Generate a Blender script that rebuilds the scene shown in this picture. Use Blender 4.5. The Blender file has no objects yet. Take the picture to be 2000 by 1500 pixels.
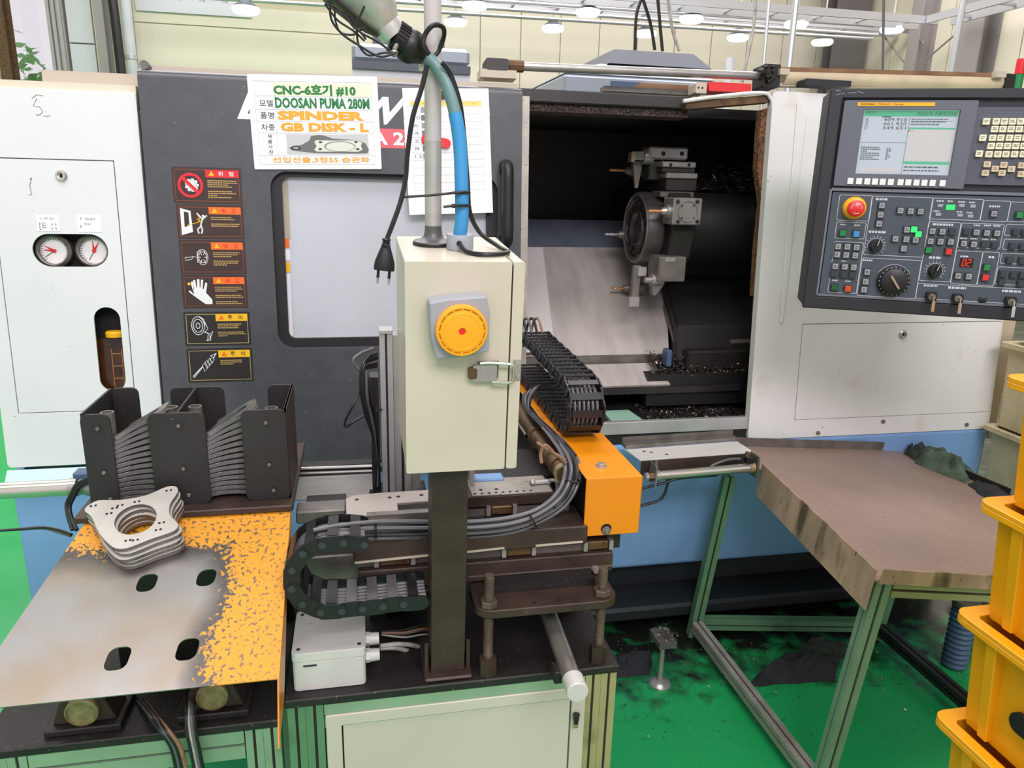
import bpy, bmesh, math, random
from mathutils import Vector as V, Matrix
from mathutils.geometry import tessellate_polygon
random.seed(7)
SC = bpy.context.scene
COL = SC.collection

# ---------------------------------------------------------------- camera
F, PIT, YAW, ROL, CAMH = 1450.0, math.radians(15.5), math.radians(11.8), math.radians(1.5), 1.48
fw = V((math.sin(YAW)*math.cos(PIT), math.cos(YAW)*math.cos(PIT), -math.sin(PIT)))
_r0 = V((math.cos(YAW), -math.sin(YAW), 0)); _u0 = _r0.cross(fw)
rt = _r0*math.cos(ROL)+_u0*math.sin(ROL); up = -_r0*math.sin(ROL)+_u0*math.cos(ROL)
CAM = V((0, 0, CAMH))
cd = bpy.data.cameras.new('camera'); cd.sensor_fit = 'HORIZONTAL'; cd.sensor_width = 36.0
cd.lens = F/2000*36.0; cd.clip_start = 0.02; cd.clip_end = 200
co = bpy.data.objects.new('camera', cd); COL.objects.link(co)
co.matrix_world = Matrix(((rt.x, up.x, -fw.x, CAM.x), (rt.y, up.y, -fw.y, CAM.y), (rt.z, up.z, -fw.z, CAM.z), (0, 0, 0, 1)))
SC.camera = co

# ---------------------------------------------------------------- world, exposure, lights
wd = bpy.data.worlds.new('world'); SC.world = wd; wd.use_nodes = True
wd.node_tree.nodes['Background'].inputs[0].default_value = (0.97, 0.93, 1.0, 1)
wd.node_tree.nodes['Background'].inputs[1].default_value = 0.85
SC.view_settings.view_transform = 'Standard'; SC.view_settings.look = 'None'
SC.view_settings.gamma = 1.0; SC.view_settings.exposure = 0.0
SC.view_settings.use_curve_mapping = False
def area(name, loc, rot, sx, sy, power, col=(1, 0.91, 0.965)):
    l = bpy.data.lights.new(name, 'AREA'); l.shape = 'RECTANGLE'; l.size = sx; l.size_y = sy
    l.energy = power; l.color = col
    o = bpy.data.objects.new(name, l); COL.objects.link(o); o.location = loc; o.rotation_euler = rot
    return o
area('ceiling_light', (0.5, -3.5, 5.0), (math.radians(50), 0, 0), 4.0, 1.6, 270)
area('ceiling_light', (-0.6, 0.2, 5.6), (0, 0, 0), 5.0, 1.6, 150)
area('ceiling_light', (0.4, 4.6, 5.4), (0, 0, 0), 9.0, 1.6, 330)
area('ceiling_light', (1.5, 8.6, 5.4), (0, 0, 0), 13.0, 1.6, 520)

# ---------------------------------------------------------------- pixel rays onto real planes
def ray(x, y): return fw+rt*((x-1000)/F)-up*((y-750)/F)
def PLN(x, y, n, d):
    q = ray(x, y); n = V(n); return CAM+q*((d-n.dot(CAM))/n.dot(q))
def PY(x, y, v): return PLN(x, y, (0, 1, 0), v)
def PZ(x, y, v): return PLN(x, y, (0, 0, 1), v)
def PX(x, y, v): return PLN(x, y, (1, 0, 0), v)

class Frame:
    """a plane in the scene: origin, right, up; n counts outwards"""
    def __init__(s, O, ex, ey):
        s.O = V(O); s.ex = V(ex).normalized(); s.ey = V(ey).normalized(); s.en = s.ex.cross(s.ey)
        s.M = Matrix(((s.ex.x, s.ey.x, s.en.x, s.O.x), (s.ex.y, s.ey.y, s.en.y, s.O.y), (s.ex.z, s.ey.z, s.en.z, s.O.z), (0, 0, 0, 1)))
    def p(s, a, b, n=0): return s.O+s.ex*a+s.ey*b+s.en*n
    def px(s, x, y, n=0):
        w = PLN(x, y, s.en, s.en.dot(s.O)+n)-s.O
        return w.dot(s.ex), w.dot(s.ey)
    def rect(s, x0, y0, x1, y1, n=0):
        a, b = s.px(x0, y0, n); c, d = s.px(x1, y1, n); e, f = s.px(x0, y1, n); g, h = s.px(x1, y0, n)
        return (a+e)/2, (d+f)/2, (c+g)/2, (b+h)/2     # a0,b0,a1,b1

# ---------------------------------------------------------------- materials
def lin(c):
    r = []
    for v in c[:3]:
        v /= 255.0; r.append(v/12.92 if v <= .04045 else ((v+.055)/1.055)**2.4)
    return (*r, 1)
MATS = {}
def mat(name, col, rough=.5, metal=0., var=0., vs=6., dirt=None, speck=None, bump=0., bs=60., emit=None, es=1., trans=0., alpha=1., coat=0., spec=.5, stretch=None):
    """dirt=(colour, scale, threshold, softness)  speck=(colour, scale, threshold)"""
    m = bpy.data.materials.new(name); m.use_nodes = True; MATS[name] = m
    nt = m.node_tree; N = nt.nodes; L = nt.links; b = N['Principled BSDF']
    b.inputs['Base Color'].default_value = lin(col); b.inputs['Roughness'].default_value = rough
    b.inputs['Metallic'].default_value = metal; b.inputs['Specular IOR Level'].default_value = spec
    b.inputs['Transmission Weight'].default_value = trans; b.inputs['Alpha'].default_value = alpha
    b.inputs['Coat Weight'].default_value = coat
    if emit: b.inputs['Emission Color'].default_value = lin(emit); b.inputs['Emission Strength'].default_value = es
    if not (var or dirt or speck or bump): return m
    tc = N.new('ShaderNodeTexCoord'); vec = tc.outputs['Object']
    if stretch:
        mp = N.new('ShaderNodeMapping'); mp.inputs['Scale'].default_value = stretch; L.new(vec, mp.inputs[0]); vec = mp.outputs[0]
    def noise(scale, det=4):
        n = N.new('ShaderNodeTexNoise'); n.inputs['Scale'].default_value = scale; n.inputs['Detail'].default_value = det
        L.new(vec, n.inputs['Vector']); return n.outputs['Fac']
    cur = None
    def mix(fac, a, c):
        x = N.new('ShaderNodeMix'); x.data_type = 'RGBA'; L.new(fac, x.inputs[0])
        if a is None: x.inputs[6].default_value = lin(col)
        else: L.new(a, x.inputs[6])
        x.inputs[7].default_value = lin(c); return x.outputs[2]
    def ramp(fac, lo, hi):
        r = N.new('ShaderNodeMapRange'); L.new(fac, r.inputs[0]); r.inputs[1].default_value = lo; r.inputs[2].default_value = hi
        return r.outputs[0]
    if var:
        cur = mix(ramp(noise(vs), .35, .75), cur, [max(0, c*(1-var)) for c in col])
    if dirt:
        f = ramp(noise(dirt[1], 6), dirt[2], dirt[2]+dirt[3]); cur = mix(f, cur, dirt[0])
    if speck:
        f = ramp(noise(speck[1], 2), speck[2], speck[2]+.03); cur = mix(f, cur, speck[0])
    if cur: L.new(cur, b.inputs['Base Color'])
    if bump:
        bp = N.new('ShaderNodeBump'); bp.inputs['Strength'].default_value = bump; bp.inputs['Distance'].default_value = .004
        L.new(noise(bs, 3), bp.inputs['Height']); L.new(bp.outputs[0], b.inputs['Normal'])
    return m
mat('white_paint', (226, 229, 229), .38, var=.03, vs=3, speck=((150, 140, 120), 70, .76))
mat('white_dirty', (226, 227, 223), .4, var=.05, vs=3, dirt=((190, 170, 130), 5, .62, .25), speck=((90, 75, 60), 90, .74))
mat('cream_top', (214, 208, 184), .5)
mat('dark_paint', (76, 78, 83), .34, var=.1, vs=20, speck=((125, 126, 128), 160, .72), bump=.05, bs=300, coat=.25)
mat('stud_brown', (104, 90, 76), .45, .3, var=.25, vs=30)
mat('dark_steel', (68, 52, 44), .5, .15, var=.35, vs=14, speck=((120, 105, 88), 190, .735), bump=.15, bs=150)
mat('black_oxide', (50, 48, 47), .45, .15, var=.25, vs=10, speck=((96, 90, 84), 120, .73), bump=.05)
mat('black_grimy', (36, 32, 30), .55, .1, var=.3, vs=14, speck=((120, 108, 92), 190, .71), bump=.3, bs=200)
mat('black_plastic', (26, 26, 28), .42, var=.2, vs=30)
mat('black_rubber', (24, 24, 25), .5)
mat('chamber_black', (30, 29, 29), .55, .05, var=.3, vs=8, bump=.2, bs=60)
mat('blue_paint', (126, 168, 216), .45, var=.1, vs=3, speck=((80, 95, 120), 60, .76))
mat('blue_lit', (196, 226, 246), .4)
mat('blue_base_black', (22, 30, 34), .6)
mat('cream_paint', (206, 199, 178), .36, var=.04, vs=5, coat=.15)
mat('seam_dark', (46, 42, 38), .7)
mat('orange_paint', (230, 140, 8), .36, var=.08, vs=5, dirt=((190, 120, 20), 9, .66, .2), speck=((110, 70, 20), 120, .75), coat=.2)
mat('aluminium', (196, 196, 194), .36, .45, var=.1, vs=12)
mat('aluminium_dirty', (180, 174, 163), .42, .35, var=.2, vs=12, speck=((84, 74, 64), 140, .68))
mat('grey_bracket', (176, 168, 160), .5, .35, var=.08, vs=8, speck=((96, 86, 76), 110, .73))
mat('steel', (182, 179, 174), .3, .6, var=.15, vs=15)
mat('steel_bright', (212, 208, 196), .22, .8, var=.08, vs=10)
mat('steel_dull', (128, 123, 116), .42, .45, var=.25, vs=20, speck=((60, 54, 48), 130, .70))
mat('bed_steel', (212, 205, 197), .34, .3, var=.14, vs=5, speck=((90, 84, 80), 90, .73), stretch=(4, 1, 1))
mat('bed_steel_blue', (128, 138, 150), .35, .35, var=.3, vs=6)
mat('turret_grey', (82, 80, 78), .4, .4, var=.25, vs=18, speck=((140, 132, 122), 120, .72))
mat('brass', (164, 148, 104), .5, .3, var=.3, vs=60)
mat('brown_steel', (120, 92, 62), .42, .6, var=.35, vs=20, speck=((50, 36, 24), 120, .68))
mat('rust_crust', (128, 88, 52), .85, 0, var=.5, vs=50, speck=((60, 36, 20), 120, .58), bump=.9, bs=140)
mat('rust_edge', (112, 84, 56), .7, .2, var=.4, vs=30)
mat('green_profile', (146, 176, 146), .42, .25, var=.14, vs=6, dirt=((92, 108, 80), 9, .62, .2))
mat('green_profile_dark', (104, 148, 110), .45, .2, var=.14, vs=6, dirt=((70, 90, 66), 9, .60, .2))
mat('olive_profile', (178, 168, 122), .42, .25, var=.14, vs=6, dirt=((120, 110, 76), 9, .62, .2))
mat('groove_dark', (44, 42, 36), .7)
mat('cart_panel', (196, 193, 176), .5, var=.05, vs=4, dirt=((170, 140, 90), 7, .72, .12))
mat('tray_metal', (160, 135, 122), .42, .12, var=.08, vs=5, dirt=((140, 124, 116), 3.0, .56, .25), speck=((196, 176, 164), 140, .68), bump=.12, bs=160)
mat('tray_side', (190, 160, 130), .6, .1, var=.3, vs=12, dirt=((92, 74, 44), 14, .56, .12), speck=((80, 62, 42), 80, .7), stretch=(1, 1, .35))
mat('crate_yellow', (246, 168, 14), .38, var=.05, vs=5, coat=.1)
mat('crate_beige', (214, 200, 160), .55, var=.14, vs=10, speck=((150, 134, 98), 120, .68))
mat('crate_white', (230, 228, 214), .5)
mat('jbox_white', (206, 206, 200), .4, var=.07, vs=10, speck=((70, 62, 52), 60, .735))
mat('cable_grey', (92, 92, 95), .34)
mat('cable_black', (26, 26, 28), .4)
mat('cable_white', (184, 182, 172), .45, var=.3, vs=30)
mat('cable_tan', (150, 112, 84), .5, var=.3, vs=40)
mat('hose_blue', (62, 150, 206), .42)
mat('hose_teal', (110, 142, 140), .4)
mat('paper', (240, 242, 246), .6)
mat('print_black', (40, 40, 44), .7)
mat('print_grey', (150, 152, 158), .7)
mat('print_line', (196, 198, 200), .7)
mat('print_green', (28, 120, 60), .6)
mat('print_orange', (240, 166, 40), .6)
mat('print_yellow', (246, 214, 120), .6)
mat('print_cream', (234, 232, 200), .6)
mat('print_mid', (104, 106, 104), .6)
mat('print_part', (214, 220, 205), .6)
mat('decal_white', (238, 240, 240), .5)
mat('decal_red_pale', (222, 96, 106), .5)
mat('decal_red', (222, 36, 44), .5)
mat('decal_orange', (242, 110, 30), .5)
mat('decal_yellow', (244, 190, 20), .5)
mat('decal_black', (36, 30, 28), .45)
mat('decal_brown', (58, 38, 32), .45)
mat('decal_border', (150, 80, 46), .5)
mat('decal_border_y', (196, 180, 110), .5)
mat('decal_text', (196, 160, 96), .5)
mat('window_film', (196, 202, 208), .22, var=.05, vs=3, coat=.4)  # dirty film with the hall's reflection put into its pale grey
mat('window_beige', (176, 168, 150), .4)
mat('gauge_face', (236, 236, 232), .4)
mat('gauge_red', (216, 40, 38), .4)
mat('oil_amber', (74, 42, 16), .2, var=.5, vs=20)
mat('oil_line', (170, 118, 60), .4)
mat('cap_yellow', (236, 176, 20), .4)
mat('beacon_yellow', (255, 170, 10), .33, coat=.3)
mat('beacon_slot', (120, 62, 12), .6)
mat('beacon_plate', (156, 162, 170), .42)
mat('flange_grey', (96, 96, 96), .4, .2)
mat('pole_alu', (198, 195, 190), .36, .4, var=.1, vs=20)
mat('conduit_grey', (196, 192, 188), .45)
mat('tape_white', (226, 218, 200), .6)
mat('reflector_alu', (214, 212, 206), .36, .4, var=.2, vs=20)
mat('reflector_shaded', (120, 108, 88), .5, .5, var=.3, vs=30)  # darker copy of the reflector metal, shade put into its colour
mat('panel_black', (36, 38, 43), .45)
mat('panel_grey', (92, 96, 106), .5)
mat('panel_slate', (66, 76, 86), .5)
mat('panel_slate2', (78, 82, 92), .5)
mat('panel_rim', (112, 116, 124), .4, .3)
mat('panel_line', (196, 200, 206), .5)
mat('key_cream', (224, 220, 190), .45)
mat('key_tan', (206, 190, 160), .45)
mat('key_white', (224, 226, 224), .45)
mat('key_grey', (150, 154, 158), .45)
mat('key_dark', (50, 54, 60), .45)
mat('key_legend', (90, 92, 92), .5)
mat('key_green', (20, 130, 60), .35)
mat('key_green_dark', (14, 86, 44), .35)
mat('key_red', (214, 50, 40), .35)
mat('key_orange', (200, 72, 24), .35)
mat('key_blue', (64, 140, 200), .35)
mat('lamp_green_lit', (40, 200, 90), .35, emit=(40, 220, 100), es=.9)
mat('led_red', (240, 40, 20), .35, emit=(250, 40, 20), es=1.6)
mat('estop_red', (222, 42, 42), .3, coat=.3)
mat('estop_yellow', (246, 176, 24), .35)
mat('screen_lit', (140, 148, 156), .3, emit=(196, 206, 216), es=.42)
mat('screen_warm', (146, 146, 146), .3, emit=(214, 210, 206), es=.42)
mat('screen_green', (60, 130, 100), .3, emit=(100, 196, 150), es=.45)
mat('screen_text', (70, 84, 84), .5)
mat('fiber_dark', (52, 62, 52), .95, var=.4, vs=40, bump=.8, bs=180)
mat('cloth_green', (84, 104, 84), .95, var=.3, vs=30, bump=.6, bs=160)
mat('cloth_black', (44, 46, 50), .95, var=.3, vs=30, bump=.6, bs=120)
mat('plate_new', (190, 186, 178), .4, .35, var=.06, vs=20)
mat('plate_edge', (126, 122, 118), .34, .5, var=.15, vs=20)
mat('plate_dark', (124, 122, 120), .3, .45, var=.25, vs=20)
mat('hole_black', (14, 13, 12), .8)
mat('wall_cream', (224, 219, 196), .65, var=.03, vs=.8)
mat('wall_joint', (196, 190, 158), .7)
mat('ceiling_white', (226, 226, 222), .8)
mat('shaded_body_edge', (186, 172, 150), .5)
mat('bright_alu', (236, 234, 228), .35, .2, var=.08, vs=60, stretch=(1, 12, 12))
mat('bounce_grey', (158, 154, 150), .6, var=.1, vs=2)
mat('column_grey', (150, 146, 142), .5)
mat('column_dark', (104, 100, 98), .55)
mat('galvanised', (196, 198, 200), .4, .5)
mat('roof_grey', (150, 158, 168), .35, .2)
mat('roof_dark', (78, 84, 94), .4)
mat('roof_blue', (72, 92, 122), .4)
mat('lamp_diffuser', (250, 252, 255), .4, emit=(246, 250, 255), es=2.2)
mat('window_frame', (176, 172, 170), .45, .3)
mat('shutter_white', (214, 216, 220), .5)
mat('glass_pane', (255, 255, 255), .03, trans=1.0, spec=.3)
mat('foliage', (140, 200, 130), .8, var=.3, vs=3)
mat('signal_red', (226, 40, 50), .35)
mat('signal_green', (30, 130, 70), .35)
mat('red_block', (214, 42, 46), .45, speck=((240, 200, 190), 60, .76))
mat('tube_cream', (216, 200, 166), .42, .2, var=.1, vs=8, dirt=((150, 100, 60), 9, .62, .2))
mat('rail_brown', (150, 112, 80), .5, .2, var=.3, vs=12)
mat('beam_beige', (188, 178, 160), .5)
mat('chip_mix', (130, 122, 112), .35, .8)
mat('chip_dark', (52, 48, 46), .5, .4)
mat('pale_green_plate', (150, 190, 168), .25, coat=.3)
mat('pencil', (150, 150, 156), .8)
mat('copper_tool', (214, 150, 90), .3, .8)

# ---------------------------------------------------------------- mesh builder
ROOT = {}                                        # object -> world matrix of its origin
I4 = Matrix.Identity(4)
def rrect(a0, b0, a1, b1, r, n=4):
    r = min(r, abs(a1-a0)/2-1e-5, abs(b1-b0)/2-1e-5); P = []
    for cx, cy, t0 in ((a1-r, b1-r, 0), (a0+r, b1-r, 90), (a0+r, b0+r, 180), (a1-r, b0+r, 270)):
        for k in range(n+1):
            t = math.radians(t0+90*k/n); P.append((cx+r*math.cos(t), cy+r*math.sin(t)))
    return P
def circ(cx, cy, r, n=20, ry=None):
    return [(cx+r*math.cos(2*math.pi*k/n), cy+(ry or r)*math.sin(2*math.pi*k/n)) for k in range(n)]
def spline(pts, n=8):
    P = [V(p) for p in pts]
    if len(P) < 3: return P
    Q = [P[0]*2-P[1]]+P+[P[-1]*2-P[-2]]; out = []
    for i in range(1, len(Q)-2):
        a, b, c, d = Q[i-1:i+3]
        for k in range(n):
            t = k/n; out.append(.5*((2*b)+(c-a)*t+(2*a-5*b+4*c-d)*t*t+(3*b-a-3*c+d)*t**3))
    return out+[P[-1]]
TINY = {'print', 'legends', 'captions', 'lines', 'holes', 'marks', 'slots', 'numbers', 'flutes', 'sockets', 'heads', 'outlines', 'scale'}      # print and pricks too small to pick apart singly
class MB:
    def __init__(s): s.v = []; s.f = []; s.sm = []
    def add(s, vs, fs, M=None, smooth=False):
        n = len(s.v); s.v += [(M@V(q)) if M else V(q) for q in vs]
        s.f += [tuple(i+n for i in f) for f in fs]; s.sm += [smooth]*len(fs); return s
    def box(s, a, b, M=None):
        (x0, y0, z0), (x1, y1, z1) = a, b
        x0, x1 = min(x0, x1), max(x0, x1); y0, y1 = min(y0, y1), max(y0, y1); z0, z1 = min(z0, z1), max(z0, z1)
        return s.add([(x0, y0, z0), (x1, y0, z0), (x1, y1, z0), (x0, y1, z0), (x0, y0, z1), (x1, y0, z1), (x1, y1, z1), (x0, y1, z1)],
                     [(0, 3, 2, 1), (4, 5, 6, 7), (0, 1, 5, 4), (1, 2, 6, 5), (2, 3, 7, 6), (3, 0, 4, 7)], M)
    def bar(s, p, q, w, h, upv=(0, 0, 1)):
        """box from p to q, w wide sideways, h high along upv"""
        p = V(p); q = V(q); d = (q-p); L = d.length; d.normalize(); side = d.cross(V(upv)).normalized(); u = side.cross(d)
        M = Matrix(((side.x, d.x, u.x, p.x), (side.y, d.y, u.y, p.y), (side.z, d.z, u.z, p.z), (0, 0, 0, 1)))
        return s.box((-w/2, 0, -h/2), (w/2, L, h/2), M)
    def hexa(s, P): return s.add(P, [(0, 3, 2, 1), (4, 5, 6, 7), (0, 1, 5, 4), (1, 2, 6, 5), (2, 3, 7, 6), (3, 0, 4, 7)])
    def cyl(s, p, q, r, r2=None, n=16, caps=True):
        p = V(p); q = V(q); d = (q-p).normalized(); a = V((0, 0, 1)) if abs(d.z) < .9 else V((1, 0, 0))
        x = d.cross(a).normalized(); y = d.cross(x); r2 = r if r2 is None else r2; vs = []
        for c, rr in ((p, r), (q, r2)):
            vs += [c+(x*math.cos(2*math.pi*k/n)+y*math.sin(2*math.pi*k/n))*rr for k in range(n)]
        m = len(s.v); s.v += vs
        s.f += [(m+k, m+(k+1) % n, m+n+(k+1) % n, m+n+k) for k in range(n)]; s.sm += [True]*n
        if caps: s.f += [tuple(m+k for k in reversed(range(n))), tuple(m+n+k for k in range(n))]; s.sm += [False]*2
        return s
    def tube(s, pts, r, n=8, closed=False):
        P = [V(p) for p in pts]; L = len(P); m = len(s.v); prev = None
        for i in range(L):
            t = (P[(i+1) % L]-P[i-1]) if closed else (P[min(i+1, L-1)]-P[max(i-1, 0)]); t.normalize()
            if prev is None: a = V((0, 0, 1)) if abs(t.z) < .9 else V((1, 0, 0)); x = t.cross(a).normalized()
            else: x = (prev-t*prev.dot(t)).normalized()
            prev = x; y = t.cross(x)
            s.v += [P[i]+(x*math.cos(2*math.pi*k/n)+y*math.sin(2*math.pi*k/n))*r for k in range(n)]
        for i in range(L if closed else L-1):
            j = (i+1) % L
            for k in range(n): s.f.append((m+i*n+k, m+i*n+(k+1) % n, m+j*n+(k+1) % n, m+j*n+k)); s.sm.append(True)
        if not closed:
            s.f += [tuple(m+k for k in reversed(range(n))), tuple(m+(L-1)*n+k for k in range(n))]; s.sm += [False]*2
        return s
    def lathe(s, prof, M=None, n=24, a0=0., a1=2*math.pi, smooth=True):
        full = abs(a1-a0-2*math.pi) < 1e-6; cnt = n if full else n+1; vs = []
        for r, z in prof:
            vs += [(r*math.cos(a0+(a1-a0)*k/n), r*math.sin(a0+(a1-a0)*k/n), z) for k in range(cnt)]
        fs = []
        for i in range(len(prof)-1):
            for k in range(n):
                k2 = (k+1) % cnt; fs.append((i*cnt+k, i*cnt+k2, (i+1)*cnt+k2, (i+1)*cnt+k))
        return s.add(vs, fs, M, smooth)
    def prism(s, loops, z0, z1, M=None):
        """flat shape (outer loop, then holes) between two heights"""
        if loops and not isinstance(loops[0][0], (tuple, list)): loops = [loops]
        flat = [q for l in loops for q in l]; n = len(flat)
        tris = tessellate_polygon([[V((x, y, 0)) for x, y in l] for l in loops])
        vs = [(x, y, z0) for x, y in flat]+[(x, y, z1) for x, y in flat]; fs = []
        for t in tris:
            a, b, c = t; A, B, C = flat[a], flat[b], flat[c]
            if (B[0]-A[0])*(C[1]-A[1])-(B[1]-A[1])*(C[0]-A[0]) < 0: b, c = c, b
            fs += [(a+n, b+n, c+n), (a, c, b)] if z1 > z0 else [(a, b, c), (a+n, c+n, b+n)]
        k = 0
        for li, l in enumerate(loops):
            ar = sum(l[i-1][0]*l[i][1]-l[i][0]*l[i-1][1] for i in range(len(l))); m = len(l)
            for i in range(m):
                a, b = k+i, k+(i+1) % m; q = (a, b, b+n, a+n)
                if ((ar > 0) != (li == 0)) != (z1 < z0): q = q[::-1]
                fs.append(q)
            k += m
        return s.add(vs, fs, M)
    def sphere(s, c, r, n=12, sc=(1, 1, 1)):
        prof = [(math.sin(math.pi*i/n)*r, -math.cos(math.pi*i/n)*r) for i in range(n+1)]
        return s.lathe(prof, Matrix.Translation(V(c))@Matrix.Diagonal((*sc, 1)), n*2)
    def build(s, name, m, parent=None, bevel=0., seg=1, loc=None, kind=None, label=None):
        me = bpy.data.meshes.new(name)
        if parent is not None: W = ROOT[parent]
        elif loc is not None: W = Matrix.Translation(V(loc))
        else: W = I4
        Wi = W.inverted()
        me.from_pydata([tuple(Wi@q) for q in s.v], [], s.f)
        me.polygons.foreach_set('use_smooth', s.sm)
        ms = m if isinstance(m, (list, tuple)) else [m]
        for q in ms: me.materials.append(MATS[q])
        if bevel:
            bm = bmesh.new(); bm.from_mesh(me); bmesh.ops.remove_doubles(bm, verts=bm.verts, dist=1e-6)
            ed = [e for e in bm.edges if len(e.link_faces) == 2 and e.calc_face_angle(0) > .6 and not (e.link_faces[0].smooth and e.link_faces[1].smooth)]
            bmesh.ops.bevel(bm, geom=ed, offset=bevel, segments=seg, affect='EDGES', clamp_overlap=True, profile=.5)
            bm.to_mesh(me); bm.free()
        if any(s.sm): me.set_sharp_from_angle(angle=.62)
        o = bpy.data.objects.new(name, me); COL.objects.link(o)
        if parent is not None: o.parent = parent; ROOT[o] = W
        else: o.matrix_world = W; ROOT[o] = W
        if not kind and parent is not None and (set(name.split('_')) & TINY): kind = 'stuff'
        if kind: o['kind'] = kind
        if label: o['label'] = label
        return o
def tag(o, label, cat, group=None, kind=None):
    o['label'] = label; o['category'] = cat
    if group: o['group'] = group
    if kind: o['kind'] = kind
    return o
def thing(name, label, cat, loc=(0, 0, 0), group=None, M=None):
    o = bpy.data.objects.new(name, None); COL.objects.link(o); o.empty_display_size = .05
    W = M if M is not None else Matrix.Translation(V(loc)); o.matrix_world = W; ROOT[o] = W
    return tag(o, label, cat, group)
def struct(o): o['kind'] = 'structure'; return o
def children(o): return [c for c in bpy.data.objects if c.parent == o]
def dup(root, M, label=None, group=None):
    r = root.copy(); COL.objects.link(r); r.matrix_world = M; ROOT[r] = M
    if label: r['label'] = label
    if group: r['group'] = group
    for ch in KIDS.setdefault(root, children(root)):
        c = ch.copy(); COL.objects.link(c); c.parent = r
        for g in KIDS.setdefault(ch, children(ch)):
            d = g.copy(); COL.objects.link(d); d.parent = c
    return r
KIDS = {}
_tc = {}
def glyphs(s, off=0., shear=0.):
    k = (s, off, shear)
    if k not in _tc:
        c = bpy.data.curves.new('t', 'FONT'); c.body = s; c.size = 1; c.offset = off; c.shear = shear; c.resolution_u = 2
        o = bpy.data.objects.new('t', c); me = bpy.data.meshes.new_from_object(o)
        vs = [(q.co.x, q.co.y) for q in me.vertices]; fs = [tuple(p.vertices) for p in me.polygons]
        bpy.data.objects.remove(o); bpy.data.meshes.remove(me); bpy.data.curves.remove(c); _tc[k] = (vs, fs)
    return _tc[k]
def text(mb, s, fr, a0, b0, a1, b1, n, off=0., shear=0., keep=False):
    """fit the words into the rectangle a0,b0 - a1,b1 of the frame"""
    vs, fs = glyphs(s, off, shear)
    if not vs: return
    x0 = min(q[0] for q in vs); x1 = max(q[0] for q in vs); y0 = min(q[1] for q in vs); y1 = max(q[1] for q in vs)
    sx = (a1-a0)/max(x1-x0, 1e-6); sy = (b1-b0)/max(y1-y0, 1e-6)
    if keep: sx = min(sx, sy)
    mb.add([fr.p(a0+(x-x0)*sx, b0+(y-y0)*sy, n) for x, y in vs], fs)
def quad(mb, fr, pts, n):
    ar = sum(pts[i-1][0]*pts[i][1]-pts[i][0]*pts[i-1][1] for i in range(len(pts)))
    if ar < 0: pts = pts[::-1]
    if len(pts) > 4 or True:
        t = tessellate_polygon([[V((x, y, 0)) for x, y in pts]]); fs = []
        for a, b, c in t:
            A, B, C = pts[a], pts[b], pts[c]
            fs.append((a, b, c) if (B[0]-A[0])*(C[1]-A[1])-(B[1]-A[1])*(C[0]-A[0]) > 0 else (a, c, b))
        mb.add([fr.p(x, y, n) for x, y in pts], fs)
def slab(fr, a0, b0, a1, b1, n0, n1, r=0., mb=None):
    mb = mb or MB()
    mb.prism(rrect(a0, b0, a1, b1, r) if r else [(a0, b0), (a1, b0), (a1, b1), (a0, b1)], n0, n1, fr.M); return mb
def lines(mb, fr, a0, b0, a1, b1, rows, n, fill=.5, rnd=None):
    """rows of print too small to read"""
    rnd = rnd or random; h = (b1-b0)/rows
    for i in range(rows):
        y = b1-(i+.5)*h; x = a0; end = a1-(a1-a0)*(rnd.random()*.3 if i % 3 != 2 else rnd.random()*.5+.2)
        while x < end:
            w = min(h*(.5+rnd.random()*.9), end-x); quad(mb, fr, [(x, y-h*fill/2), (x+w, y-h*fill/2), (x+w, y+h*fill/2), (x, y+h*fill/2)], n); x += w+h*.25
ORD = ['first', 'second', 'third', 'fourth', 'fifth', 'sixth', 'seventh', 'eighth', 'ninth', 'tenth', 'eleventh', 'twelfth', 'thirteenth', 'fourteenth', 'fifteenth', 'sixteenth', 'seventeenth', 'eighteenth']
def profile_mb(mb_body, mb_groove, p, q, w, faces, upv=(0, 0, 1), h=None):
    """aluminium profile beam with slot grooves: a bar plus thin dark slot strips on the given sides (+s,-s,+u,-u)"""
    h = h or w; p = V(p); q = V(q); d = (q-p).normalized(); side = d.cross(V(upv)).normalized(); u = side.cross(d)
    g = w*.17; dep = w*.16
    # body as four corner bars plus core so that the slots are real recesses
    mb_groove.bar(p+d*.0005, q-d*.0005, w-2*dep, h-2*dep, upv)
    for a in (-1, 1):
        for b in (-1, 1):
            c = side*(a*(w/2-(w-g)/4))+u*(b*(h/2-(h-g)/4))
            mb_body.bar(p+c, q+c, (w-g)/2, (h-g)/2, upv)
    for k in ('+s', '-s', '+u', '-u'):
        if k not in faces:
            sgn = 1 if k[0] == '+' else -1; ax = side if k[1] == 's' else u; hw = w if k[1] == 's' else h
            c = ax*(sgn*(hw/2-dep/2-.0002))
            if k[1] == 's': mb_body.bar(p+c, q+c, dep, g*1.02, upv)
            else: mb_body.bar(p+c, q+c, g*1.02, dep, upv)

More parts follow.
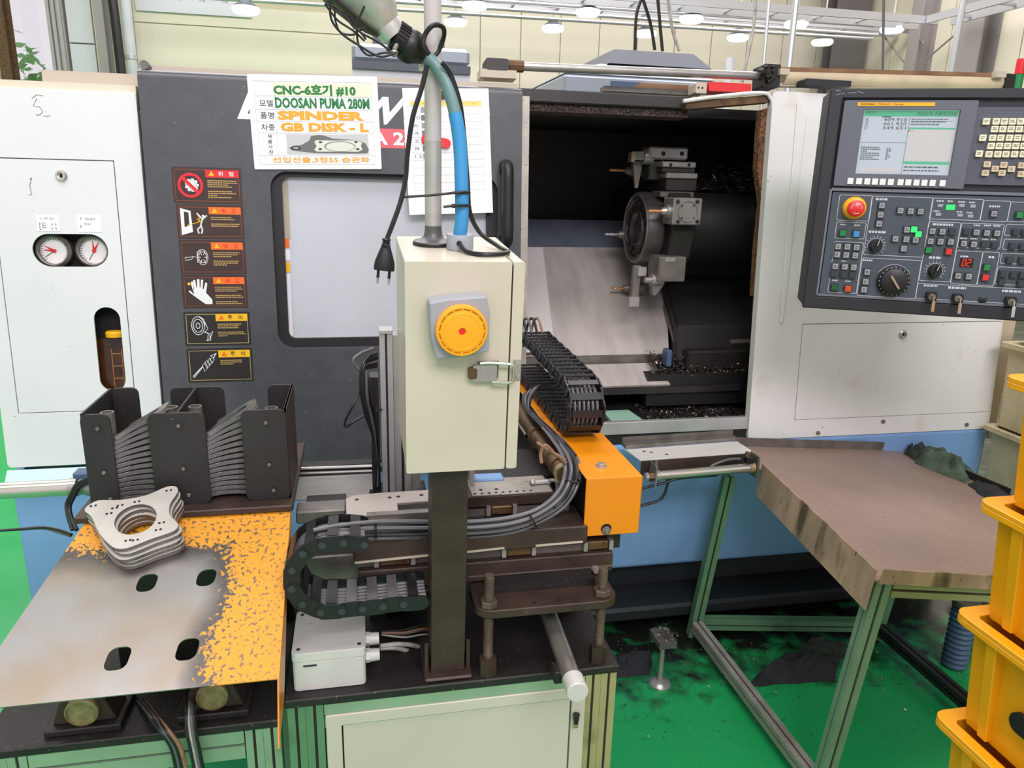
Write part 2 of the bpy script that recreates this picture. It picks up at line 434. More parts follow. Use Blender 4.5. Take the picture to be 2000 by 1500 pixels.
# ---------------------------------------------------------------- floor material (oily dirt gathers along the machine foot)
def floor_mat():
    m = bpy.data.materials.new('floor_green'); m.use_nodes = True; MATS['floor_green'] = m
    N = m.node_tree.nodes; L = m.node_tree.links; b = N['Principled BSDF']
    tc = N.new('ShaderNodeTexCoord'); sp = N.new('ShaderNodeSeparateXYZ'); L.new(tc.outputs['Object'], sp.inputs[0])
    def nz(s, d=5):
        n = N.new('ShaderNodeTexNoise'); n.inputs['Scale'].default_value = s; n.inputs['Detail'].default_value = d; L.new(tc.outputs['Object'], n.inputs['Vector']); return n.outputs[0]
    def mp(v, a, c, d=0, e=1):
        r = N.new('ShaderNodeMapRange'); L.new(v, r.inputs[0]); r.inputs[1].default_value = a; r.inputs[2].default_value = c; r.inputs[3].default_value = d; r.inputs[4].default_value = e; return r.outputs[0]
    def op(o, a, c):
        r = N.new('ShaderNodeMath'); r.operation = o
        for i, q in enumerate((a, c)):
            if isinstance(q, (int, float)): r.inputs[i].default_value = q
            else: L.new(q, r.inputs[i])
        return r.outputs[0]
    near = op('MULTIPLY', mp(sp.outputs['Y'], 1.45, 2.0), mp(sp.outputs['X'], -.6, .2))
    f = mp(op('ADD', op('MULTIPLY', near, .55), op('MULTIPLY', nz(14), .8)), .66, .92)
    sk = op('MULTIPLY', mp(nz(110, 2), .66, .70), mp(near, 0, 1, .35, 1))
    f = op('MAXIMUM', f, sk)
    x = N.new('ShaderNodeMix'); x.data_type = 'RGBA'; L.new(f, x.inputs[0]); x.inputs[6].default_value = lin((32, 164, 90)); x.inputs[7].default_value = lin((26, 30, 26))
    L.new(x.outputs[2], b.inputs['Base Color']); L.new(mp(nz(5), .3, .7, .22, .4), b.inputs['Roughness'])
floor_mat()
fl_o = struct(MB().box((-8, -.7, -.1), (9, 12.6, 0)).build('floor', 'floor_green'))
MB().box((-8, -4, -.1), (9, -.702, -.001)).build('concrete_aisle', 'bounce_grey', fl_o)  # unseen grey floor behind the camera, added for a neutral bounce
struct(MB().box((-8, -4, 6.4), (9, 12.6, 6.5)).build('ceiling', 'ceiling_white'))
WY = 12.0
wf = Frame((0, WY, 0), (1, 0, 0), (0, 0, 1))          # back wall plane
def wr(x0, y0, x1, y1): return wf.rect(x0, y0, x1, y1)
# back wall with the tall window opening at the left
wa0, _, wa1, _ = wr(12, 0, 103, 150); wz0 = 1.2; wz1 = 4.6
w2 = wr(300, -90, 480, 5)
wb = MB().prism([[(-8, 0), (9, 0), (9, 6.4), (-8, 6.4)], [(wa0, wz0), (wa0, wz1), (wa1, wz1), (wa1, wz0)], [(w2[0], w2[1]), (w2[0], w2[3]), (w2[2], w2[3]), (w2[2], w2[1])]], -.2, 0, wf.M)
wall = struct(wb.build('wall_back', 'wall_joint'))
def wpanel(a0, b0, a1, b1): slab(wf, a0+.008, b0+.008, a1-.008, b1-.008, 0, .025).build('wall_panel', 'wall_cream', wall)
lx = wr(262, 0, 262, 100)[0]; bz = wf.px(420, 53)[1]; rx = wr(690, 0, 690, 100)[0]
wpanel(lx, .2, rx, bz); wpanel(lx, bz, rx, min(w2[1]-.02, 6.3))
xs = rx
while xs < 8.9:
    wpanel(xs, .2, min(xs+.62, 9), 6.3); xs += .62
a = wr(183, 0, 262, 100); wpanel(a[0], .2, a[2], 6.3)
# window_1: frame, mullion, pane; the shutter beside it
w1 = struct(MB().prism([[(wa0-.09, wz0-.1), (wa1+.2, wz0-.1), (wa1+.2, wz1+.1), (wa0-.09, wz1+.1)], [(wa0, wz0), (wa0, wz1), (wa1, wz1), (wa1, wz0)]], .0, .12, wf.M).build('window_1', 'window_frame'))
slab(wf, wa0, wz0, wa1, wz1, -.1, -.09).build('pane', 'glass_pane', w1)
for x in (103, 113, 124):
    q = wf.px(x, 60)[0]; slab(wf, q, wz0-.1, q+.04, wz1, .12, .17).build('frame_bar', 'window_frame', w1)
a = wr(134, 0, 182, 86); s0, s1 = a[0], a[2]; jz = wf.px(160, 86)[1]
sh = thing('shutter', 'white slatted wall shutter beside the tall bright window', 'shutter', wf.p(s0, 0, .03))
z = jz-.82*3
while z < 4.6:
    slab(wf, s0, z+.008, s1, z+.81, .02, .06).build('shutter_panel', 'shutter_white', sh); z += .82
w2o = struct(MB().prism([[(w2[0]-.25, w2[1]-.16), (w2[2]+.05, w2[1]-.16), (w2[2]+.05, w2[3]+.1), (w2[0]-.25, w2[3]+.1)], [(w2[0], w2[1]), (w2[0], w2[3]), (w2[2], w2[3]), (w2[2], w2[1])]], .0, .06, wf.M).build('window_2', 'shutter_white'))
slab(wf, w2[0], w2[1], w2[2], w2[3], -.1, -.09).build('pane', 'glass_pane', w2o)
for k in range(1, 4):
    q = w2[0]+(w2[2]-w2[0])*k/4; slab(wf, q-.03, w2[1], q+.03, w2[3], -.05, .05).build('mullion', 'window_frame', w2o)
# plants outside the window
mb = MB(); rr = random.Random(3); bp = PY(40, 135, 14.5)
for k in range(420):
    c = V((bp.x+rr.gauss(0, .45), 14.5+rr.gauss(0, .3), max(.2, bp.z-.5+rr.gauss(0, .42))))
    r = rr.uniform(.06, .13); e1 = V((rr.gauss(0, 1), rr.gauss(0, 1), rr.gauss(0, 1))).normalized(); e2 = e1.cross(V((rr.gauss(0, 1), rr.gauss(0, 1), 1))).normalized()
    mb.add([c-e1*r, c+e2*r*.5, c+e1*r, c-e2*r*.5], [(0, 1, 2, 3)])
mb.tube([(bp.x, 14.5, 0), (bp.x+.05, 14.5, bp.z-.2)], .05)
tag(mb.build('shrub', 'foliage', loc=(bp.x, 14.5, 0)), 'pale green shrub outside the tall bright window', 'shrub')
# side walls
RX = 8.0
rwall = struct(MB().box((RX, -4, 0), (RX+.2, WY, 6.4)).build('wall_right', 'wall_joint'))
y = WY
while y > 3:
    MB().box((RX-.025, y-1.19, .2), (RX, y-.008, 6.3)).build('wall_panel', 'wall_cream', rwall); y -= 1.2
struct(MB().box((-8.2, -4, 0), (-8, WY+.2, 6.4)).build('wall_left', 'wall_cream'))
# steel columns
def column(name, x0, x1, Y, label, m='column_grey'):
    a = PY(x0, 90, Y).x; c = PY(x1, 90, Y).x; d = (c-a)
    t = thing(name, label, 'column', ((a+c)/2, Y+.1, 0)); h = 6.35
    MB().box((a, Y, 0), (c, Y+.02, h)).build('front_flange', m, t)
    MB().box((a, Y+.24, 0), (c, Y+.26, h)).build('rear_flange', m, t)
    MB().box(((a+c)/2-.012, Y+.02, 0), ((a+c)/2+.012, Y+.24, h)).build('web', m, t)
column('steel_column', -6, 15, 11.5, 'dark brown steel post at the far left edge beside the tall window', 'rust_edge')
column('steel_column', 190, 208, 11.6, 'slim grey steel post right of the white shutter')
column('steel_column', 1626, 1690, 11.3, 'broad grey steel column in the far corner behind the bay lamps', 'column_dark')
t = thing('drain_pipe', 'white vertical pipe in the corner left of the cream wall', 'pipe', PY(255, 100, 11.7)*1)
q = PY(254, 90, 11.7); MB().cyl((q.x, 11.7, 0), (q.x, 11.7, 6.3), .07).build('pipe', 'shutter_white', t)
for zz in (2.9, 4.4): MB().cyl((q.x, 11.7, zz), (q.x, 11.7, zz+.05), .085).build('clamp', 'galvanised', t)
q = PY(231, 90, 11.3); tag(MB().tube(spline([(q.x-.05, 11.3, 6.3), (q.x-.02, 11.3, 4), (q.x+.0, 11.3, 3), (q.x+.03, 11.3, 0)]), .06).build('wall_cable', 'cable_black', loc=(q.x, 11.5, 0)), 'thick black cable hanging beside the white corner pipe', 'cable')
for x, lab in ((1816, 'grey steel column on the right wall with cross bracing'), (1925, 'wide grey steel column at the right edge of the hall')):
    d = ray(x, 100); Yc = RX*d.y/d.x; w = .22 if x > 1900 else .11
    t = thing('steel_column', lab, 'column', (RX-.15, Yc, 0))
    MB().box((RX-.30, Yc-w, 0), (RX-.28, Yc+w, 6.35)).build('front_flange', 'column_grey', t)
    MB().box((RX-.04, Yc-w, 0), (RX-.03, Yc+w, 6.35)).build('rear_flange', 'column_grey', t)
    MB().box((RX-.28, Yc-.01, 0), (RX-.04, Yc+.01, 6.35)).build('web', 'column_grey', t)
t = thing('cross_bracing', 'thin steel cross bracing rods on the right wall', 'bracing', (RX-.2, 9.5, 0))
for (xa, ya, xb, yb) in ((1722, 65, 1778, 137), (1880, 55, 1810, 115), (1775, 55, 1804, 86)):
    MB().tube([PX(xa, ya, RX-.2), PX(xb, yb, RX-.2)], .012, 6).build('rod', 'column_grey', t)
# cable trays (ladders of two rails and rungs)
def tray(label, p, q, w, side):
    p = V(p); q = V(q); side = V(side); t = thing('cable_tray', label, 'cable tray', p); n = int((q-p).length/.6)
    for k in (-1, 1):
        MB().bar(p+side*(w/2*k), q+side*(w/2*k), .03, .09).build('side_rail', 'galvanised', t)
    for k in range(n):
        c = p+(q-p)*((k+.5)/n); MB().bar(c-side*(w/2-.016), c+side*(w/2-.016), .03, .03).build('rung', 'galvanised', t)
    return t
z1 = PY(1500, 22, 9.2).z; z2 = PY(1300, 32, 10.6).z
X1 = PY(1815, 32, 9.2).x
tray('long galvanised cable tray running across above the nearer lamp row', (-2.5, 9.2, z1), (X1, 9.2, z1), .35, (0, 1, 0))
tray('galvanised cable tray running across above the farther lamp row', (-2.5, 10.5, z2), (7.9, 10.5, z2), .3, (0, 1, 0))
tray('galvanised cable tray coming forward along the right wall', (X1, 9.0, z1), (X1, 2.5, z1+.02), .35, (1, 0, 0))
for k, (ya, yb, Y) in enumerate(((38, 60, 10.0), (6, 30, 10.0), (14, 45, 9.9))):
    a = PY(1000, ya, Y); b = PY(1480, yb, Y)
    tag(MB().tube([(-2.5, Y, a.z-.02*k), (X1-.2, Y, b.z-.02*k)], .022, 8).build('conduit', 'galvanised', loc=a), ['lowest thin conduit pipe strung under the cable trays', 'highest thin conduit pipe strung beside the cable trays', 'middle thin conduit pipe strung below the cable tray'][k], 'conduit')
# round bay lamps
L1 = [(480, 20), (927, 12), (1148, 25), (1350, 38), (1555, 48), (1742, 58)]; L2 = [(890, 44), (1080, 56), (1261, 66), (1441, 74), (1606, 83)]
def bay_lamp():
    t = thing('bay_lamp', '', 'lamp', (0, 0, 0))
    MB().lathe([(0, -.04), (.06, -.045), (.125, -.035), (.145, -.015), (.15, .01), (.142, .03)], None, 20).build('diffuser', 'lamp_diffuser', t)
    MB().lathe([(.142, .03), (.12, .05), (.075, .075), (.06, .12), (.03, .13), (0, .13)], None, 20).build('housing', 'panel_rim', t)
    MB().cyl((0, 0, .13), (0, 0, .62), .012, n=8).build('stem', 'galvanised', t)
    return t
proto = bay_lamp()
i = 0
for row, Y, w in ((L1, 9.5, 'nearer'), (L2, 10.55, 'farther')):
    for k, (x, y) in enumerate(row):
        p = PY(x, y, Y)
        lab = 'round white bay lamp, %s from the left in the %s hanging row' % (ORD[k], w)
        if i == 0: proto.location = p; proto['label'] = lab; proto['group'] = 'bay lamps over the hall'; ROOT[proto] = Matrix.Translation(p)
        else: dup(proto, Matrix.Translation(p), lab, 'bay lamps over the hall')
        i += 1
# hanging poles and cables
for k, (xa, xb, yb, Y, m, r, lab) in enumerate(((1555, 1540, 135, 5.0, 'galvanised', .022, 'silver hanging pole crossing the bay lamps above the cylinder tube'), (1502, 1491, 128, 5.0, 'galvanised', .012, 'thin white pole hanging above the door cylinder'), (1882, 1856, 142, 6.5, 'galvanised', .028, 'pale drop pipe in front of the right wall'), (1726, 1724, 137, 6.5, 'cable_grey', .012, 'thin grey cable hanging in front of the right wall'))):
    a = PY(xa, 0, Y); b = PY(xb, yb, Y); d = (a-b); c = PY(xb, yb+60, Y)
    tag(MB().tube([c-V((0, 0, .2)), b, a, a+d.normalized()*.8], r, 8).build('hanging_pole', m, loc=b), lab, 'pole' if r > .012 or 'pole' in lab else 'cable')
for lab, pts, m in (('left black cable dropping from the tray to the far machine', [(1256, -10), (1243, 30), (1240, 98)], 'cable_black'), ('middle black cable curving down to the far machine roof', [(1253, -10), (1270, 45), (1279, 98)], 'cable_black'), ('right black cable dropping straight to the far machine roof', [(1284, -10), (1290, 60), (1294, 100)], 'cable_black'), ('white cable dropping to the right end of the far machine', [(1304, -5), (1314, 60), (1327, 100)], 'cable_white'), ('white cable hanging beside the tall thin white pole', [(1476, -25), (1474, 30), (1466, 85), (1448, 160)], 'cable_white')):
    P = spline([PY(x, y, 4.7) for x, y in pts], 5); tag(MB().tube(P, .01, 6).build('hanging_cable', m, loc=P[-1]), lab, 'cable')

# machines standing behind
def px_poly(Y, pts): return [PY(x, y, Y) for x, y in pts]
t = thing('far_machine', 'grey machine with a stepped hexagonal roof behind the open lathe', 'machine', (1.65, 5, 0))
A = PY(1100, 176, 4.6); B = PY(1398, 172, 4.6); zt = PY(1180, 112, 4.6).z; zb = PY(1250, 150, 4.6).z
MB().hexa([(A.x, 4.6, 0), (B.x, 4.6, 0), (B.x, 6.2, 0), (A.x, 6.2, 0), (A.x, 4.6, zb), (B.x, 4.6, zb), (B.x, 6.2, zb), (A.x, 6.2, zb)]).build('body', 'roof_grey', t, bevel=.02)
MB().hexa([(A.x, 4.6, zb), (B.x, 4.6, zb), (B.x, 6.2, zb), (A.x, 6.2, zb), (A.x+.3, 4.85, zt), (B.x-.05, 4.85, zt), (B.x-.05, 6, zt), (A.x+.3, 6, zt)]).build('hood', 'roof_grey', t, bevel=.01)
c = PY(1200, 96, 4.95); e = PY(1355, 100, 4.95)
MB().hexa([(c.x-.08, 4.8, zt), (e.x+.07, 4.8, zt), (e.x+.07, 6, zt), (c.x-.08, 6, zt), (c.x, 4.95, c.z), (e.x, 4.95, c.z), (e.x, 5.9, c.z), (c.x, 5.9, c.z)]).build('top_cover', 'roof_dark', t)
a = PY(1195, 158, 4.58); b = PY(1248, 178, 4.58); MB().box((a.x, 4.575, b.z-.3), (b.x, 4.598, a.z)).build('window', 'roof_blue', t)
MB().box((b.x+.03, 4.57, b.z-.3), (B.x-.1, 4.598, a.z)).build('upper_panel', 'beam_beige', t)
t = thing('far_machine', 'white and dark grey machine behind the lamp pole', 'machine', (.3, 5, 0))
a = PY(688, 143, 4.4); b = PY(918, 146, 4.4); c = PY(690, 82, 4.4); m1 = PY(690, 118, 4.4).z; m2 = PY(690, 134, 4.4).z
MB().box((a.x, 4.4, 0), (b.x, 5.8, m2)).build('body', 'shutter_white', t)
MB().box((a.x, 4.38, m2), (b.x, 5.8, m1)).build('dark_band', 'roof_dark', t)
MB().box((a.x, 4.4, m1), (b.x, 5.8, c.z)).build('hood', 'roof_grey', t, bevel=.02)
MB().box((a.x+.12, 4.6, c.z), (b.x-.12, 5.6, c.z+.07)).build('top_cover', 'roof_dark', t)
# signal tower and white lamp stub beyond the machine
p = PY(1985, 175, 3.6); t = thing('signal_tower', 'red over green signal tower at the right edge above the panel', 'signal lamp', p)
MB().cyl(p-V((0, 0, .25)), p, .012).build('stem', 'galvanised', t)
MB().cyl(p, p+V((0, 0, .075)), .024).build('green_lens', 'signal_green', t)
MB().cyl(p+V((0, 0, .077)), p+V((0, 0, .15)), .024).build('red_lens', 'signal_red', t)
p = PY(1423, 155, 4.45); tag(MB().cyl((p.x, p.y, 0), p+V((0, 0, .12)), .025).build('white_stub_pipe', 'shutter_white', loc=p), 'short white upright pipe right of the far machine', 'pipe')

# ================================================================ the lathe
LEAN = math.radians(4.5)
MF = Frame((0, 2.15, .65), (1, 0, 0), (0, math.sin(LEAN), math.cos(LEAN)))
lathe = thing('turning_machine', 'large white and dark grey turning machine with an open sliding door', 'machine', (.6, 2.6, 0))
def P(mb, name, m, par=None, **k): return mb.build(name, m, par if par is not None else lathe, **k)
def ln(x, y, n=0): return MF.px(x, y, n)
def lr(x0, y0, x1, y1, n=0): return MF.rect(x0, y0, x1, y1, n)
def hlp(pts, n=0): return [ln(x, y, n) for x, y in pts]
XL, XR = -.97, 2.215
topw = ln(150, 176)[1]; botw = .022
# --- left cabinet with service door
dl = -.556
sd = lr(6, 311, 245, 805)
P(MB().prism([rrect(XL, botw, dl-.004, topw, .012), [(sd[0], sd[1]), (sd[0], sd[3]), (sd[2], sd[3]), (sd[2], sd[1])]], -.02, 0, MF.M), 'left_cabinet', 'white_paint', bevel=.003)
P(MB().box((XL, 2.26, .68), (dl-.03, 3.2, 1.63)), 'cabinet_body', 'white_paint')
P(slab(MF, XL+.004, topw-.004, dl-.006, topw+.02, -.30, -.012), 'cabinet_top', 'cream_top')
P(slab(MF, ln(85, 150, -.06)[0], topw+.015, dl+.02, topw+.055, -.4, -.05), 'top_box', 'beam_beige')
P(slab(MF, sd[0], sd[1], sd[2], sd[3], -.055, -.05), 'cabinet_back', 'hole_black')
p1 = lr(63, 457, 211, 521); p2 = lr(189, 600, 240, 764)
g = .0022
svc = P(MB().prism([rrect(sd[0]+g, sd[1]+g, sd[2]-g, sd[3]-g, .002), rrect(*p1, .06, 8), rrect(*p2, .05, 8)], -.006, -.0005, MF.M), 'service_door', 'white_paint')
P(MB().prism([(sd[0]-.001, sd[1]-.001), (sd[2]+.001, sd[1]-.001), (sd[2]+.001, sd[3]+.001), (sd[0]-.001, sd[3]+.001)], -.02, -.0195, MF.M).prism([rrect(sd[0], sd[1], sd[2], sd[3], .002), rrect(sd[0]+.006, sd[1]+.006, sd[2]-.006, sd[3]-.006, .002)], -.012, -.008, MF.M), 'door_seam', 'seam_dark') if False else P(MB().prism([[(sd[0], sd[1]), (sd[2], sd[1]), (sd[2], sd[3]), (sd[0], sd[3])], [(sd[0]+.008, sd[1]+.008), (sd[0]+.008, sd[3]-.008), (sd[2]-.008, sd[3]-.008), (sd[2]-.008, sd[1]+.008)]], -.012, -.0075, MF.M), 'door_seam', 'seam_dark')
def lock(x, y, r, par, n=0):
    a, b = ln(x, y, n); mb = MB()
    mb.lathe([(r, 0), (r, .004), (r*.8, .008), (r*.55, .008), (r*.5, .003), (0, .003)], MF.M@Matrix.Translation((a, b, n)), 20)
    o = P(mb, 'lock', 'steel_bright', par)
    slab(MF, a-r*.2, b-r*.35, a+r*.2, b+r*.35, n+.003, n+.0045).build('key_slot', 'hole_black', lathe); return o
lock(120, 343, .0145, svc)
for gx, gy, a1, rd in ((103, 490, 150, (150, 175, 215)), (181, 490, 70, (95, 60, 240))):
    a, b = ln(gx, gy, -.02); r = .037; Mt = MF.M@Matrix.Translation((a, b, -.045))
    G = P(MB().lathe([(r+.008, 0), (r+.008, .02), (r+.002, .026), (r-.002, .024), (r-.002, .012)], Mt, 28), 'pressure_gauge', 'steel_dull')
    P(MB().prism(circ(a, b, r-.001, 28), -.036, -.033, MF.M), 'dial', 'gauge_face', G)
    mb = MB()
    for k in range(25):
        t = math.radians(-45+270*k/24); c0 = r*.78; c1 = r*(.92 if k % 4 else .96)
        mb.bar(MF.p(a+c0*math.cos(t), b+c0*math.sin(t), -.0325), MF.p(a+c1*math.cos(t), b+c1*math.sin(t), -.0325), .0012, .0006, MF.en)
    P(mb, 'dial_marks', 'print_black', G)
    mb = MB()
    for q in rd[:2]:
        t = math.radians(q); w = .0035
        quad(mb, MF, [(a-w*math.sin(t), b+w*math.cos(t)), (a+w*math.sin(t), b-w*math.cos(t)), (a+r*.8*math.cos(t), b+r*.8*math.sin(t))], -.031)
    mb.prism(circ(a, b, .005, 12), -.032, -.029, MF.M); P(mb, 'red_needle', 'gauge_red', G)
    t = math.radians(rd[2]); mb = MB(); mb.bar(MF.p(a, b, -.0315), MF.p(a+r*.75*math.cos(t), b+r*.75*math.sin(t), -.0315), .0014, .0006, MF.en); P(mb, 'black_needle', 'print_black', G)
# oil tank behind the lower slot
P(slab(MF, p2[0]-.02, p2[1]-.01, p2[2]+.02, p2[3]-.09, -.05, -.03), 'oil_tank', 'oil_amber')
mb = MB(); a, b = ln(222, 655, -.02); mb.lathe([(0, .012), (.02, .012), (.024, .008), (.024, -.004), (0, -.004)], Matrix.Translation(MF.p(a+.002, b, -.025))@Matrix.Diagonal((1, .8, 1, 1)), 20); P(mb, 'filler_cap', 'cap_yellow')
mb = MB(); c = (p2[0]+p2[2])/2
for zz in (.03, .065, .1): mb.prism([(c-.005, p2[1]+zz), (c+.02, p2[1]+zz), (c+.02, p2[1]+zz+.002), (c-.005, p2[1]+zz+.002)], -.0298, -.029, MF.M)
for xx in (-.006, .02): mb.prism([(c+xx, p2[1]), (c+xx+.0018, p2[1]), (c+xx+.0018, p2[1]+.115), (c+xx, p2[1]+.115)], -.0298, -.029, MF.M)
P(mb, 'sight_glass_lines', 'oil_line')
for (x0, y0, x1, y1, hd) in ((72, 421, 117, 452, '5, 40 bar'), (151, 421, 198, 453, '1 bar')):
    q = lr(x0, y0, x1, y1); o = P(slab(MF, *q, -.0005, .0006), 'gauge_label', 'decal_white', svc)
    mb = MB(); h = q[3]-q[1]; w = q[2]-q[0]
    text(mb, hd, MF, q[0]+w*.15, q[1]+h*.72, q[0]+w*.8, q[1]+h*.9, .0009)
    if '5' in hd:
        text(mb, '[E', MF, q[0]+w*.1, q[1]+h*.1, q[0]+w*.4, q[1]+h*.55, .0009)
        text(mb, '4 4', MF, q[0]+w*.6, q[1]+h*.36, q[0]+w*.85, q[1]+h*.55, .0009); text(mb, '3 4', MF, q[0]+w*.6, q[1]+h*.1, q[0]+w*.85, q[1]+h*.28, .0009)
    else:
        text(mb, 'bar', MF, q[0]+w*.3, q[1]+h*.42, q[0]+w*.6, q[1]+h*.58, .0009); text(mb, '1', MF, q[0]+w*.12, q[1]+h*.25, q[0]+w*.17, q[1]+h*.4, .0009)
    P(mb, 'gauge_label_print', 'print_grey', svc)
mb = MB()
for pts in ([(62, 192), (72, 185), (84, 187)], [(72, 192), (65, 207), (78, 209), (84, 218), (78, 224), (70, 225)], [(84, 226), (92, 227), (98, 226)], [(58, 350), (62, 347), (58, 362), (62, 380), (56, 380)]):
    mb.tube([MF.p(*ln(x, y), .0004) for x, y in pts], .0009, 4)
P(mb, 'pencil_scribble', 'pencil')
# --- sliding door
n0, n1 = -.02, .022
dT = ln(640, 165, n1)[1]; dB = ln(650, 905, n1)[1]; dr = ln(1017, 500, n1)[0]; dll = ln(292, 445, n1)[0]
wn = (ln(535, 500, n1)[0], ln(640, 679, n1)[1], ln(972, 520, n1)[0], ln(640, 337, n1)[1])
door = P(MB().prism([rrect(dll, dB, dr, dT, .004), rrect(*wn, .045, 6)], n0, n1, MF.M), 'sliding_door', 'dark_paint', bevel=.006, seg=2)
P(MB().cyl(MF.p(dll+.0005, dT-.004, n1-.0225), MF.p(dr-.0005, dT-.004, n1-.0225), .0225, n=28), 'door_top_roll', 'dark_paint', door)
P(slab(MF, dll, dT, dr-.004, dT+.036, -.09, -.03), 'door_top_rail', 'beam_beige', door)
a, b = ln(283, 128, -.01); P(MB().cyl(MF.p(a, b, -.03), MF.p(a, b, .0), .012, n=8), 'rail_bolt', 'steel_dull', door)
P(slab(MF, dr, dB, dr+.022, dT-.004, n0-.03, n1-.006), 'door_edge_strip', 'aluminium_dirty', door)
wi = (wn[0]+.028, wn[1]+.026, wn[2]-.03, wn[3]-.012)
P(MB().prism([rrect(wn[0]-.001, wn[1]-.001, wn[2]+.001, wn[3]+.001, .045, 6), rrect(wi[0], wi[1], wi[2], wi[3], .02, 4)], -.02, .006, MF.M), 'window_gasket', 'black_rubber', door)
P(slab(MF, wi[0]-.004, wi[1]-.004, wi[2]+.004, wi[3]+.004, -.018, -.012), 'window_pane', 'window_film', door)
q = lr(548, 350, 565, 468, -.01); P(slab(MF, *q, -.012, -.0115), 'seal_strip', 'window_beige', door)
for (x0, y0, x1, y1, m) in ((547, 466, 565, 484, 'decal_orange'), (548, 488, 566, 508, 'decal_white'), (549, 512, 567, 532, 'decal_yellow'), (551, 535, 569, 660, 'decal_white')):
    P(slab(MF, *lr(x0, y0, x1, y1, -.01), -.012, -.011), 'window_sticker', m, door)
# maker's lettering (the signs hang over most of it)
mb = MB(); xa = [ln(462, 210, n1)[0], ln(548, 212, n1)[0], ln(630, 213, n1)[0], ln(707, 215, n1)[0], ln(806, 216, n1)[0], ln(886, 217, n1)[0], ln(962, 218, n1)[0]]
bb = ln(640, 239, n1)[1]; bt = ln(640, 184, n1)[1]
for k, ch in enumerate('DAEWOO'): text(mb, ch, MF, xa[k], bb, xa[k+1]-.008, bt, n1+.001, off=.03, shear=.35)
P(mb, 'door_lettering', 'decal_white', door)
q = lr(560, 251, 925, 289, n1); P(slab(MF, *q, n1, n1+.0008), 'model_band', 'decal_red_pale', door)
mb = MB(); text(mb, 'PUMA 280', MF, ln(640, 270, n1)[0], q[1]+.008, ln(832, 270, n1)[0], q[3]-.008, n1+.0014, off=.03); P(mb, 'model_lettering', 'decal_white', door)
# handle
hx = ln(991, 400, n1+.04)[0]; h0 = ln(991, 324, n1+.04)[1]; h1 = ln(991, 472, n1+.04)[1]
P(MB().tube(spline([MF.p(hx, h0+.005, n1-.002), MF.p(hx, h0, n1+.03), MF.p(hx, h0-.02, n1+.042), MF.p(hx, (h0+h1)/2, n1+.042), MF.p(hx, h1+.02, n1+.042), MF.p(hx, h1, n1+.03), MF.p(hx, h1-.005, n1-.002)], 4), .0175, 14), 'door_handle', 'black_plastic', door)
P(slab(MF, hx-.016, h0-.02, hx+.016, h0+.016, n1, n1+.008, .006), 'handle_foot', 'black_plastic', door)
P(slab(MF, hx-.016, h1-.016, hx+.016, h1+.02, n1, n1+.008, .006), 'handle_foot', 'black_plastic', door)
# lower guide rail under the door
r_ = lr(300, 908, 742, 922, .03)
P(slab(MF, dll+.01, dB-.018, dr, dB-.004, -.02, .02), 'guide_rail', 'steel', door)
P(slab(MF, dll+.01, dB-.034, dr, dB-.02, -.02, .012), 'guide_rail_lower', 'black_oxide', door)
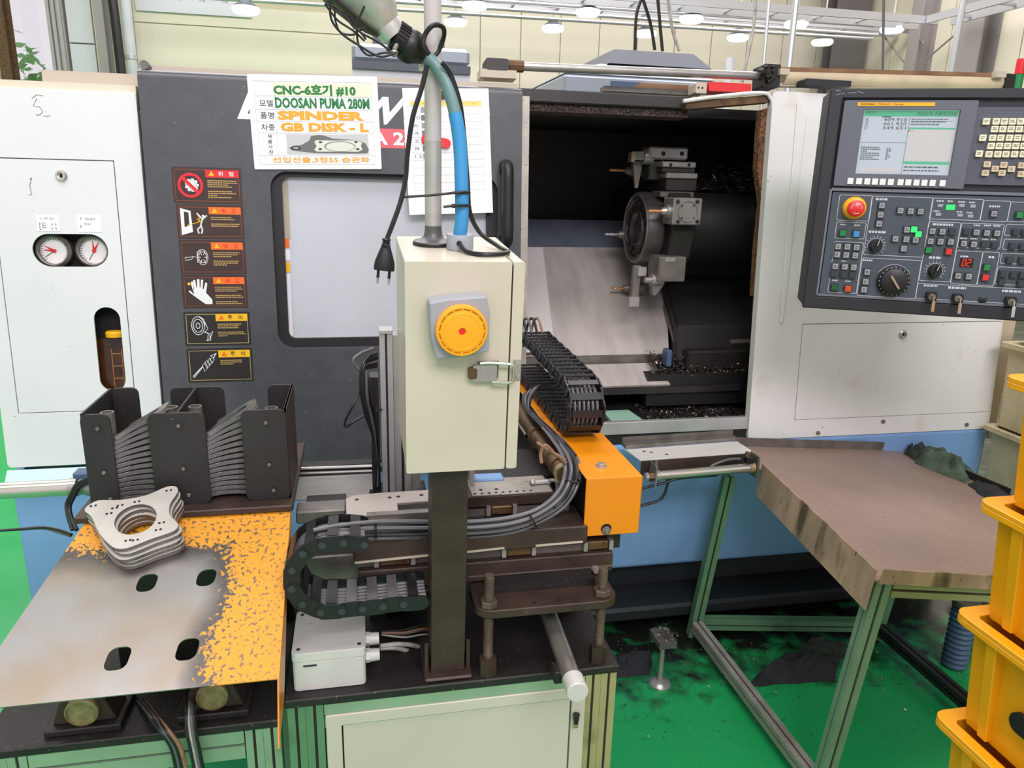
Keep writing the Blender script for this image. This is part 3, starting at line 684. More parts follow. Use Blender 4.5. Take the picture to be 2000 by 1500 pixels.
# --- warning labels
def wl(c, kind, head, tx, rows, seed):
    q = lr(*c, n1); n = n1+.0004; w = q[2]-q[0]; h = q[3]-q[1]; rnd = random.Random(seed)
    red = kind != 'y'
    o = P(slab(MF, *q, n1, n, .004), 'warning_label', 'decal_brown' if red else 'decal_black', lathe)
    a0, b0, a1, b1 = q[0]+.006, q[1]+.006, q[2]-.006, q[3]-.006; mb = MB(); e = .0012
    for r in ((a0, b0, a1, b0+e), (a0, b1-e, a1, b1), (a0, b0, a0+e, b1), (a1-e, b0, a1, b1)): slab(MF, *r, n, n+.0003, 0, mb)
    P(mb, 'label_border', 'decal_border' if red else 'decal_border_y', o)
    hx0 = a0+(a1-a0)*.48; hy = b1-(b1-b0)*.24
    P(slab(MF, hx0, hy, a1, b1, n, n+.0004), 'label_header', {'r': 'decal_red', 'o': 'decal_orange', 'y': 'decal_yellow'}[kind], o)
    mb = MB(); hw = a1-hx0; hh = b1-hy
    for k, ch in enumerate(head): text(mb, ch, MF, hx0+hw*(.38+.32*k), hy+hh*.2, hx0+hw*(.52+.32*k), hy+hh*.8, n+.0008, off=.01)
    P(mb, 'header_lettering', 'decal_white' if kind == 'r' else ('decal_red' if kind == 'o' else 'decal_brown'), o)
    mb = MB(); cx = hx0+hw*.18; s = hh*.38
    quad(mb, MF, [(cx-s, hy+hh*.2), (cx+s, hy+hh*.2), (cx, hy+hh*.86)], n+.0008); P(mb, 'warning_triangle', 'decal_yellow' if kind != 'y' else 'decal_orange', o)
    mb = MB(); yy = hy-.006
    for r in rows:
        lines(mb, MF, hx0+.004, yy-r*.0052, a1-.004, yy, r, n+.0006, .5, rnd); yy -= r*.0052+.007
    P(mb, 'small_print', 'decal_text', o)
    px0, px1, py0, py1 = a0+.004, hx0-.004, b0+.004, b1-.004; cx = (px0+px1)/2; cy = (py0+py1)/2; W = px1-px0; Hh = py1-py0
    m1 = MB(); m2 = MB(); nn = n+.0006; T = lambda u, v: (px0+W*u, py0+Hh*v)
    def path(mbx, pts, r=.0008, closed=False): mbx.tube([MF.p(*T(u, v), nn) for u, v in pts], r, 4, closed)
    c2 = 'decal_yellow'
    if tx == 'nogear':
        c2 = 'decal_red'; R = min(W, Hh)*.46
        for k in range(9):
            t = k*.7; quad(m1, MF, rrect(cx-.004+R*.42*math.cos(t)+R*.1, cy-.003+R*.42*math.sin(t), cx+.004+R*.42*math.cos(t)+R*.1, cy+.004+R*.42*math.sin(t), .001), nn)
        quad(m1, MF, circ(cx+R*.1, cy, R*.4, 16), nn)
        m2.prism([circ(cx, cy, R, 28), circ(cx, cy, R*.78, 28)], nn, nn+.0006, MF.M)
        d = R*.62; e2 = R*.1; m2.prism([(cx-d-e2, cy+d-e2), (cx-d+e2, cy+d+e2), (cx+d+e2, cy-d+e2), (cx+d-e2, cy-d-e2)][::-1], nn+.0004, nn+.0008, MF.M)
    elif tx == 'throw':
        m1.prism([[T(0, 0), T(.42, .12), T(.38, .9), T(0, 1)][::1], [T(.12, .3), T(.13, .88), T(.3, .84), T(.31, .36)]], nn, nn+.0004, MF.M)
        quad(m1, MF, circ(*T(.84, .72), W*.05, 10), nn)
        for pts in ([(.82, .62), (.74, .42), (.72, .3)], [(.8, .6), (.6, .82)], [(.82, .6), (.98, .74)], [(.73, .32), (.6, .22), (.64, .06)], [(.74, .34), (.78, .2), (.74, .06)]): path(m1, pts, .0022)
        for pts in ([(.22, .36), (.7, .5)], [(.6, .62), (.7, .5)], [(.66, .7), (.72, .52)]): path(m2, pts, .0011)
    elif tx == 'chuck':
        for r in (.2, .15): path(m1, [(.72+r*math.cos(t*.39), .5+.28*r/.2*math.sin(t*.39)) for t in range(16)], .0008, True)
        for k in range(6): t = k*1.05; path(m1, [(.72+.06*math.cos(t), .5+.09*math.sin(t)), (.72+.18*math.cos(t), .5+.25*math.sin(t))])
        path(m1, [(.52, .3), (.52, .7), (.66, .78)]); path(m1, [(.05, .48), (.36, .52), (.5, .5)]); path(m1, [(.05, .48), (.08, .38), (.3, .42), (.36, .52)])
    elif tx == 'hand':
        quad(m1, MF, [T(*q2) for q2 in ((.3, .4), (.28, .62), (.3, .95), (.38, .95), (.4, .66), (.43, .66), (.45, .98), (.54, .98), (.53, .66), (.56, .66), (.6, .97), (.68, .95), (.64, .62), (.68, .6), (.76, .86), (.83, .82), (.76, .46), (.98, .2), (.98, .02), (.72, .02), (.4, .26), (.1, .5), (.14, .56))], nn)
        quad(m1, MF, [T(*q2) for q2 in ((.2, .82), (.24, .9), (.3, .86), (.33, .62), (.28, .5))], nn); quad(m2, MF, circ(*T(.13, .8), W*.06, 12), nn+.0003)
    elif tx == 'pulley':
        for r in (1, .72, .3): path(m1, [(.38+.24*r*math.cos(t*.39), .62+.34*r*math.sin(t*.39)) for t in range(16)], .001, True)
        path(m1, [(.44, .97), (.6, .86), (.74, .5), (.6, .36)]); path(m1, [(.52, .94), (.68, .62)]); path(m1, [(.62, .38), (.8, .3), (.92, .42), (.84, .2), (.7, .1), (.74, .28)], .0012); path(m1, [(.8, .3), (.82, .08), (.66, .06)], .0012)
    else:
        for k in range(4): path(m1, [(.42+.1*k, .5+.06*k), (.5+.1*k, .28+.1*k), (.62+.09*k, .42+.1*k), (.54+.09*k, .64+.07*k)], .0009, True)
        path(m1, [(.06, .1), (.3, .34), (.44, .46)], .0016); path(m1, [(.05, .06), (.1, .06), (.4, .4)], .0008); path(m1, [(.84, .74), (.98, .94)], .0012); path(m1, [(.74, .84), (.98, .94)], .0008)
    P(m1, 'pictogram', 'decal_white', o)
    if m2.v: P(m2, 'pictogram_colour', c2, o)
wl((337, 327, 472, 398), 'r', '위험', 'nogear', (4, 4), 1)
wl((346, 400, 476, 467), 'o', '경고', 'throw', (2, 2), 2)
wl((351, 469, 480, 536), 'o', '경고', 'chuck', (3, 3), 3)
wl((356, 537, 483, 602), 'o', '경고', 'hand', (3, 2, 2), 4)
wl((360, 609, 489, 675), 'y', '주의', 'pulley', (3, 3), 5)
wl((366, 680, 494, 746), 'y', '주의', 'worm', (3,), 6)
# --- right body
oT = ln(1300, 205)[1]; oL = ln(1035, 500)[0]; oR = ln(1487, 500)[0]; bT = ln(1560, 180)[1]; bB = .0
ap = lr(1560, 630, 1945, 812)
rb = P(MB().prism([rrect(oR, bB, XR, bT, .014, 4), [(ap[0], ap[1]), (ap[0], ap[3]), (ap[2], ap[3]), (ap[2], ap[1])]], -.03, 0, MF.M), 'right_body', 'white_dirty', bevel=.004)
P(MB().box((1.66, 2.30, .66), (XR-.004, 3.6, 1.70)), 'right_body_shell', 'white_dirty')
P(MB().prism([[(ap[0], ap[1]), (ap[2], ap[1]), (ap[2], ap[3]), (ap[0], ap[3])], [(ap[0]+.006, ap[1]+.006), (ap[0]+.006, ap[3]-.006), (ap[2]-.006, ap[3]-.006), (ap[2]-.006, ap[1]+.006)]], -.012, -.007, MF.M), 'panel_seam', 'seam_dark')
acc = P(MB().prism(rrect(ap[0]+.0018, ap[1]+.0018, ap[2]-.0018, ap[3]-.0018, .002), -.006, 0, MF.M), 'access_panel', 'white_dirty')
lock(1763, 653, .015, acc)
for x, y in ((1887, 829), (1597, 845), (1724, 823)):
    a, b = ln(x, y); P(MB().cyl(MF.p(a, b, -.002), MF.p(a, b, .006), .007, n=6), 'bolt', 'steel_dull')
q = lr(1538, 215, 1556, 620); P(MB().prism([(q[0], ln(1550, 630)[1]), (q[0]+.012, ln(1550, 630)[1]), (q[2]+.004, bT-.06), (q[0], bT-.03)], 0, .006, MF.M), 'column_rib', 'white_dirty', bevel=.0045, seg=2)
P(MB().prism([ln(x, y, -.03) for x, y in ((1952, 200), (1932, 857), (1940, 857), (1990, 600), (2030, 200))], -.06, -.031, MF.M), 'shaded_body_edge', 'shaded_body_edge')  # rounded corner of the white body, its shade put into a beige grey
# frame lip around the opening's right and top corner
mb = MB(); pts = [(1336, 197), (1420, 186), (1490, 181), (1506, 190), (1511, 215), (1507, 330), (1494, 560), (1483, 700), (1475, 842)]
mb.tube(spline([MF.p(*ln(x, y), -.006) for x, y in pts], 5), .006, 8); P(mb, 'opening_lip', 'white_dirty')
mb = MB(); mb.prism([ln(x, y, -.02) for x, y in ((1336, 199), (1500, 186), (1503, 200), (1338, 214))][::-1], -.05, -.012, MF.M); P(mb, 'guard_lip_underside', 'rust_edge')
# rust-crusted guard just inside the opening
mb = MB(); outer = [(1508, 208), (1512, 260), (1507, 330), (1499, 450), (1490, 585), (1470, 578), (1476, 480), (1485, 400), (1476, 330), (1479, 280), (1484, 215)]
pl2 = [ln(x, y, -.04) for x, y in outer]; ar = sum(pl2[i-1][0]*pl2[i][1]-pl2[i][0]*pl2[i-1][1] for i in range(len(pl2)))
mb.prism(pl2 if ar > 0 else pl2[::-1], -.06, -.03, MF.M); P(mb, 'crusted_guard', 'rust_crust')
mb = MB(); pl2 = [ln(x, y, -.03) for x, y in ((1490, 585), (1476, 845), (1466, 845), (1476, 585))]; mb.prism(pl2[::-1], -.05, -.02, MF.M); P(mb, 'jamb_edge', 'rust_edge')
# header beam over the opening
q = (oL-.3, ln(1180, 207, -.04)[1], ln(1345, 195, -.04)[0], ln(1180, 181, -.04)[1])
P(slab(MF, *q, -.1, -.03), 'header_beam', 'black_oxide', bevel=.004)
P(slab(MF, q[0], q[1]-.022, q[2], q[1]-.0005, -.11, -.045), 'header_lower', 'dark_steel')
rr = random.Random(5); mb = MB()
for k in range(900):
    a = rr.uniform(oL, q[2]); b = q[1]-rr.uniform(.0, .02); c = MF.p(a, b, -.044); d = V((rr.gauss(0, 1), rr.gauss(0, .4), rr.gauss(0, 1))).normalized()*rr.uniform(.002, .006)
    mb.add([c-d, c+d, c+V((rr.gauss(0, .0015), -.003, rr.gauss(0, .0015)))], [(0, 1, 2)])
P(mb, 'header_chips', 'chip_mix', kind='stuff')
# slide block, rods and red valve on the header
P(slab(MF, *lr(1180, 172, 1360, 182, -.12), -.16, -.12), 'top_rail', 'steel_dull')
P(slab(MF, *lr(1255, 162, 1372, 178, -.12), -.2, -.14), 'rear_ledge', 'rail_brown')
q = lr(1379, 164, 1461, 182, -.06); P(slab(MF, *q, -.1, -.04, .003), 'red_slide_block', 'red_block', bevel=.003)
q = lr(1355, 163, 1376, 184, -.06); P(slab(MF, *q, -.1, -.045, .004), 'slide_end', 'beam_beige'); mb = MB()
for dx in (.25, .6):
    mb.cyl(MF.p(q[0]+(q[2]-q[0])*dx, q[1]+.016, -.046), MF.p(q[0]+(q[2]-q[0])*dx, q[1]+.016, -.044), .003, n=8)
P(mb, 'slide_end_screws', 'hole_black')
# pneumatic door cylinder along the top
cy = -.05
def tp(x, y): return MF.p(*ln(x, y, cy), cy)
cylA = P(MB().cyl(tp(1525, 152), tp(1963, 164), .0285, n=24), 'door_cylinder', 'tube_cream')
for x0, x1, y0, y1 in ((1487, 1519, 127, 172), (1957, 1975, 146, 182)):
    q = lr(x0, y0, x1, y1, cy+.02); P(slab(MF, *q, cy-.035, cy+.035, .004), 'cylinder_end', 'black_plastic', cylA, bevel=.003)
P(MB().bar(tp(1515, 138)+MF.en*.02, tp(1962, 150)+MF.en*.02, .012, .012), 'sensor_rail', 'rail_brown', cylA)
for x, y in ((1530, 141), (1952, 146)):
    q = lr(x-9, y-6, x+9, y+6, cy+.04); P(slab(MF, *q, cy+.025, cy+.05), 'sensor', 'beam_beige', cylA)
P(MB().cyl(tp(1000, 129), tp(1488, 149), .0125, n=14), 'cylinder_rod', 'steel', cylA)
P(MB().cyl(tp(985, 128), tp(1022, 130), .017, n=8), 'rod_nut', 'rust_edge', cylA)
P(slab(MF, *lr(945, 118, 990, 142, cy), cy-.03, cy+.03, .008), 'rod_clevis', 'black_oxide', cylA, bevel=.004)
P(slab(MF, *lr(935, 140, 1005, 156, cy), cy-.03, cy+.03), 'clevis_bracket', 'beam_beige', cylA)
P(MB().bar(tp(1515, 166), tp(1960, 174), .03, .01), 'cylinder_base', 'beam_beige', cylA)
q = lr(1566, 158, 1655, 170, 0); P(slab(MF, *q, -.03, .02, .003), 'pivot_block', 'panel_black')
mb = MB(); c = tp(1484, 150)
for k in range(10):
    mb.cyl(c+V((rr.uniform(-.02, .02), -.02, rr.uniform(-.03, .03))), c+V((rr.uniform(-.02, .02), -.05, rr.uniform(-.03, .03))), rr.uniform(.004, .009), n=6)
P(mb, 'hose_fittings', 'black_grimy', cylA)
# --- blue skirt, black base
zt = .655; zs = PY(1200, 1112, 2.15).z
mb = MB(); mb.prism([(XL+.0, zs+.02), (XL+.02, zs), (XR, zs), (XR, zt-.004), (XL, zt-.004)], 0, -.03, Matrix(((1, 0, 0, 0), (0, 0, -1, 2.15), (0, 1, 0, 0), (0, 0, 0, 1))))
P(mb, 'blue_skirt', 'blue_paint', bevel=.012, seg=2)
zl = PY(100, 938, 2.13).z; rl_ = PY(100, 912, 2.16).z
P(MB().hexa([(XL, 2.12, zl), (-.5, 2.12, zl), (-.5, 2.149, zl), (XL, 2.149, zl), (XL, 2.147, rl_), (-.5, 2.147, rl_), (-.5, 2.149, rl_), (XL, 2.149, rl_)]), 'skirt_ledge', 'blue_lit')  # paler blue than the skirt: light on the sloped top put into colour
P(MB().box((XL+.3, 2.2, .03), (XR-.05, 3.6, zs)), 'base', 'blue_base_black')
P(MB().box((XL, 2.185, zs+.001), (XL+.02, 3.6, .65)), 'blue_skirt_side', 'blue_paint')
P(MB().box((XR-.02, 2.185, zs+.001), (XR, 3.6, .65)), 'blue_skirt_side', 'blue_paint')
P(MB().box((.6, 2.05, .06), (XR-.4, 2.2, .11)), 'base_toe', 'blue_base_black', bevel=.01)
p = PZ(1288, 1335, 0); mb = MB(); mb.lathe([(0, 0), (.034, 0), (.034, .004), (.026, .012), (.012, .016), (.008, .03), (.007, .14), (0, .14)], Matrix.Translation(p), 20); foot = P(mb, 'levelling_foot', 'steel')
P(MB().box((p.x-.02, p.y-.02, .135), (p.x+.035, p.y+.06, .155)), 'foot_bracket', 'steel_dull', foot)
mb = MB()
for k in range(260):
    c = p+V((.01+rr.gauss(0, .016), .01+rr.gauss(0, .016), .156+abs(rr.gauss(0, .014)))); d = V((rr.gauss(0, 1), rr.gauss(0, 1), rr.gauss(0, 1))).normalized()*.005
    mb.add([c, c+d, c+V((rr.gauss(0, .003), rr.gauss(0, .003), .003))], [(0, 1, 2)])
P(mb, 'chip_heap', 'chip_mix', foot, kind='stuff')
# --- working chamber
ch = []
def C(a, b, name='chamber_wall', m='chamber_black', **k): return P(MB().box(a, b), name, m, **k)
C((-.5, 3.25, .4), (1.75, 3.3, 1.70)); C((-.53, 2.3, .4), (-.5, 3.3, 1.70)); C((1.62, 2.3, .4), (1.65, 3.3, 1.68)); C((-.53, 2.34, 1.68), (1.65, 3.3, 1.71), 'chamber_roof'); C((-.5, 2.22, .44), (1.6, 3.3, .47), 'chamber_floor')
# slanted bed covers
A0 = PY(1030, 428, 3.0); A1 = PY(1228, 430, 3.0); B0 = PY(1040, 482, 2.88); C0 = PY(1110, 695, 2.46); C1 = PY(1306, 692, 2.46)
def sheet(a, b, c, d, th, name, m):
    n = (b-a).cross(d-a).normalized(); n = -n if n.y > 0 else n
    P(MB().hexa([a-n*th, b-n*th, c-n*th, d-n*th, a, b, c, d]) if True else None, name, m)
xl = .2; xr_ = A1.x+.12
sheet(V((xl, C0.y, C0.z)), V((C1.x, C0.y, C0.z)), V((xr_, B0.y, B0.z)), V((xl, B0.y, B0.z)), .01, 'bed_cover', 'bed_steel')
sheet(V((xl, B0.y+.001, B0.z+.001)), V((xr_, B0.y+.001, B0.z+.001)), V((xr_, 3.0, A0.z)), V((xl, 3.0, A0.z)), .01, 'bed_cover_upper', 'bed_steel_blue')
E0 = PY(1060, 482, 2.86); E1 = PY(1085, 690, 2.44)
sheet(V((xl, C0.y-.015, C0.z+.02)), V((E1.x, C0.y-.015, C0.z+.02)), V((E0.x+.0, B0.y-.02, B0.z+.0)), V((xl, B0.y-.02, B0.z+.0)), .004, 'telescopic_cover', 'bright_alu')
P(MB().box((xl, 2.44, C0.z-.035), (C1.x+.01, 2.47, C0.z-.001)), 'bed_lip', 'steel_dull')
D0 = PY(1140, 712, 2.43); D1 = PY(1275, 706, 2.43); G0 = PY(1165, 755, 2.33)
sheet(V((xl, 2.33, G0.z)), V((D1.x+.03, 2.33, G0.z)), V((D1.x, 2.43, D0.z)), V((xl, 2.43, D0.z)), .008, 'lower_plate', 'bed_steel')
P(MB().box((xl, 2.325, G0.z-.03), (oR+.05, 2.34, G0.z-.009)), 'lower_plate_edge', 'black_oxide')
zf = PY(1320, 822, 2.23).z
P(MB().box((xl, 2.19, zf-.012), (oR-.002, 2.235, zf)), 'front_ledge', 'aluminium_dirty', bevel=.002)
P(slab(MF, xl+.32, ln(1300, 846)[1], oR-.002, ln(1300, 822)[1], -.03, -.004), 'ledge_face', 'aluminium', bevel=.002)
P(slab(MF, xl, ln(1300, 905)[1], oR-.002, ln(1300, 848)[1], -.03, -.012), 'ledge_skirt', 'chamber_black')
mb = MB()
for x, y in ((1367, 846), (1383, 845)):
    a, b = ln(x, y+2, -.01); mb.cyl(MF.p(a, b, -.013), MF.p(a, b, -.008), .006, n=8)
P(mb, 'ledge_screws', 'steel_dull')
P(MB().hexa([(xl, 2.236, .50), (oR+.1, 2.236, .50), (oR+.1, 2.50, .52), (xl, 2.50, .52), (xl, 2.236, zf-.03), (oR+.1, 2.236, zf-.03), (oR+.1, 2.5, zf+.02), (xl, 2.5, zf+.02)]), 'chip_trough', 'chamber_black')
qa = PY(1190, 778, 2.33); qb = PY(1258, 816, 2.26)
def trz(y): return zf-.03+(y-2.236)/.264*.05
P(MB().hexa([(qa.x, 2.25, trz(2.25)), (qb.x+.02, 2.25, trz(2.25)), (qb.x-.02, 2.36, trz(2.36)), (qa.x-.01, 2.36, trz(2.36)), (qa.x, 2.25, trz(2.25)+.01), (qb.x+.02, 2.25, trz(2.25)+.01), (qb.x-.02, 2.36, trz(2.36)+.01), (qa.x-.01, 2.36, trz(2.36)+.01)]), 'conveyor_window', 'pale_green_plate')
# cross slide and its brown-streaked way covers
zc = C0.z
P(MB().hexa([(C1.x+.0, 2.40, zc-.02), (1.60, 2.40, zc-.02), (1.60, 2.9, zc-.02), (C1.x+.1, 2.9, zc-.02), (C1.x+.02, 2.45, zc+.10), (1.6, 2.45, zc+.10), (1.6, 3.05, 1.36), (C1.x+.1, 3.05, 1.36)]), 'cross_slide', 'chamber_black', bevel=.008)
for (pts, m) in ((((1303, 600), (1330, 690)), 'steel_dull'), (((1345, 585), (1362, 690)), 'brown_steel'), (((1372, 590), (1395, 685)), 'black_oxide'), (((1402, 585), (1450, 672)), 'steel_dull')):
    (x0, y0), (x1, y1) = pts; a = PY(x0, y0, 2.62); b = PY(x1, y1, 2.42); w = .05 if m != 'steel_dull' else .03
    if x0 > 1400: w = .09
    P(MB().bar(a, b, w, .014, (0, -1, 1)), 'way_cover', m)
P(MB().box((C1.x+.03, 2.36, zc-.04), (1.6, 2.42, zc+.03)), 'wiper_block', 'black_grimy', bevel=.006)
q = PY(1312, 700, 2.36); P(MB().box((q.x-.02, 2.355, q.z-.03), (q.x+.0, 2.40, q.z+.03)), 'blue_wiper', 'roof_blue', bevel=.004)
# headstock side in the dark on the left
P(MB().cyl((.1, 2.85, 1.3), (.42, 2.85, 1.3), .16, n=28), 'spindle_chuck', 'chamber_black')
# chips: trough and heap behind the turret
def chips(name, cnt, fn, m, size=(.003, .010)):
    mb = MB()
    for k in range(cnt):
        c = fn(); d = V((rr.gauss(0, 1), rr.gauss(0, 1), rr.gauss(0, .6))).normalized()*rr.uniform(*size); e = d.cross(V((rr.gauss(0, 1), rr.gauss(0, 1), rr.gauss(0, 1)))).normalized()*rr.uniform(.001, .0028)
        mb.add([c-d, c+e, c+d, c-e], [(0, 1, 2, 3)])
    return P(mb, name, m, kind='stuff')
def tr():
    y = rr.uniform(2.245, 2.48); return V((rr.uniform(qb.x+.02, oR+.05), y, trz(y)+.002+abs(rr.gauss(0, .006))))
chips('chips_dark', 3200, tr, 'chip_dark'); chips('chips_bright', 1100, tr, 'chip_mix')
def sh2():
    x = rr.uniform(D1.x-.03, oR+.08); y = rr.uniform(2.345, 2.44); return V((x, y, D0.z-.03+(y-2.34)*.5+abs(rr.gauss(0, .012))))
chips('chips_shelf', 1500, sh2, 'chip_mix', (.002, .007)); chips('chips_shelf_dark', 1200, sh2, 'chip_dark')
P(MB().box((D1.x-.05, 2.345, zc-.16), (1.6, 2.5, zc-.045)), 'shelf_block', 'chamber_black')
# support block behind the turret, with stringy swarf on top
ub = PY(1360, 300, 2.75)
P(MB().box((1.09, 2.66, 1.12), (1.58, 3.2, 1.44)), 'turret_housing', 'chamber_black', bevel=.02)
def sw():
    return V((rr.uniform(1.12, 1.5), rr.uniform(2.64, 2.85), 1.45+abs(rr.gauss(0, .045))))
chips('swarf', 700, sw, 'chip_mix', (.006, .026)); chips('swarf_dark', 1500, sw, 'chip_dark', (.006, .026))
def sw2():
    return V((rr.uniform(1.10, 1.38), 2.655, rr.uniform(1.28, 1.43)-.1*rr.random()))
chips('chips_on_housing', 500, sw2, 'chip_mix', (.001, .004))

# ================================================================ tool turret inside the machine
def pbox(x0, y0, x1, y1, Y, dep, mb=None):
    a = PY(x0, (y0+y1)/2, Y).x; c = PY(x1, (y0+y1)/2, Y).x; zt = PY((x0+x1)/2, y0, Y).z; zb = PY((x0+x1)/2, y1, Y).z
    mb = mb or MB(); mb.box((a, Y, zb), (c, Y+dep, zt)); return mb
tc_ = PY(1247, 446, 2.58)
tur = thing('tool_turret', 'grey disc tool turret with drill holders inside the dark machine', 'tool turret', tc_)
Mx = Matrix.Translation(tc_)@Matrix(((0, 0, -1, 0), (0, 1, 0, 0), (1, 0, 0, 0), (0, 0, 0, 1)))     # local z -> -X
def tb(mb, name, m, par=None, **k): return mb.build(name, m, par or tur, **k)
tb(MB().lathe([(0, .0), (.045, .0), (.055, .012), (.062, .012), (.066, .004), (.1, .004), (.104, .012), (.125, .012), (.128, .006), (.128, -.045), (.12, -.055)], Mx, 40), 'turret_disc', 'turret_grey')
tb(MB().lathe([(.112, .0125), (.114, .016), (.122, .016), (.124, .0125)], Mx, 40), 'disc_rim', 'steel_dull')
mb = MB()
for k in range(14):
    t = 2*math.pi*k/14; c = Mx@V((.084*math.cos(t), .084*math.sin(t), .004)); mb.cyl(c, c+V((-.008, 0, 0)), .009, n=8)
tb(mb, 'disc_bolts', 'black_oxide', kind=None)
tb(MB().prism(circ(0, 0, .175, 12), -.14, -.055, Mx), 'turret_drum', 'black_oxide', bevel=.006)
tb(MB().cyl(tc_+V((.14, 0, 0)), tc_+V((.4, 0, 0)), .13, n=28), 'turret_shaft', 'chamber_black')
def drill(p, L, r, m='copper_tool', par=None):
    q = p+V((-L, 0, 0)); mb = MB().cyl(p, q, r, n=10).cyl(q, q+V((-r*1.2, 0, 0)), r, .0005, n=10)
    o = tb(mb, 'drill', m, par); mb = MB(); N = 26
    for ph in (0, math.pi): mb.tube([p+V((-L*i/N, r*.96*math.cos(ph+i*.45), r*.96*math.sin(ph+i*.45))) for i in range(N+1)], r*.22, 4)
    tb(mb, 'drill_flutes', 'steel', par); return o
# upper holder with boring bar
h = tb(pbox(1268, 287, 1345, 312, 2.50, .07), 'tool_holder', 'steel', bevel=.006)
mb = MB()
for x in (1296, 1332): c = PY(x, 300, 2.499); mb.cyl(c, c+V((0, .003, 0)), .008, n=12)
tb(mb, 'holder_screw_holes', 'hole_black', h)
c = PY(1262, 306, 2.53); tb(MB().cyl(c+V((.02, 0, 0)), c+V((-.012, 0, 0)), .026, n=16), 'collar', 'steel', h)
c = PY(1250, 304, 2.53); tb(MB().bar(c+V((.01, 0, 0)), c+V((-.035, 0, -.002)), .03, .028), 'boring_head', 'steel_dull', h)
tb(pbox(1233, 298, 1240, 316, 2.51, .03), 'carbide_insert', 'brass', h)
tb(pbox(1268, 313, 1294, 352, 2.52, .06), 'holder_body', 'black_oxide', h, bevel=.004)
# far side holders pointing left
for (x, y, lx, Y, m) in ((1232, 333, 1192, 2.62, 'copper_tool'), (1216, 458, 1183, 2.70, 'steel'), (1226, 563, 1197, 2.66, 'copper_tool')):
    c = PY(x, y, Y); o = tb(MB().cyl(c+V((.06, 0, 0)), c, .022, n=14).cyl(c, c+V((-.018, 0, 0)), .016, .013, n=14), 'tool_collet', 'steel_dull')
    drill(c+V((-.018, 0, 0)), max(.02, c.x-.018-PY(lx, y, Y).x), .005, m, o)
c = PY(1246, 315, 2.55); tb(MB().hexa([c+V((-.004, 0, -.09)), c+V((.006, 0, -.09)), c+V((.006, .01, -.09)), c+V((-.004, .01, -.09)), c+V((-.018, 0, 0)), c+V((.018, 0, 0)), c+V((.018, .02, 0)), c+V((-.018, .02, 0))]), 'turning_blade', 'steel_dull')
# two ribbed blocks on the right
for k, (a, b) in enumerate((((1295, 316), (1360, 327)), ((1302, 338), (1363, 349)))):
    o = tb(pbox(a[0], a[1], b[0], b[1], 2.46, .09), 'tool_holder', 'steel', bevel=.003)
    tb(pbox(a[0]-1, b[1]+1, b[0]-2, b[1]+(11 if k == 0 else 24), 2.465, .085), 'holder_body', 'black_oxide', o, bevel=.003)
    if k == 0:
        mb = MB()
        for x in (1310, 1346): c = PY(x, 322, 2.459); mb.cyl(c, c+V((0, .002, 0)), .006, n=10)
        tb(mb, 'holder_screw_holes', 'hole_black', o)
tb(pbox(1290, 374, 1356, 386, 2.47, .08), 'tool_holder', 'steel_dull', bevel=.003)
# square faced holder with drill
o = tb(pbox(1315, 387, 1371, 440, 2.36, .09), 'square_holder', 'steel', bevel=.004)
mb = MB(); mr = MB()
for x, y in ((1324, 394), (1362, 394), (1324, 433), (1362, 433)):
    c = PY(x, y, 2.359); mr.cyl(c, c+V((0, .002, 0)), .009, n=14); c = c-V((0, .0012, 0)); mb.cyl(c, c+V((0, .002, 0)), .0055, n=8)
for x, y in ((1332, 402), (1355, 402), (1332, 426), (1355, 426)): c = PY(x, y, 2.3585); mb.cyl(c, c+V((0, .002, 0)), .003, n=8)
tb(mr, 'screw_heads', 'steel_dull', o); tb(mb, 'screw_sockets', 'hole_black', o)
c = PY(1343, 414, 2.359); mb = MB(); mb.tube([c+V((.034*math.cos(t*.2618), -.0005, .034*math.sin(t*.2618))) for t in range(24)], .001, 4, True); tb(mb, 'turned_ring', 'steel_dull', o)
c = PY(1312, 413, 2.40); tb(MB().cyl(c+V((.02, 0, 0)), c+V((-.022, 0, 0)), .022, n=18).cyl(c+V((-.022, 0, 0)), c+V((-.038, 0, 0)), .015, .012, n=14), 'tool_collet', 'steel', o)
drill(c+V((-.038, 0, 0)), .042, .0065, 'copper_tool', o)
# lower holder plate with collet
o = tb(pbox(1287, 502, 1340, 551, 2.38, .10), 'square_holder', 'steel_dull', bevel=.004)
tb(pbox(1300, 503, 1319, 511, 2.378, .004), 'maker_plate', 'steel', o)
c = PY(1283, 547, 2.42); tb(MB().cyl(c+V((.02, 0, 0)), c+V((-.022, 0, 0)), .021, n=18).cyl(c+V((-.022, 0, 0)), c+V((-.045, 0, 0)), .01, n=12), 'tool_collet', 'steel', o)
c = PY(1282, 560, 2.41); tb(MB().hexa([c+V((-.01, 0, -.03)), c+V((.0, 0, -.03)), c+V((.0, .03, -.03)), c+V((-.01, .03, -.03)), c+V((-.018, 0, .01)), c+V((.03, 0, .01)), c+V((.03, .03, .01)), c+V((-.018, .03, .01))]), 'gusset', 'steel_dull', o)
a = PY(1244, 518, 2.46); b = PY(1237, 598, 2.46)
o = tb(MB().bar(b, a, .03, .02, (0, -1, 0)), 'blade_holder', 'steel_dull', bevel=.003)
tb(pbox(1228, 580, 1250, 600, 2.445, .02), 'blade_clamp', 'steel', o, bevel=.003)
tb(pbox(1246, 522, 1264, 540, 2.44, .03), 'clamp_block', 'steel', o, bevel=.003)

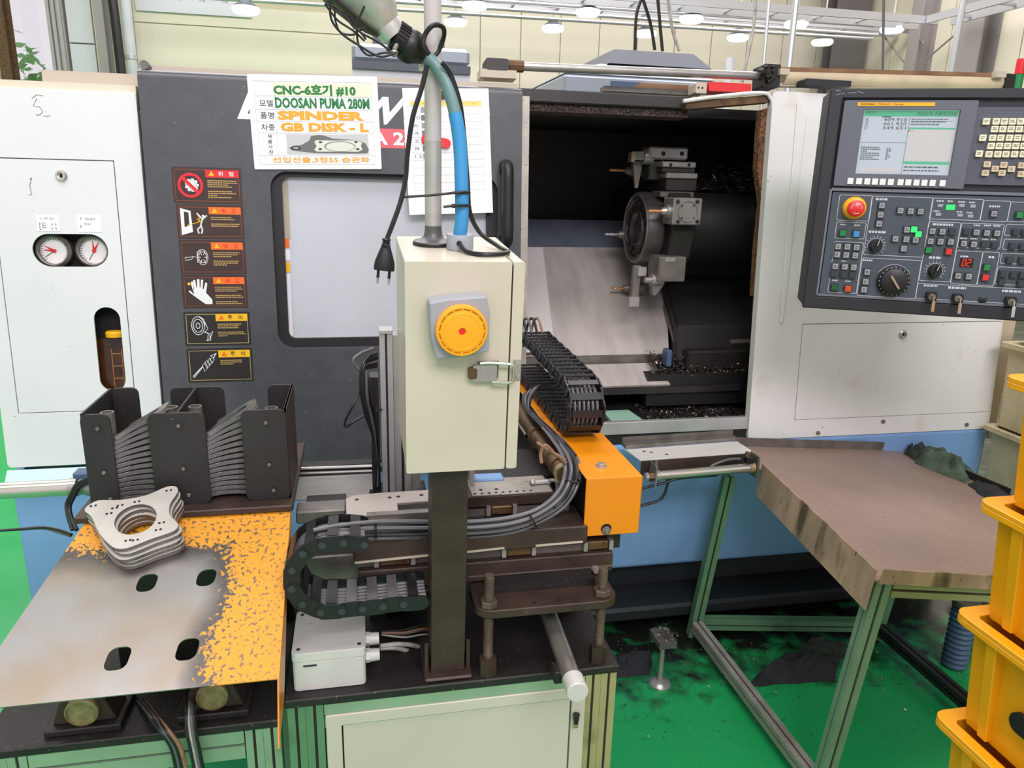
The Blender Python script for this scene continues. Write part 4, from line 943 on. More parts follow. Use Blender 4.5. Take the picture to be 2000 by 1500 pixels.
# ================================================================ operator panel
pz = math.radians(26); P0 = PY(1622, 175, 1.75)
PF = Frame(P0, (math.cos(pz), -math.sin(pz), 0), (0, 0, 1))
PA = thing('operator_panel', 'black operator panel with lit screen, keys and red stop button', 'control panel', P0-V((0, 0, .54)))
def pp(mb, name, m, par=None, **k): return mb.build(name, m, par or PA, **k)
def pr4(x0, y0, x1, y1, n=0): return PF.rect(x0, y0, x1, y1, n)
W_, H_ = .66, .535
def shell(a, b, dep): return MB().prism([(0, -H_), (W_, -H_), (W_, 0), (0, 0)], -dep, 0, PF.M)
pp(shell(0, 0, .13), 'housing', 'panel_black', bevel=.006)
pp(slab(PF, .05, -.40, W_-.03, -.05, -.26, -.131), 'rear_box', 'panel_black', bevel=.008)
pp(slab(PF, W_-.2, -.3, W_-.08, -.14, -.42, -.261), 'swing_arm', 'white_paint', bevel=.006)
fx0, fy0 = PF.px(1597, 586); tx0, ty0 = PF.px(1640, 372)
pp(MB().prism([[(-.001, -H_-.001), (W_+.001, -H_-.001), (W_+.001, .001), (-.001, .001)], [(.03, -H_+.032), (.03, -.022), (W_-.02, -.022), (W_-.02, -H_+.032)]], 0, .012, PF.M), 'outer_frame', 'panel_black', bevel=.003)
# screen unit
b = pr4(1640, 197, 1893, 366); bez = pp(MB().prism([rrect(.034, b[1], b[2], b[3], .004), rrect(*pr4(1677, 215, 1862, 341), .002)], .001, .016, PF.M), 'screen_bezel', 'panel_grey', bevel=.003)
s = pr4(1680, 216, 1861, 341, .006)
scr = pp(slab(PF, s[0]-.004, s[1]-.004, s[2]+.004, s[3]+.004, .003, .006), 'screen', 'screen_lit')
sx = lambda u: s[0]+(s[2]-s[0])*u; sy = lambda v: s[1]+(s[3]-s[1])*v
def scr_rect(u0, v0, u1, v1, m, n=.0065, nm='screen_area'): return pp(slab(PF, sx(u0), sy(v0), sx(u1), sy(v1), .006, n), nm, m, scr)
scr_rect(0, .91, 1, 1, 'screen_green'); scr_rect(.5, .715, 1, .74, 'screen_green'); scr_rect(.52, .22, 1, .7, 'screen_warm'); scr_rect(.5, .17, 1, .21, 'screen_green'); scr_rect(.5, .68, .56, .7, 'key_orange')
for u in range(5): scr_rect(.04+.088*u, .035, .12+.088*u, .095, 'screen_warm')
mb = MB(); T = lambda st, u0, v0, u1, v1: text(mb, st, PF, sx(u0), sy(v0), sx(u1), sy(v1), .0068)
T('00200 N00000', .57, .925, .985, .975); T('POS', .02, .95, .12, .985)
for k, (c, vv) in enumerate((('X', '409.910'), ('Z', '461.920'), ('C', '349.651'))):
    v = .835-.064*k; T(c, .02, v, .06, v+.045); T(vv, .22, v, .475, v+.05)
lines(mb, PF, sx(.02), sy(.22), sx(.24), sy(.44), 7, .0068); lines(mb, PF, sx(.3), sy(.22), sx(.36), sy(.42), 6, .0068); lines(mb, PF, sx(.52), sy(.77), sx(.96), sy(.89), 3, .0068, .35); lines(mb, PF, sx(.52), sy(.04), sx(.95), sy(.15), 2, .0068, .35)
for (u0, v0, u1, v1) in ((.0, .5, .5, .504), (.5, .0, .503, .91), (.52, .84, .97, .843), (.2, .895, .3, .91)): slab(PF, sx(u0), sy(v0), sx(u1), sy(v1), .006, .0067, 0, mb)
pp(mb, 'screen_print', 'screen_text', scr)
q = pr4(1675, 200, 1826, 207, .016); st = pp(slab(PF, *q, .016, .0172), 'brand_strip', 'estop_yellow', bez)
mb = MB(); w = q[2]-q[0]; h = q[3]-q[1]; text(mb, 'DOOSAN', PF, q[0]+w*.04, q[1]+h*.25, q[0]+w*.23, q[1]+h*.75, .0175, off=.03); text(mb, 'FANUC i Series', PF, q[0]+w*.27, q[1]+h*.2, q[0]+w*.6, q[1]+h*.8, .0175)
pp(mb, 'brand_lettering', 'print_black', bez)
K = []
def key(x, y, wpx, hpx, m, par, nm='key', n0=.002, n1=.012, leg=None):
    a, bb = PF.px(x, y, n1); d0 = PF.px(x+wpx/2, y, n1)[0]-PF.px(x-wpx/2, y, n1)[0]; d1 = PF.px(x, y-hpx/2, n1)[1]-PF.px(x, y+hpx/2, n1)[1]
    o = slab(PF, a-d0/2, bb-d1/2, a+d0/2, bb+d1/2, n0, n1, .0012).build(nm, m, par, bevel=.0012)
    if leg: lines(leg, PF, a-d0*.3, bb-d1*.22, a+d0*.32, bb+d1*.3, 2, n1+.0004, .45)
    return a, bb, d0, d1
leg = MB()
for i, x in enumerate((1661, 1678, 1694, 1709, 1724, 1740, 1759, 1774, 1790, 1805.5, 1821.5, 1841)): key(x, 353.5+.4*(x-1661)/16, 11.5, 12, 'key_white', bez, 'soft_key', .010, .019)
# mdi keypad
mq = pr4(1888, 210, 2060, 362); md = pp(slab(PF, PF.px(1888, 290)[0], mq[1], W_-.03, mq[3], .001, .010, .004), 'keypad_plate', 'panel_slate2', bevel=.003)
q = pr4(1895, 200, 2030, 208)
for x, y in ((1927, 237), (1946, 237), (1962, 237), (1978, 237), (1994, 237), (1943, 252), (1959, 252), (1975, 252), (1991, 252), (1920, 269), (1939, 269), (1955, 269), (1972, 269), (1988, 269), (1936, 285), (1952, 285), (1968, 285), (1984, 285), (1913, 300), (1932, 301), (1949, 301), (1965, 301), (1982, 301), (1999, 301), (2010, 237), (2007, 252), (2004, 269), (2000, 285)):
    key(x, y, 13.5, 12.5, 'key_cream', md, 'key', .009, .018, leg)
for x, y in ((1928.5, 321), (1944, 329.5), (1961, 322), (1976, 330), (1925, 337.5), (1957.5, 337.5), (1996, 323), (1995, 340)): key(x, y, 13.5, 11.5, 'key_tan', md, 'key', .009, .018, leg)
pp(leg, 'key_legends', 'key_legend', md)
# lower control field
cx0 = PF.px(1612, 500)[0]-.004; cf = pp(slab(PF, cx0, PF.px(1700, 592)[1]-.006, W_-.024, PF.px(1700, 377)[1], .001, .008, .002), 'control_plate', 'panel_slate', bevel=.002)
cp0 = PF.px(1700, 371)[1]; pp(slab(PF, cx0-.004, cp0-.004, W_-.02, cp0+.003, .001, .012), 'plate_rim', 'panel_rim')
pp(slab(PF, cx0-.008, -H_+.036, cx0-.003, cp0, .001, .012), 'plate_rim', 'panel_rim'); pp(slab(PF, cx0-.006, -H_+.033, W_-.022, -H_+.038, .001, .012), 'plate_rim', 'panel_rim')
mb = MB(); Z = lambda x, y: (1500+x/4., 350+y/4.)            # helper for places measured on an enlarged view
def zbox(x0, y0, x1, y1):
    a = PF.px(*Z(x0, y0), .008); c = PF.px(*Z(x1, y1), .008)
    o = rrect(a[0], c[1], c[0], a[1], .004, 3); i = rrect(a[0]+.0011, c[1]+.0011, c[0]-.0011, a[1]-.0011, .003, 3)
    mb.prism([o, i], .008, .0086, PF.M)
for r in ((560, 120, 790, 330), (536, 332, 750, 470), (812, 130, 1215, 612), (520, 484, 690, 895), (735, 612, 1150, 935), (1285, 145, 1655, 325), (1685, 165, 1870, 335), (1255, 330, 1425, 805), (1512, 340, 1810, 548), (1470, 556, 1630, 828), (1680, 565, 1760, 838), (1895, 175, 2120, 340), (1860, 350, 2120, 450), (1845, 465, 2120, 560), (1825, 575, 2120, 672), (1795, 682, 2100, 838), (1170, 812, 2080, 985)): zbox(*r)
pp(mb, 'field_outlines', 'panel_line', cf)
lg = MB(); cap = MB()
def zk(x, y, m='key_grey', w=58, h=58, nm='push_button', lit=False):
    X, Yy = Z(x, y); a, bb, d0, d1 = key(X, Yy, w/4, h/4, 'key_dark', cf, 'button_frame', .007, .013)
    q0 = slab(PF, a-d0*.36, bb-d1*.36, a+d0*.36, bb+d1*.36, .012, .0155, .001).build(nm, m, cf, bevel=.001)
    if m in ('key_grey',): lines(lg, PF, a-d0*.22, bb-d1*.22, a+d0*.25, bb+d1*.22, 2, .0158, .5)
for x, y in ((890, 205), (880, 278), (868, 348), (1035, 245), (1115, 250), (1193, 252), (1085, 395), (995, 465), (1080, 470), (1153, 475), (1060, 542), (1285, 405), (1362, 410), (1270, 485), (1348, 488), (1428, 490), (1765, 270), (1628, 415), (1710, 420), (1790, 422), (1530, 503), (1608, 508), (775, 725), (762, 800), (750, 862), (1485, 755), (1568, 760), (548, 525), (620, 528), (692, 532), (540, 588), (610, 592), (682, 596), (525, 680), (600, 684), (670, 688)): zk(x, y)
for x, y in ((1440, 412), (1550, 412), (1690, 512), (1770, 516), (1935, 415), (1910, 525), (1888, 635), (1835, 742), (1920, 748), (1825, 808), (1985, 640), (1990, 752), (1975, 815), (515, 740), (590, 745), (660, 750), (2010, 420), (1990, 530)): zk(x, y, 'key_dark')
for x, y, m in ((585, 420, 'key_green'), (690, 428, 'key_blue'), (520, 845, 'key_green_dark'), (625, 855, 'key_orange'), (1255, 555, 'key_green'), (1412, 565, 'key_red'), (1710, 690, 'key_green'), (1698, 768, 'key_red'), (1965, 280, 'key_green'), (1140, 392, 'lamp_green_lit'), (1175, 430, 'lamp_green_lit')): zk(x, y, m, 64, 62, 'coloured_button')
for x, y, m in ((1425, 220, 'lamp_green_lit'), (1345, 205, 'key_grey'), (1513, 205, 'key_grey'), (1600, 210, 'key_grey'), (1330, 275, 'key_grey'), (1500, 280, 'key_grey'), (1580, 288, 'key_grey')):
    X, Yy = Z(x, y); w = 13 if m == 'key_grey' else 22; a, bb = PF.px(X, Yy, .008); d = .0075 if m == 'key_grey' else .012
    slab(PF, a-d*.8, bb-d*.5, a+d*.8, bb+d*.5, .008, .0095, .001).build('indicator', m, cf)
for (x0, y0, x1, y1, s_) in ((840, 148, 960, 165, 'RAPID OVERRIDE'), (785, 405, 930, 420, 'FEEDRATE OVERRIDE'), (1285, 348, 1465, 362, 'SPINDLE OVERRIDE'), (1255, 605, 1390, 622, 'SPINDLE SPEED'), (740, 628, 830, 640, 'HANDLE'), (1500, 597, 1570, 610, 'TOOL NO'), (1720, 600, 1780, 618, 'COOLANT'), (1725, 205, 1830, 220, 'WORK LIGHT'), (1215, 826, 1330, 838, 'SETTING MODE'), (1405, 842, 1560, 856, 'PROGRAM PROTECT'), (1825, 868, 1980, 882, 'CHUCKING')):
    a = PF.px(*Z(x0, y1), .008); c = PF.px(*Z(x1, y0), .008); lines(cap, PF, a[0], a[1], c[0], c[1], 1, .0088, .8)
for x, y in ((1345, 170), (1430, 172), (1513, 178), (1600, 182), (1320, 250), (1500, 255), (1580, 262), (590, 355), (700, 360), (525, 790), (630, 797), (1635, 360), (1715, 362), (1790, 365), (1530, 462), (1610, 465), (1700, 470), (1770, 472), (600, 640)):
    a, bb = PF.px(*Z(x, y), .008); lines(cap, PF, a-.008, bb-.002, a+.008, bb+.002, 1, .0088, .8)
pp(lg, 'button_legends', 'key_dark', cf); pp(cap, 'captions', 'panel_line', cf)
def pcirc(x, y, n): a, bb = PF.px(*Z(x, y), n); return PF.M@Matrix.Translation((a, bb, n))
# emergency stop
M0 = pcirc(672, 226, .008); pp(MB().lathe([(0, .0), (.028, 0), (.028, .006), (.024, .012), (.018, .014), (.018, .0)], M0, 32), 'stop_collar', 'estop_yellow', cf)
pp(MB().lathe([(.014, .01), (.0195, .02), (.0205, .026), (.0195, .033), (.015, .0365), (0, .038)], M0, 32), 'emergency_stop', 'estop_red', cf)
mb = MB()
for k in range(3): mb.tube([M0@V((.012*math.cos(2.094*k+t*.12), .012*math.sin(2.094*k+t*.12), .0375)) for t in range(10)], .0009, 4)
pp(mb, 'stop_arrows', 'panel_line', cf)
# selector dials
for x, y, ang in ((838, 520, 75), (1300, 715, 75)):
    Mk = pcirc(x, y, .008); pp(MB().lathe([(.015, 0), (.0145, .012), (.012, .015), (0, .015)], Mk, 20), 'override_dial', 'black_plastic', cf)
    t = math.radians(ang); pp(MB().bar(Mk@V((-.017*math.cos(t)*1.1, -.017*math.sin(t)*1.1, .014)), Mk@V((.017*math.cos(t), .017*math.sin(t), .014)), .007, .014, PF.en), 'dial_grip', 'black_rubber', cf, bevel=.002)
    pp(MB().bar(Mk@V((.003*math.cos(t), .003*math.sin(t), .0215)), Mk@V((.015*math.cos(t), .015*math.sin(t), .0215)), .0016, .0006, PF.en), 'dial_mark', 'panel_line', cf)
    mb = MB(); mb.tube([Mk@V((.0185*math.cos(math.radians(a2)), .0185*math.sin(math.radians(a2)), .0006)) for a2 in range(-40, 215, 15)], .0006, 4)
    for a2 in range(-40, 215, 21):
        c, s2 = math.cos(math.radians(a2)), math.sin(math.radians(a2)); mb.bar(Mk@V((.021*c, .021*s2, .0006)), Mk@V((.0245*c, .0245*s2, .0006)), .0014, .0006, PF.en)
    pp(mb, 'dial_scale', 'panel_line', cf)
Mh = pcirc(975, 795, .008)
pp(MB().lathe([(0, 0), (.0375, 0), (.0385, .004), (.0375, .01), (.035, .012), (.033, .012), (.032, .018), (.029, .02), (0, .02)], Mh, 40), 'handwheel', 'black_plastic', cf)
mb = MB()
for k in range(20):
    t = 2*math.pi*k/20; mb.bar(Mh@V((.0335*math.cos(t), .0335*math.sin(t), .0124)), Mh@V((.0355*math.cos(t), .0355*math.sin(t), .0124)), .002, .0005, PF.en)
mb.tube([Mh@V((.041*math.cos(math.radians(a2)), .041*math.sin(math.radians(a2)), .0006)) for a2 in range(30, 155, 8)], .0006, 4)
pp(mb, 'handwheel_scale', 'panel_line', cf)
pp(MB().bar(Mh@V((-.010, .014, .022)), Mh@V((.012, -.017, .022)), .006, .005, PF.en), 'handwheel_grip', 'steel_bright', cf, bevel=.001)
# led read-out
a = PF.px(*Z(1495, 685), .008); c = PF.px(*Z(1605, 620), .008); dis = pp(slab(PF, a[0]-.001, a[1], c[0]+.001, c[1], .008, .0092), 'read_out', 'hole_black', cf)
mb = MB(); hh = c[1]-a[1]; wd_ = (c[0]-a[0])
def seg7(ch, x0, wv):
    S = {'0': 'abcdef', '2': 'abged'}[ch]; y0 = a[1]+hh*.14; H2 = hh*.72; t = .0012; sl = .12
    pos = {'a': (0, 1, 1, 1), 'd': (0, 0, 1, 0), 'g': (0, .5, 1, .5), 'f': (0, .5, 0, 1), 'e': (0, 0, 0, .5), 'b': (1, .5, 1, 1), 'c': (1, 0, 1, .5)}
    for q in S:
        u0, v0, u1, v1 = pos[q]; mb.bar(PF.p(x0+wv*u0+sl*H2*v0, y0+H2*v0, .0095), PF.p(x0+wv*u1+sl*H2*v1, y0+H2*v1, .0095), t, .0006, PF.en)
seg7('0', a[0]+wd_*.14, wd_*.24); seg7('2', a[0]+wd_*.54, wd_*.24); pp(mb, 'read_out_digits', 'led_red', cf)
# key switches
for x, y in ((1270, 915), (1475, 930), (1888, 955)):
    Mk = pcirc(x, y, .008); o = pp(slab(PF, *(lambda q: (q[0]-.012, q[1]-.012, q[0]+.012, q[1]+.012))(PF.px(*Z(x, y), .008)), .008, .018, .004), 'key_switch', 'black_plastic', cf, bevel=.002)
    pp(MB().lathe([(0, 0), (.0085, 0), (.0085, .014), (0, .014)], Mk, 16), 'switch_barrel', 'steel_dull', cf)
    pp(MB().bar(Mk@V((0, .004, .022)), Mk@V((.001, -.008, .022)), .0025, .016, PF.en), 'key_blade', 'steel_bright', cf)
    pp(MB().bar(Mk@V((.001, -.008, .03)), Mk@V((.002, -.034, .03)), .007, .002, PF.en), 'key_bow', 'steel_bright', cf)
Mk = pcirc(1675, 942, .008); pp(MB().lathe([(0, 0), (.009, 0), (.009, .003), (.007, .004), (0, .004)], Mk, 18), 'blank_plug', 'black_plastic', cf)
mb = MB()
for pts in (((530, 715), (545, 705), (565, 712), (560, 735), (530, 742)), ((575, 738), (590, 725), (600, 735)), ((620, 728), (690, 724)), ((700, 715), (725, 722), (750, 728))):
    mb.tube([PF.p(*PF.px(1500+x/4, y/4, .012), .0122) for x, y in pts], .0008, 4)
pp(mb, 'chalk_scribble', 'pencil')

# ================================================================ signs hanging on the door
NS = .0262
def quadframe(c, n):
    """frame from four picked corners TL TR BR BL on the door plane"""
    pts = [V(MF.p(*MF.px(x, y, n), n)) for x, y in c]
    ex = (pts[1]-pts[0]+pts[2]-pts[3]); ey = (pts[0]-pts[3]+pts[1]-pts[2]); ey = ey-ex*(ey.dot(ex)/ex.dot(ex))
    w = ((pts[1]-pts[0]).length+(pts[2]-pts[3]).length)/2; h = ((pts[0]-pts[3]).length+(pts[1]-pts[2]).length)/2
    cc = sum(pts, V())/4; ex.normalize(); ey.normalize()
    return Frame(cc-ex*w/2-ey*h/2, ex, ey), w, h
SF, sw_, sh_ = quadframe([(484, 144), (738, 150), (744, 330), (495, 331)], NS)
sign = slab(SF, 0, 0, sw_, sh_, -.0015, 0, .003).build('machine_sign', 'paper', loc=SF.O)
tag(sign, 'white laminated machine sign with green and orange lettering on the grey door', 'sign')
def su(x, y):           # place on the enlarged view -> sign coordinates
    return ((x-165)/(1005-165)*.905+.045)*sw_, (1-(.068+(y-550)/(1170-550)*.876))*sh_
def srect(x0, y0, x1, y1, m, n=.0004, nm='print_area'): a = su(x0, y1); b = su(x1, y0); return slab(SF, a[0], a[1], b[0], b[1], 0, n).build(nm, m, sign)
srect(300, 560, 1003, 656, 'print_cream')
mb = MB()
def sline(x0, y0, x1, y1):
    a = su(x0, y0); b = su(x1, y1); mb.bar(SF.p(a[0], a[1], .0004), SF.p(b[0], b[1], .0004), .0009, .0005, SF.en)
for y in (550, 660, 757, 845, 935, 1105, 1170): sline(165, y, 1005, y)
for x in (165, 1005): sline(x, 550, x, 1170)
sline(300, 550, 300, 1105)
mb.build('sign_table_lines', 'print_line', sign)
def stext(s_, x0, y0, x1, y1, m, off=.012, nm='sign_lettering', shear=0):
    mb = MB(); a = su(x0, y1); b = su(x1, y0); text(mb, s_, SF, a[0], a[1], b[0], b[1], .0008, off, shear); return mb.build(nm, m, sign)
stext('CNC-6호기 #10', 300, 570, 890, 655, 'print_green', .05)
stext('DOOSAN PUMA 280M', 305, 668, 985, 750, 'print_green', .04)
stext('SPINDER', 315, 768, 940, 837, 'print_orange', .055)
stext('GB DISK - L', 330, 855, 970, 924, 'print_orange', .055)
for s_, y in (('모델', 690), ('품명', 780), ('차종', 868)): stext(s_, 195, y, 290, y+48, 'print_black', .004)
for k, s_ in enumerate('제품사진'): stext(s_, 234, 945+40*k, 264, 975+40*k, 'print_black', .004)
stext('선입선출,3정5S 습관화', 255, 1115, 965, 1162, 'print_orange', .02)
srect(365, 943, 963, 1095, 'print_line', .0005, 'photo_ground')
def spoly(pts, m, n, nm='photo_print'):
    mb = MB(); quad(mb, SF, [su(x, y) for x, y in pts], n); mb.build(nm, m, sign)
spoly([(380, 1045), (420, 1030), (470, 1025), (530, 990), (545, 955), (600, 948), (640, 952), (700, 975), (880, 985), (940, 1010), (963, 1060), (950, 1085), (880, 1090), (560, 1085), (470, 1075), (400, 1065)], 'print_mid', .0008)
spoly([(565, 1000), (580, 988), (700, 990), (880, 988), (915, 1005), (905, 1030), (915, 1060), (880, 1075), (580, 1075), (560, 1060), (580, 1035)], 'print_part', .0011)
spoly([(635+115*(1+math.cos(t*.2618)), 1035+40*math.sin(t*.2618)) for t in range(24)], 'print_mid', .0014)
spoly([(645+107*(1+math.cos(t*.2618)), 1037+36*math.sin(t*.2618)) for t in range(24)], 'print_part', .0017)
for x, y in ((610, 1002), (870, 1000), (605, 1055), (880, 1055)): spoly([(x+14*math.cos(t*.6), y+7*math.sin(t*.6)) for t in range(10)], 'print_black', .0017)
spoly([(430+35*math.cos(t*.5), 1048+16*math.sin(t*.5)) for t in range(12)], 'print_black', .0011); spoly([(430+22*math.cos(t*.5), 1048+10*math.sin(t*.5)) for t in range(12)], 'print_grey', .0014)

TF, tw_, th_ = quadframe([(788, 173), (955, 172), (962, 416), (797, 419)], NS)
sheet2 = slab(TF, 0, 0, tw_, th_, -.0006, 0).build('tool_list_sheet', 'paper', loc=TF.O)
tag(sheet2, 'white tool list sheet with a printed table behind the lamp pole', 'sheet')
def t2(u0, v0, u1, v1, m, nm='print_area', n=.0003): return slab(TF, u0*tw_, (1-v1)*th_, u1*tw_, (1-v0)*th_, 0, n).build(nm, m, sheet2)
t2(.08, .098, .91, .138, 'print_yellow')
mb = MB(); vs = [.098, .138]+[.138+.0606*k for k in range(1, 12)]
for v in vs: mb.bar(TF.p(.08*tw_, (1-v)*th_, .0003), TF.p(.91*tw_, (1-v)*th_, .0003), .0007, .0004, TF.en)
for u in (.08, .195, .3, .455, .6, .745, .91): mb.bar(TF.p(u*tw_, (1-.098)*th_, .0003), TF.p(u*tw_, (1-.80)*th_, .0003), .0007, .0004, TF.en)
mb.build('sheet_table_lines', 'print_line', sheet2)
mb = MB()
for k, s_ in enumerate(('', '10', '6', '4', '2', '8', '12')):
    if s_: text(mb, s_, TF, .105*tw_, (1-.18-.0606*k)*th_, (.135+.028*len(s_))*tw_, (1-.153-.0606*k)*th_, .0005)
lines(mb, TF, .3*tw_, (1-.092)*th_, .72*tw_, (1-.075)*th_, 1, .0005); mb.build('sheet_numbers', 'print_grey', sheet2)
for k in range(7): t2(.2, .146+.0606*k, .292, .19+.0606*k, 'print_mid' if k % 2 else 'print_grey', 'tool_photo')
mb = MB()
for u in (.22, .35, .5, .64, .79): lines(mb, TF, u*tw_, (1-.128)*th_, (u+.06)*tw_, (1-.11)*th_, 1, .0005)
mb.build('header_print', 'print_orange', sheet2)
a = MF.px(823, 270, NS+.006); b = MF.px(880, 282, NS+.006)
mg = MB(); ang = math.atan2(b[1]-a[1], b[0]-a[0]); cx, cy_ = (a[0]+b[0])/2, (a[1]+b[1])/2; L = math.hypot(b[0]-a[0], b[1]-a[1])
mg.prism(rrect(-L/2, -.0125, L/2, .0125, .0124, 8), NS+.0006, NS+.011, MF.M@Matrix.Translation((cx, cy_, 0))@Matrix.Rotation(ang, 4, 'Z'))
tag(mg.build('red_magnet', 'decal_red', bevel=.003, seg=2, loc=MF.p(cx, cy_, NS)), 'red oval magnet pinning the tool list sheet', 'magnet')
a, b = MF.px(864, 185, NS+.004); tag(MB().prism(circ(a, b, .011, 20), NS+.0006, NS+.009, MF.M).build('black_magnet', 'black_plastic', bevel=.002, loc=MF.p(a, b, NS)), 'small round black magnet at the top of the tool list sheet', 'magnet')

# ================================================================ post with the cream control box
ZC = .62
tl = math.radians(4)
BF = Frame((0, 1.137, ZC), (1, 0, 0), (0, -math.sin(tl), math.cos(tl)))        # front of the post, leaning a little forward
st = thing('control_box_stand', 'cream control box with yellow buzzer on a dark square post', 'control box', (.137, 1.15, ZC))
def sp(mb, name, m, par=None, **k): return mb.build(name, m, par or st, **k)
x0 = BF.px(843, 1100)[0]; x1 = BF.px(911, 1100)[0]; bb0 = BF.px(900, 922, .03)[1]
sp(slab(BF, x0, .008, x1, bb0+.05, -.064, 0, .004), 'post', 'dark_steel', bevel=.004, seg=2)
bx = (BF.px(828, 1345)[0], BF.px(920, 1345)[0])
mb = MB(); mb.prism([[(bx[0], -.018), (bx[1], -.018), (bx[1], .115), (bx[0], .115)]], .0005, .008, Matrix.Translation((0, 1.137, ZC))); sp(mb, 'base_plate', 'dark_steel', bevel=.003)
for xx in (bx[0]+.005, bx[1]-.006):
    mb = MB(); mb.prism([(0, 0), (.0, .06), (.03, 0)], -.003, .003, Matrix(((0, 0, 1, xx), (1, 0, 0, 1.14), (0, 1, 0, ZC+.008), (0, 0, 0, 1)))); sp(mb, 'gusset', 'dark_steel')
NB = .03; q = BF.rect(792, 511, 994, 918, NB); qr = BF.px(1018, 700, NB)[0]; qt = BF.px(890, 511, NB)[1]; qb_ = BF.px(900, 920, NB)[1]; bd = .235
sp(slab(BF, q[0], qb_, q[2]-.0012, qt, NB-bd, NB, .003), 'box_body', 'cream_paint', bevel=.003, seg=2)
sp(slab(BF, q[2]-.004, qb_+.006, q[2]+.004, qt-.006, NB-bd+.006, NB-.006), 'box_seal', 'seam_dark')
lid = sp(slab(BF, q[2]+.0012, qb_, qr, qt, NB-bd, NB, .004), 'box_lid', 'cream_paint', bevel=.004, seg=2)
# yellow buzzer
c = BF.px(897, 632, NB); e0 = BF.px(833, 580, NB); e1 = BF.px(948, 690, NB)
corner = [(834, 581), (870, 574), (944, 569), (950, 600), (949, 640), (949, 676), (905, 686), (848, 690), (838, 650)]
pl2 = [BF.px(x, y, NB) for x, y in corner]; ar = sum(pl2[i-1][0]*pl2[i][1]-pl2[i][0]*pl2[i-1][1] for i in range(len(pl2)))
bz_ = sp(MB().prism(pl2 if ar > 0 else pl2[::-1], NB+.0005, NB+.03, BF.M), 'buzzer_base', 'beacon_plate', bevel=.005, seg=2)
Mb = BF.M@Matrix.Translation((c[0]-.0015, c[1], NB+.03)); R = abs(BF.px(948, 632, NB+.03)[0]-BF.px(846, 632, NB+.03)[0])/2
sp(MB().lathe([(R*.98, 0), (R, .004), (R, .010), (R*.96, .014), (R*.9, .0145), (R*.88, .0135), (R*.8, .0135), (R*.79, .0145), (R*.72, .0150), (.006, .0155), (.005, .013), (0, .013)], Mb, 48), 'buzzer_face', 'beacon_yellow', bz_)
mb = MB()
for k in range(16):
    for j in range(4):
        a0 = 2*math.pi*(k+.12+.19*j)/16; a1 = a0+2*math.pi*.19/16
        mb.add([Mb@V((r*math.cos(t), r*math.sin(t), .01375)) for r, t in ((R*.835, a0), (R*.865, a0), (R*.865, a1), (R*.835, a1))], [(0, 1, 2, 3)])
sp(mb, 'sound_slots', 'beacon_slot', bz_)
mb = MB(); mb.prism(circ(0, 0, .0045, 16), .0131, .0136, Mb); sp(mb, 'buzzer_centre', 'decal_red', bz_)
mb = MB(); mb.tube([Mb@V((R*.70*math.cos(t*.131), R*.70*math.sin(t*.131), .0150)) for t in range(48)], .0007, 4, True); sp(mb, 'face_ring', 'estop_yellow', bz_)
# toggle latch across the lid seam
l0 = BF.rect(922, 709, 968, 740, NB); lt = sp(slab(BF, *l0, NB+.003, NB+.012, .003), 'latch_plate', 'steel', bevel=.002)
sp(slab(BF, BF.px(913, 720, NB)[0], l0[1]+.004, l0[0]+.006, l0[3]-.004, NB+.004, NB+.012, .003), 'latch_tab', 'brown_steel', lt, bevel=.002)
sp(slab(BF, l0[0]+.008, l0[1]+.002, l0[2]+.004, l0[3]+.003, NB+.0005, NB+.003), 'latch_base', 'steel_dull', lt)
mb = MB(); pts = [BF.p(*BF.px(x, y, NB), NB+.012) for x, y in ((935, 705), (955, 704), (985, 706), (997, 708), (1000, 715), (1000, 732), (996, 741), (985, 743), (958, 742))]
mb.tube(spline(pts, 4), .0024, 8); sp(mb, 'latch_wire', 'steel_bright', lt)
h0 = BF.rect(1003, 702, 1017, 740, NB); hk = sp(slab(BF, h0[0], h0[1], min(h0[2], qr-.0005), h0[3], NB+.0005, NB+.004), 'latch_keeper', 'steel', lid)
sp(MB().bar(BF.p(h0[0]+.001, h0[1]+.01, NB+.006), BF.p(h0[0]+.001, h0[3]-.01, NB+.006), .005, .012, BF.en), 'keeper_hook', 'steel', lid)
mb = MB()
for yy in (709, 733): a, b = BF.px(1011, yy, NB+.004); mb.prism(circ(a, b, .0028, 10), NB+.004, NB+.0058, BF.M)
sp(mb, 'keeper_screws', 'steel_bright', lid)
# marks on the box top
top_n = lambda x, y: PLN(x, y, BF.ey, BF.ey.dot(BF.p(0, qt)))
TPM = Frame(BF.p(0, qt), BF.ex, -BF.en)           # box top plane: x right, y away, n up
TPM = Frame(BF.p(0, qt), (1, 0, 0), -BF.en)
def onTop(x, y): return TPM.px(x, y, 0)

# ================================================================ pole on the box
upv = TPM.en
a, b = onTop(846, 478); pole = thing('lamp_pole', 'upright grey aluminium pole on a black flange atop the cream box', 'pole', TPM.p(a, b, 0))
Mp = TPM.M@Matrix.Translation((a, b, .0005))
MB().lathe([(0, 0), (.031, 0), (.032, .003), (.031, .006), (.02, .009), (.015, .014), (.0135, .022), (.0133, .03), (.0125, .031), (0, .031)], Mp, 28).build('flange', 'flange_grey', pole)
MB().lathe([(.0322, 0), (.0328, .002), (.032, .0045)], Mp, 28).build('flange_rubber', 'black_rubber', pole)
base = Mp@V((0, 0, .028)); dp = (PLN(845, 0, (0, 1, 0), base.y-.02)-base).normalized()
ptop = base+dp*.62; rp = .0128
MB().cyl(base, base+dp*.13, rp*1.02, n=20).build('lower_tube', 'pole_alu', pole)
MB().cyl(base+dp*.13, ptop, rp, n=20).build('upper_tube', 'conduit_grey', pole)
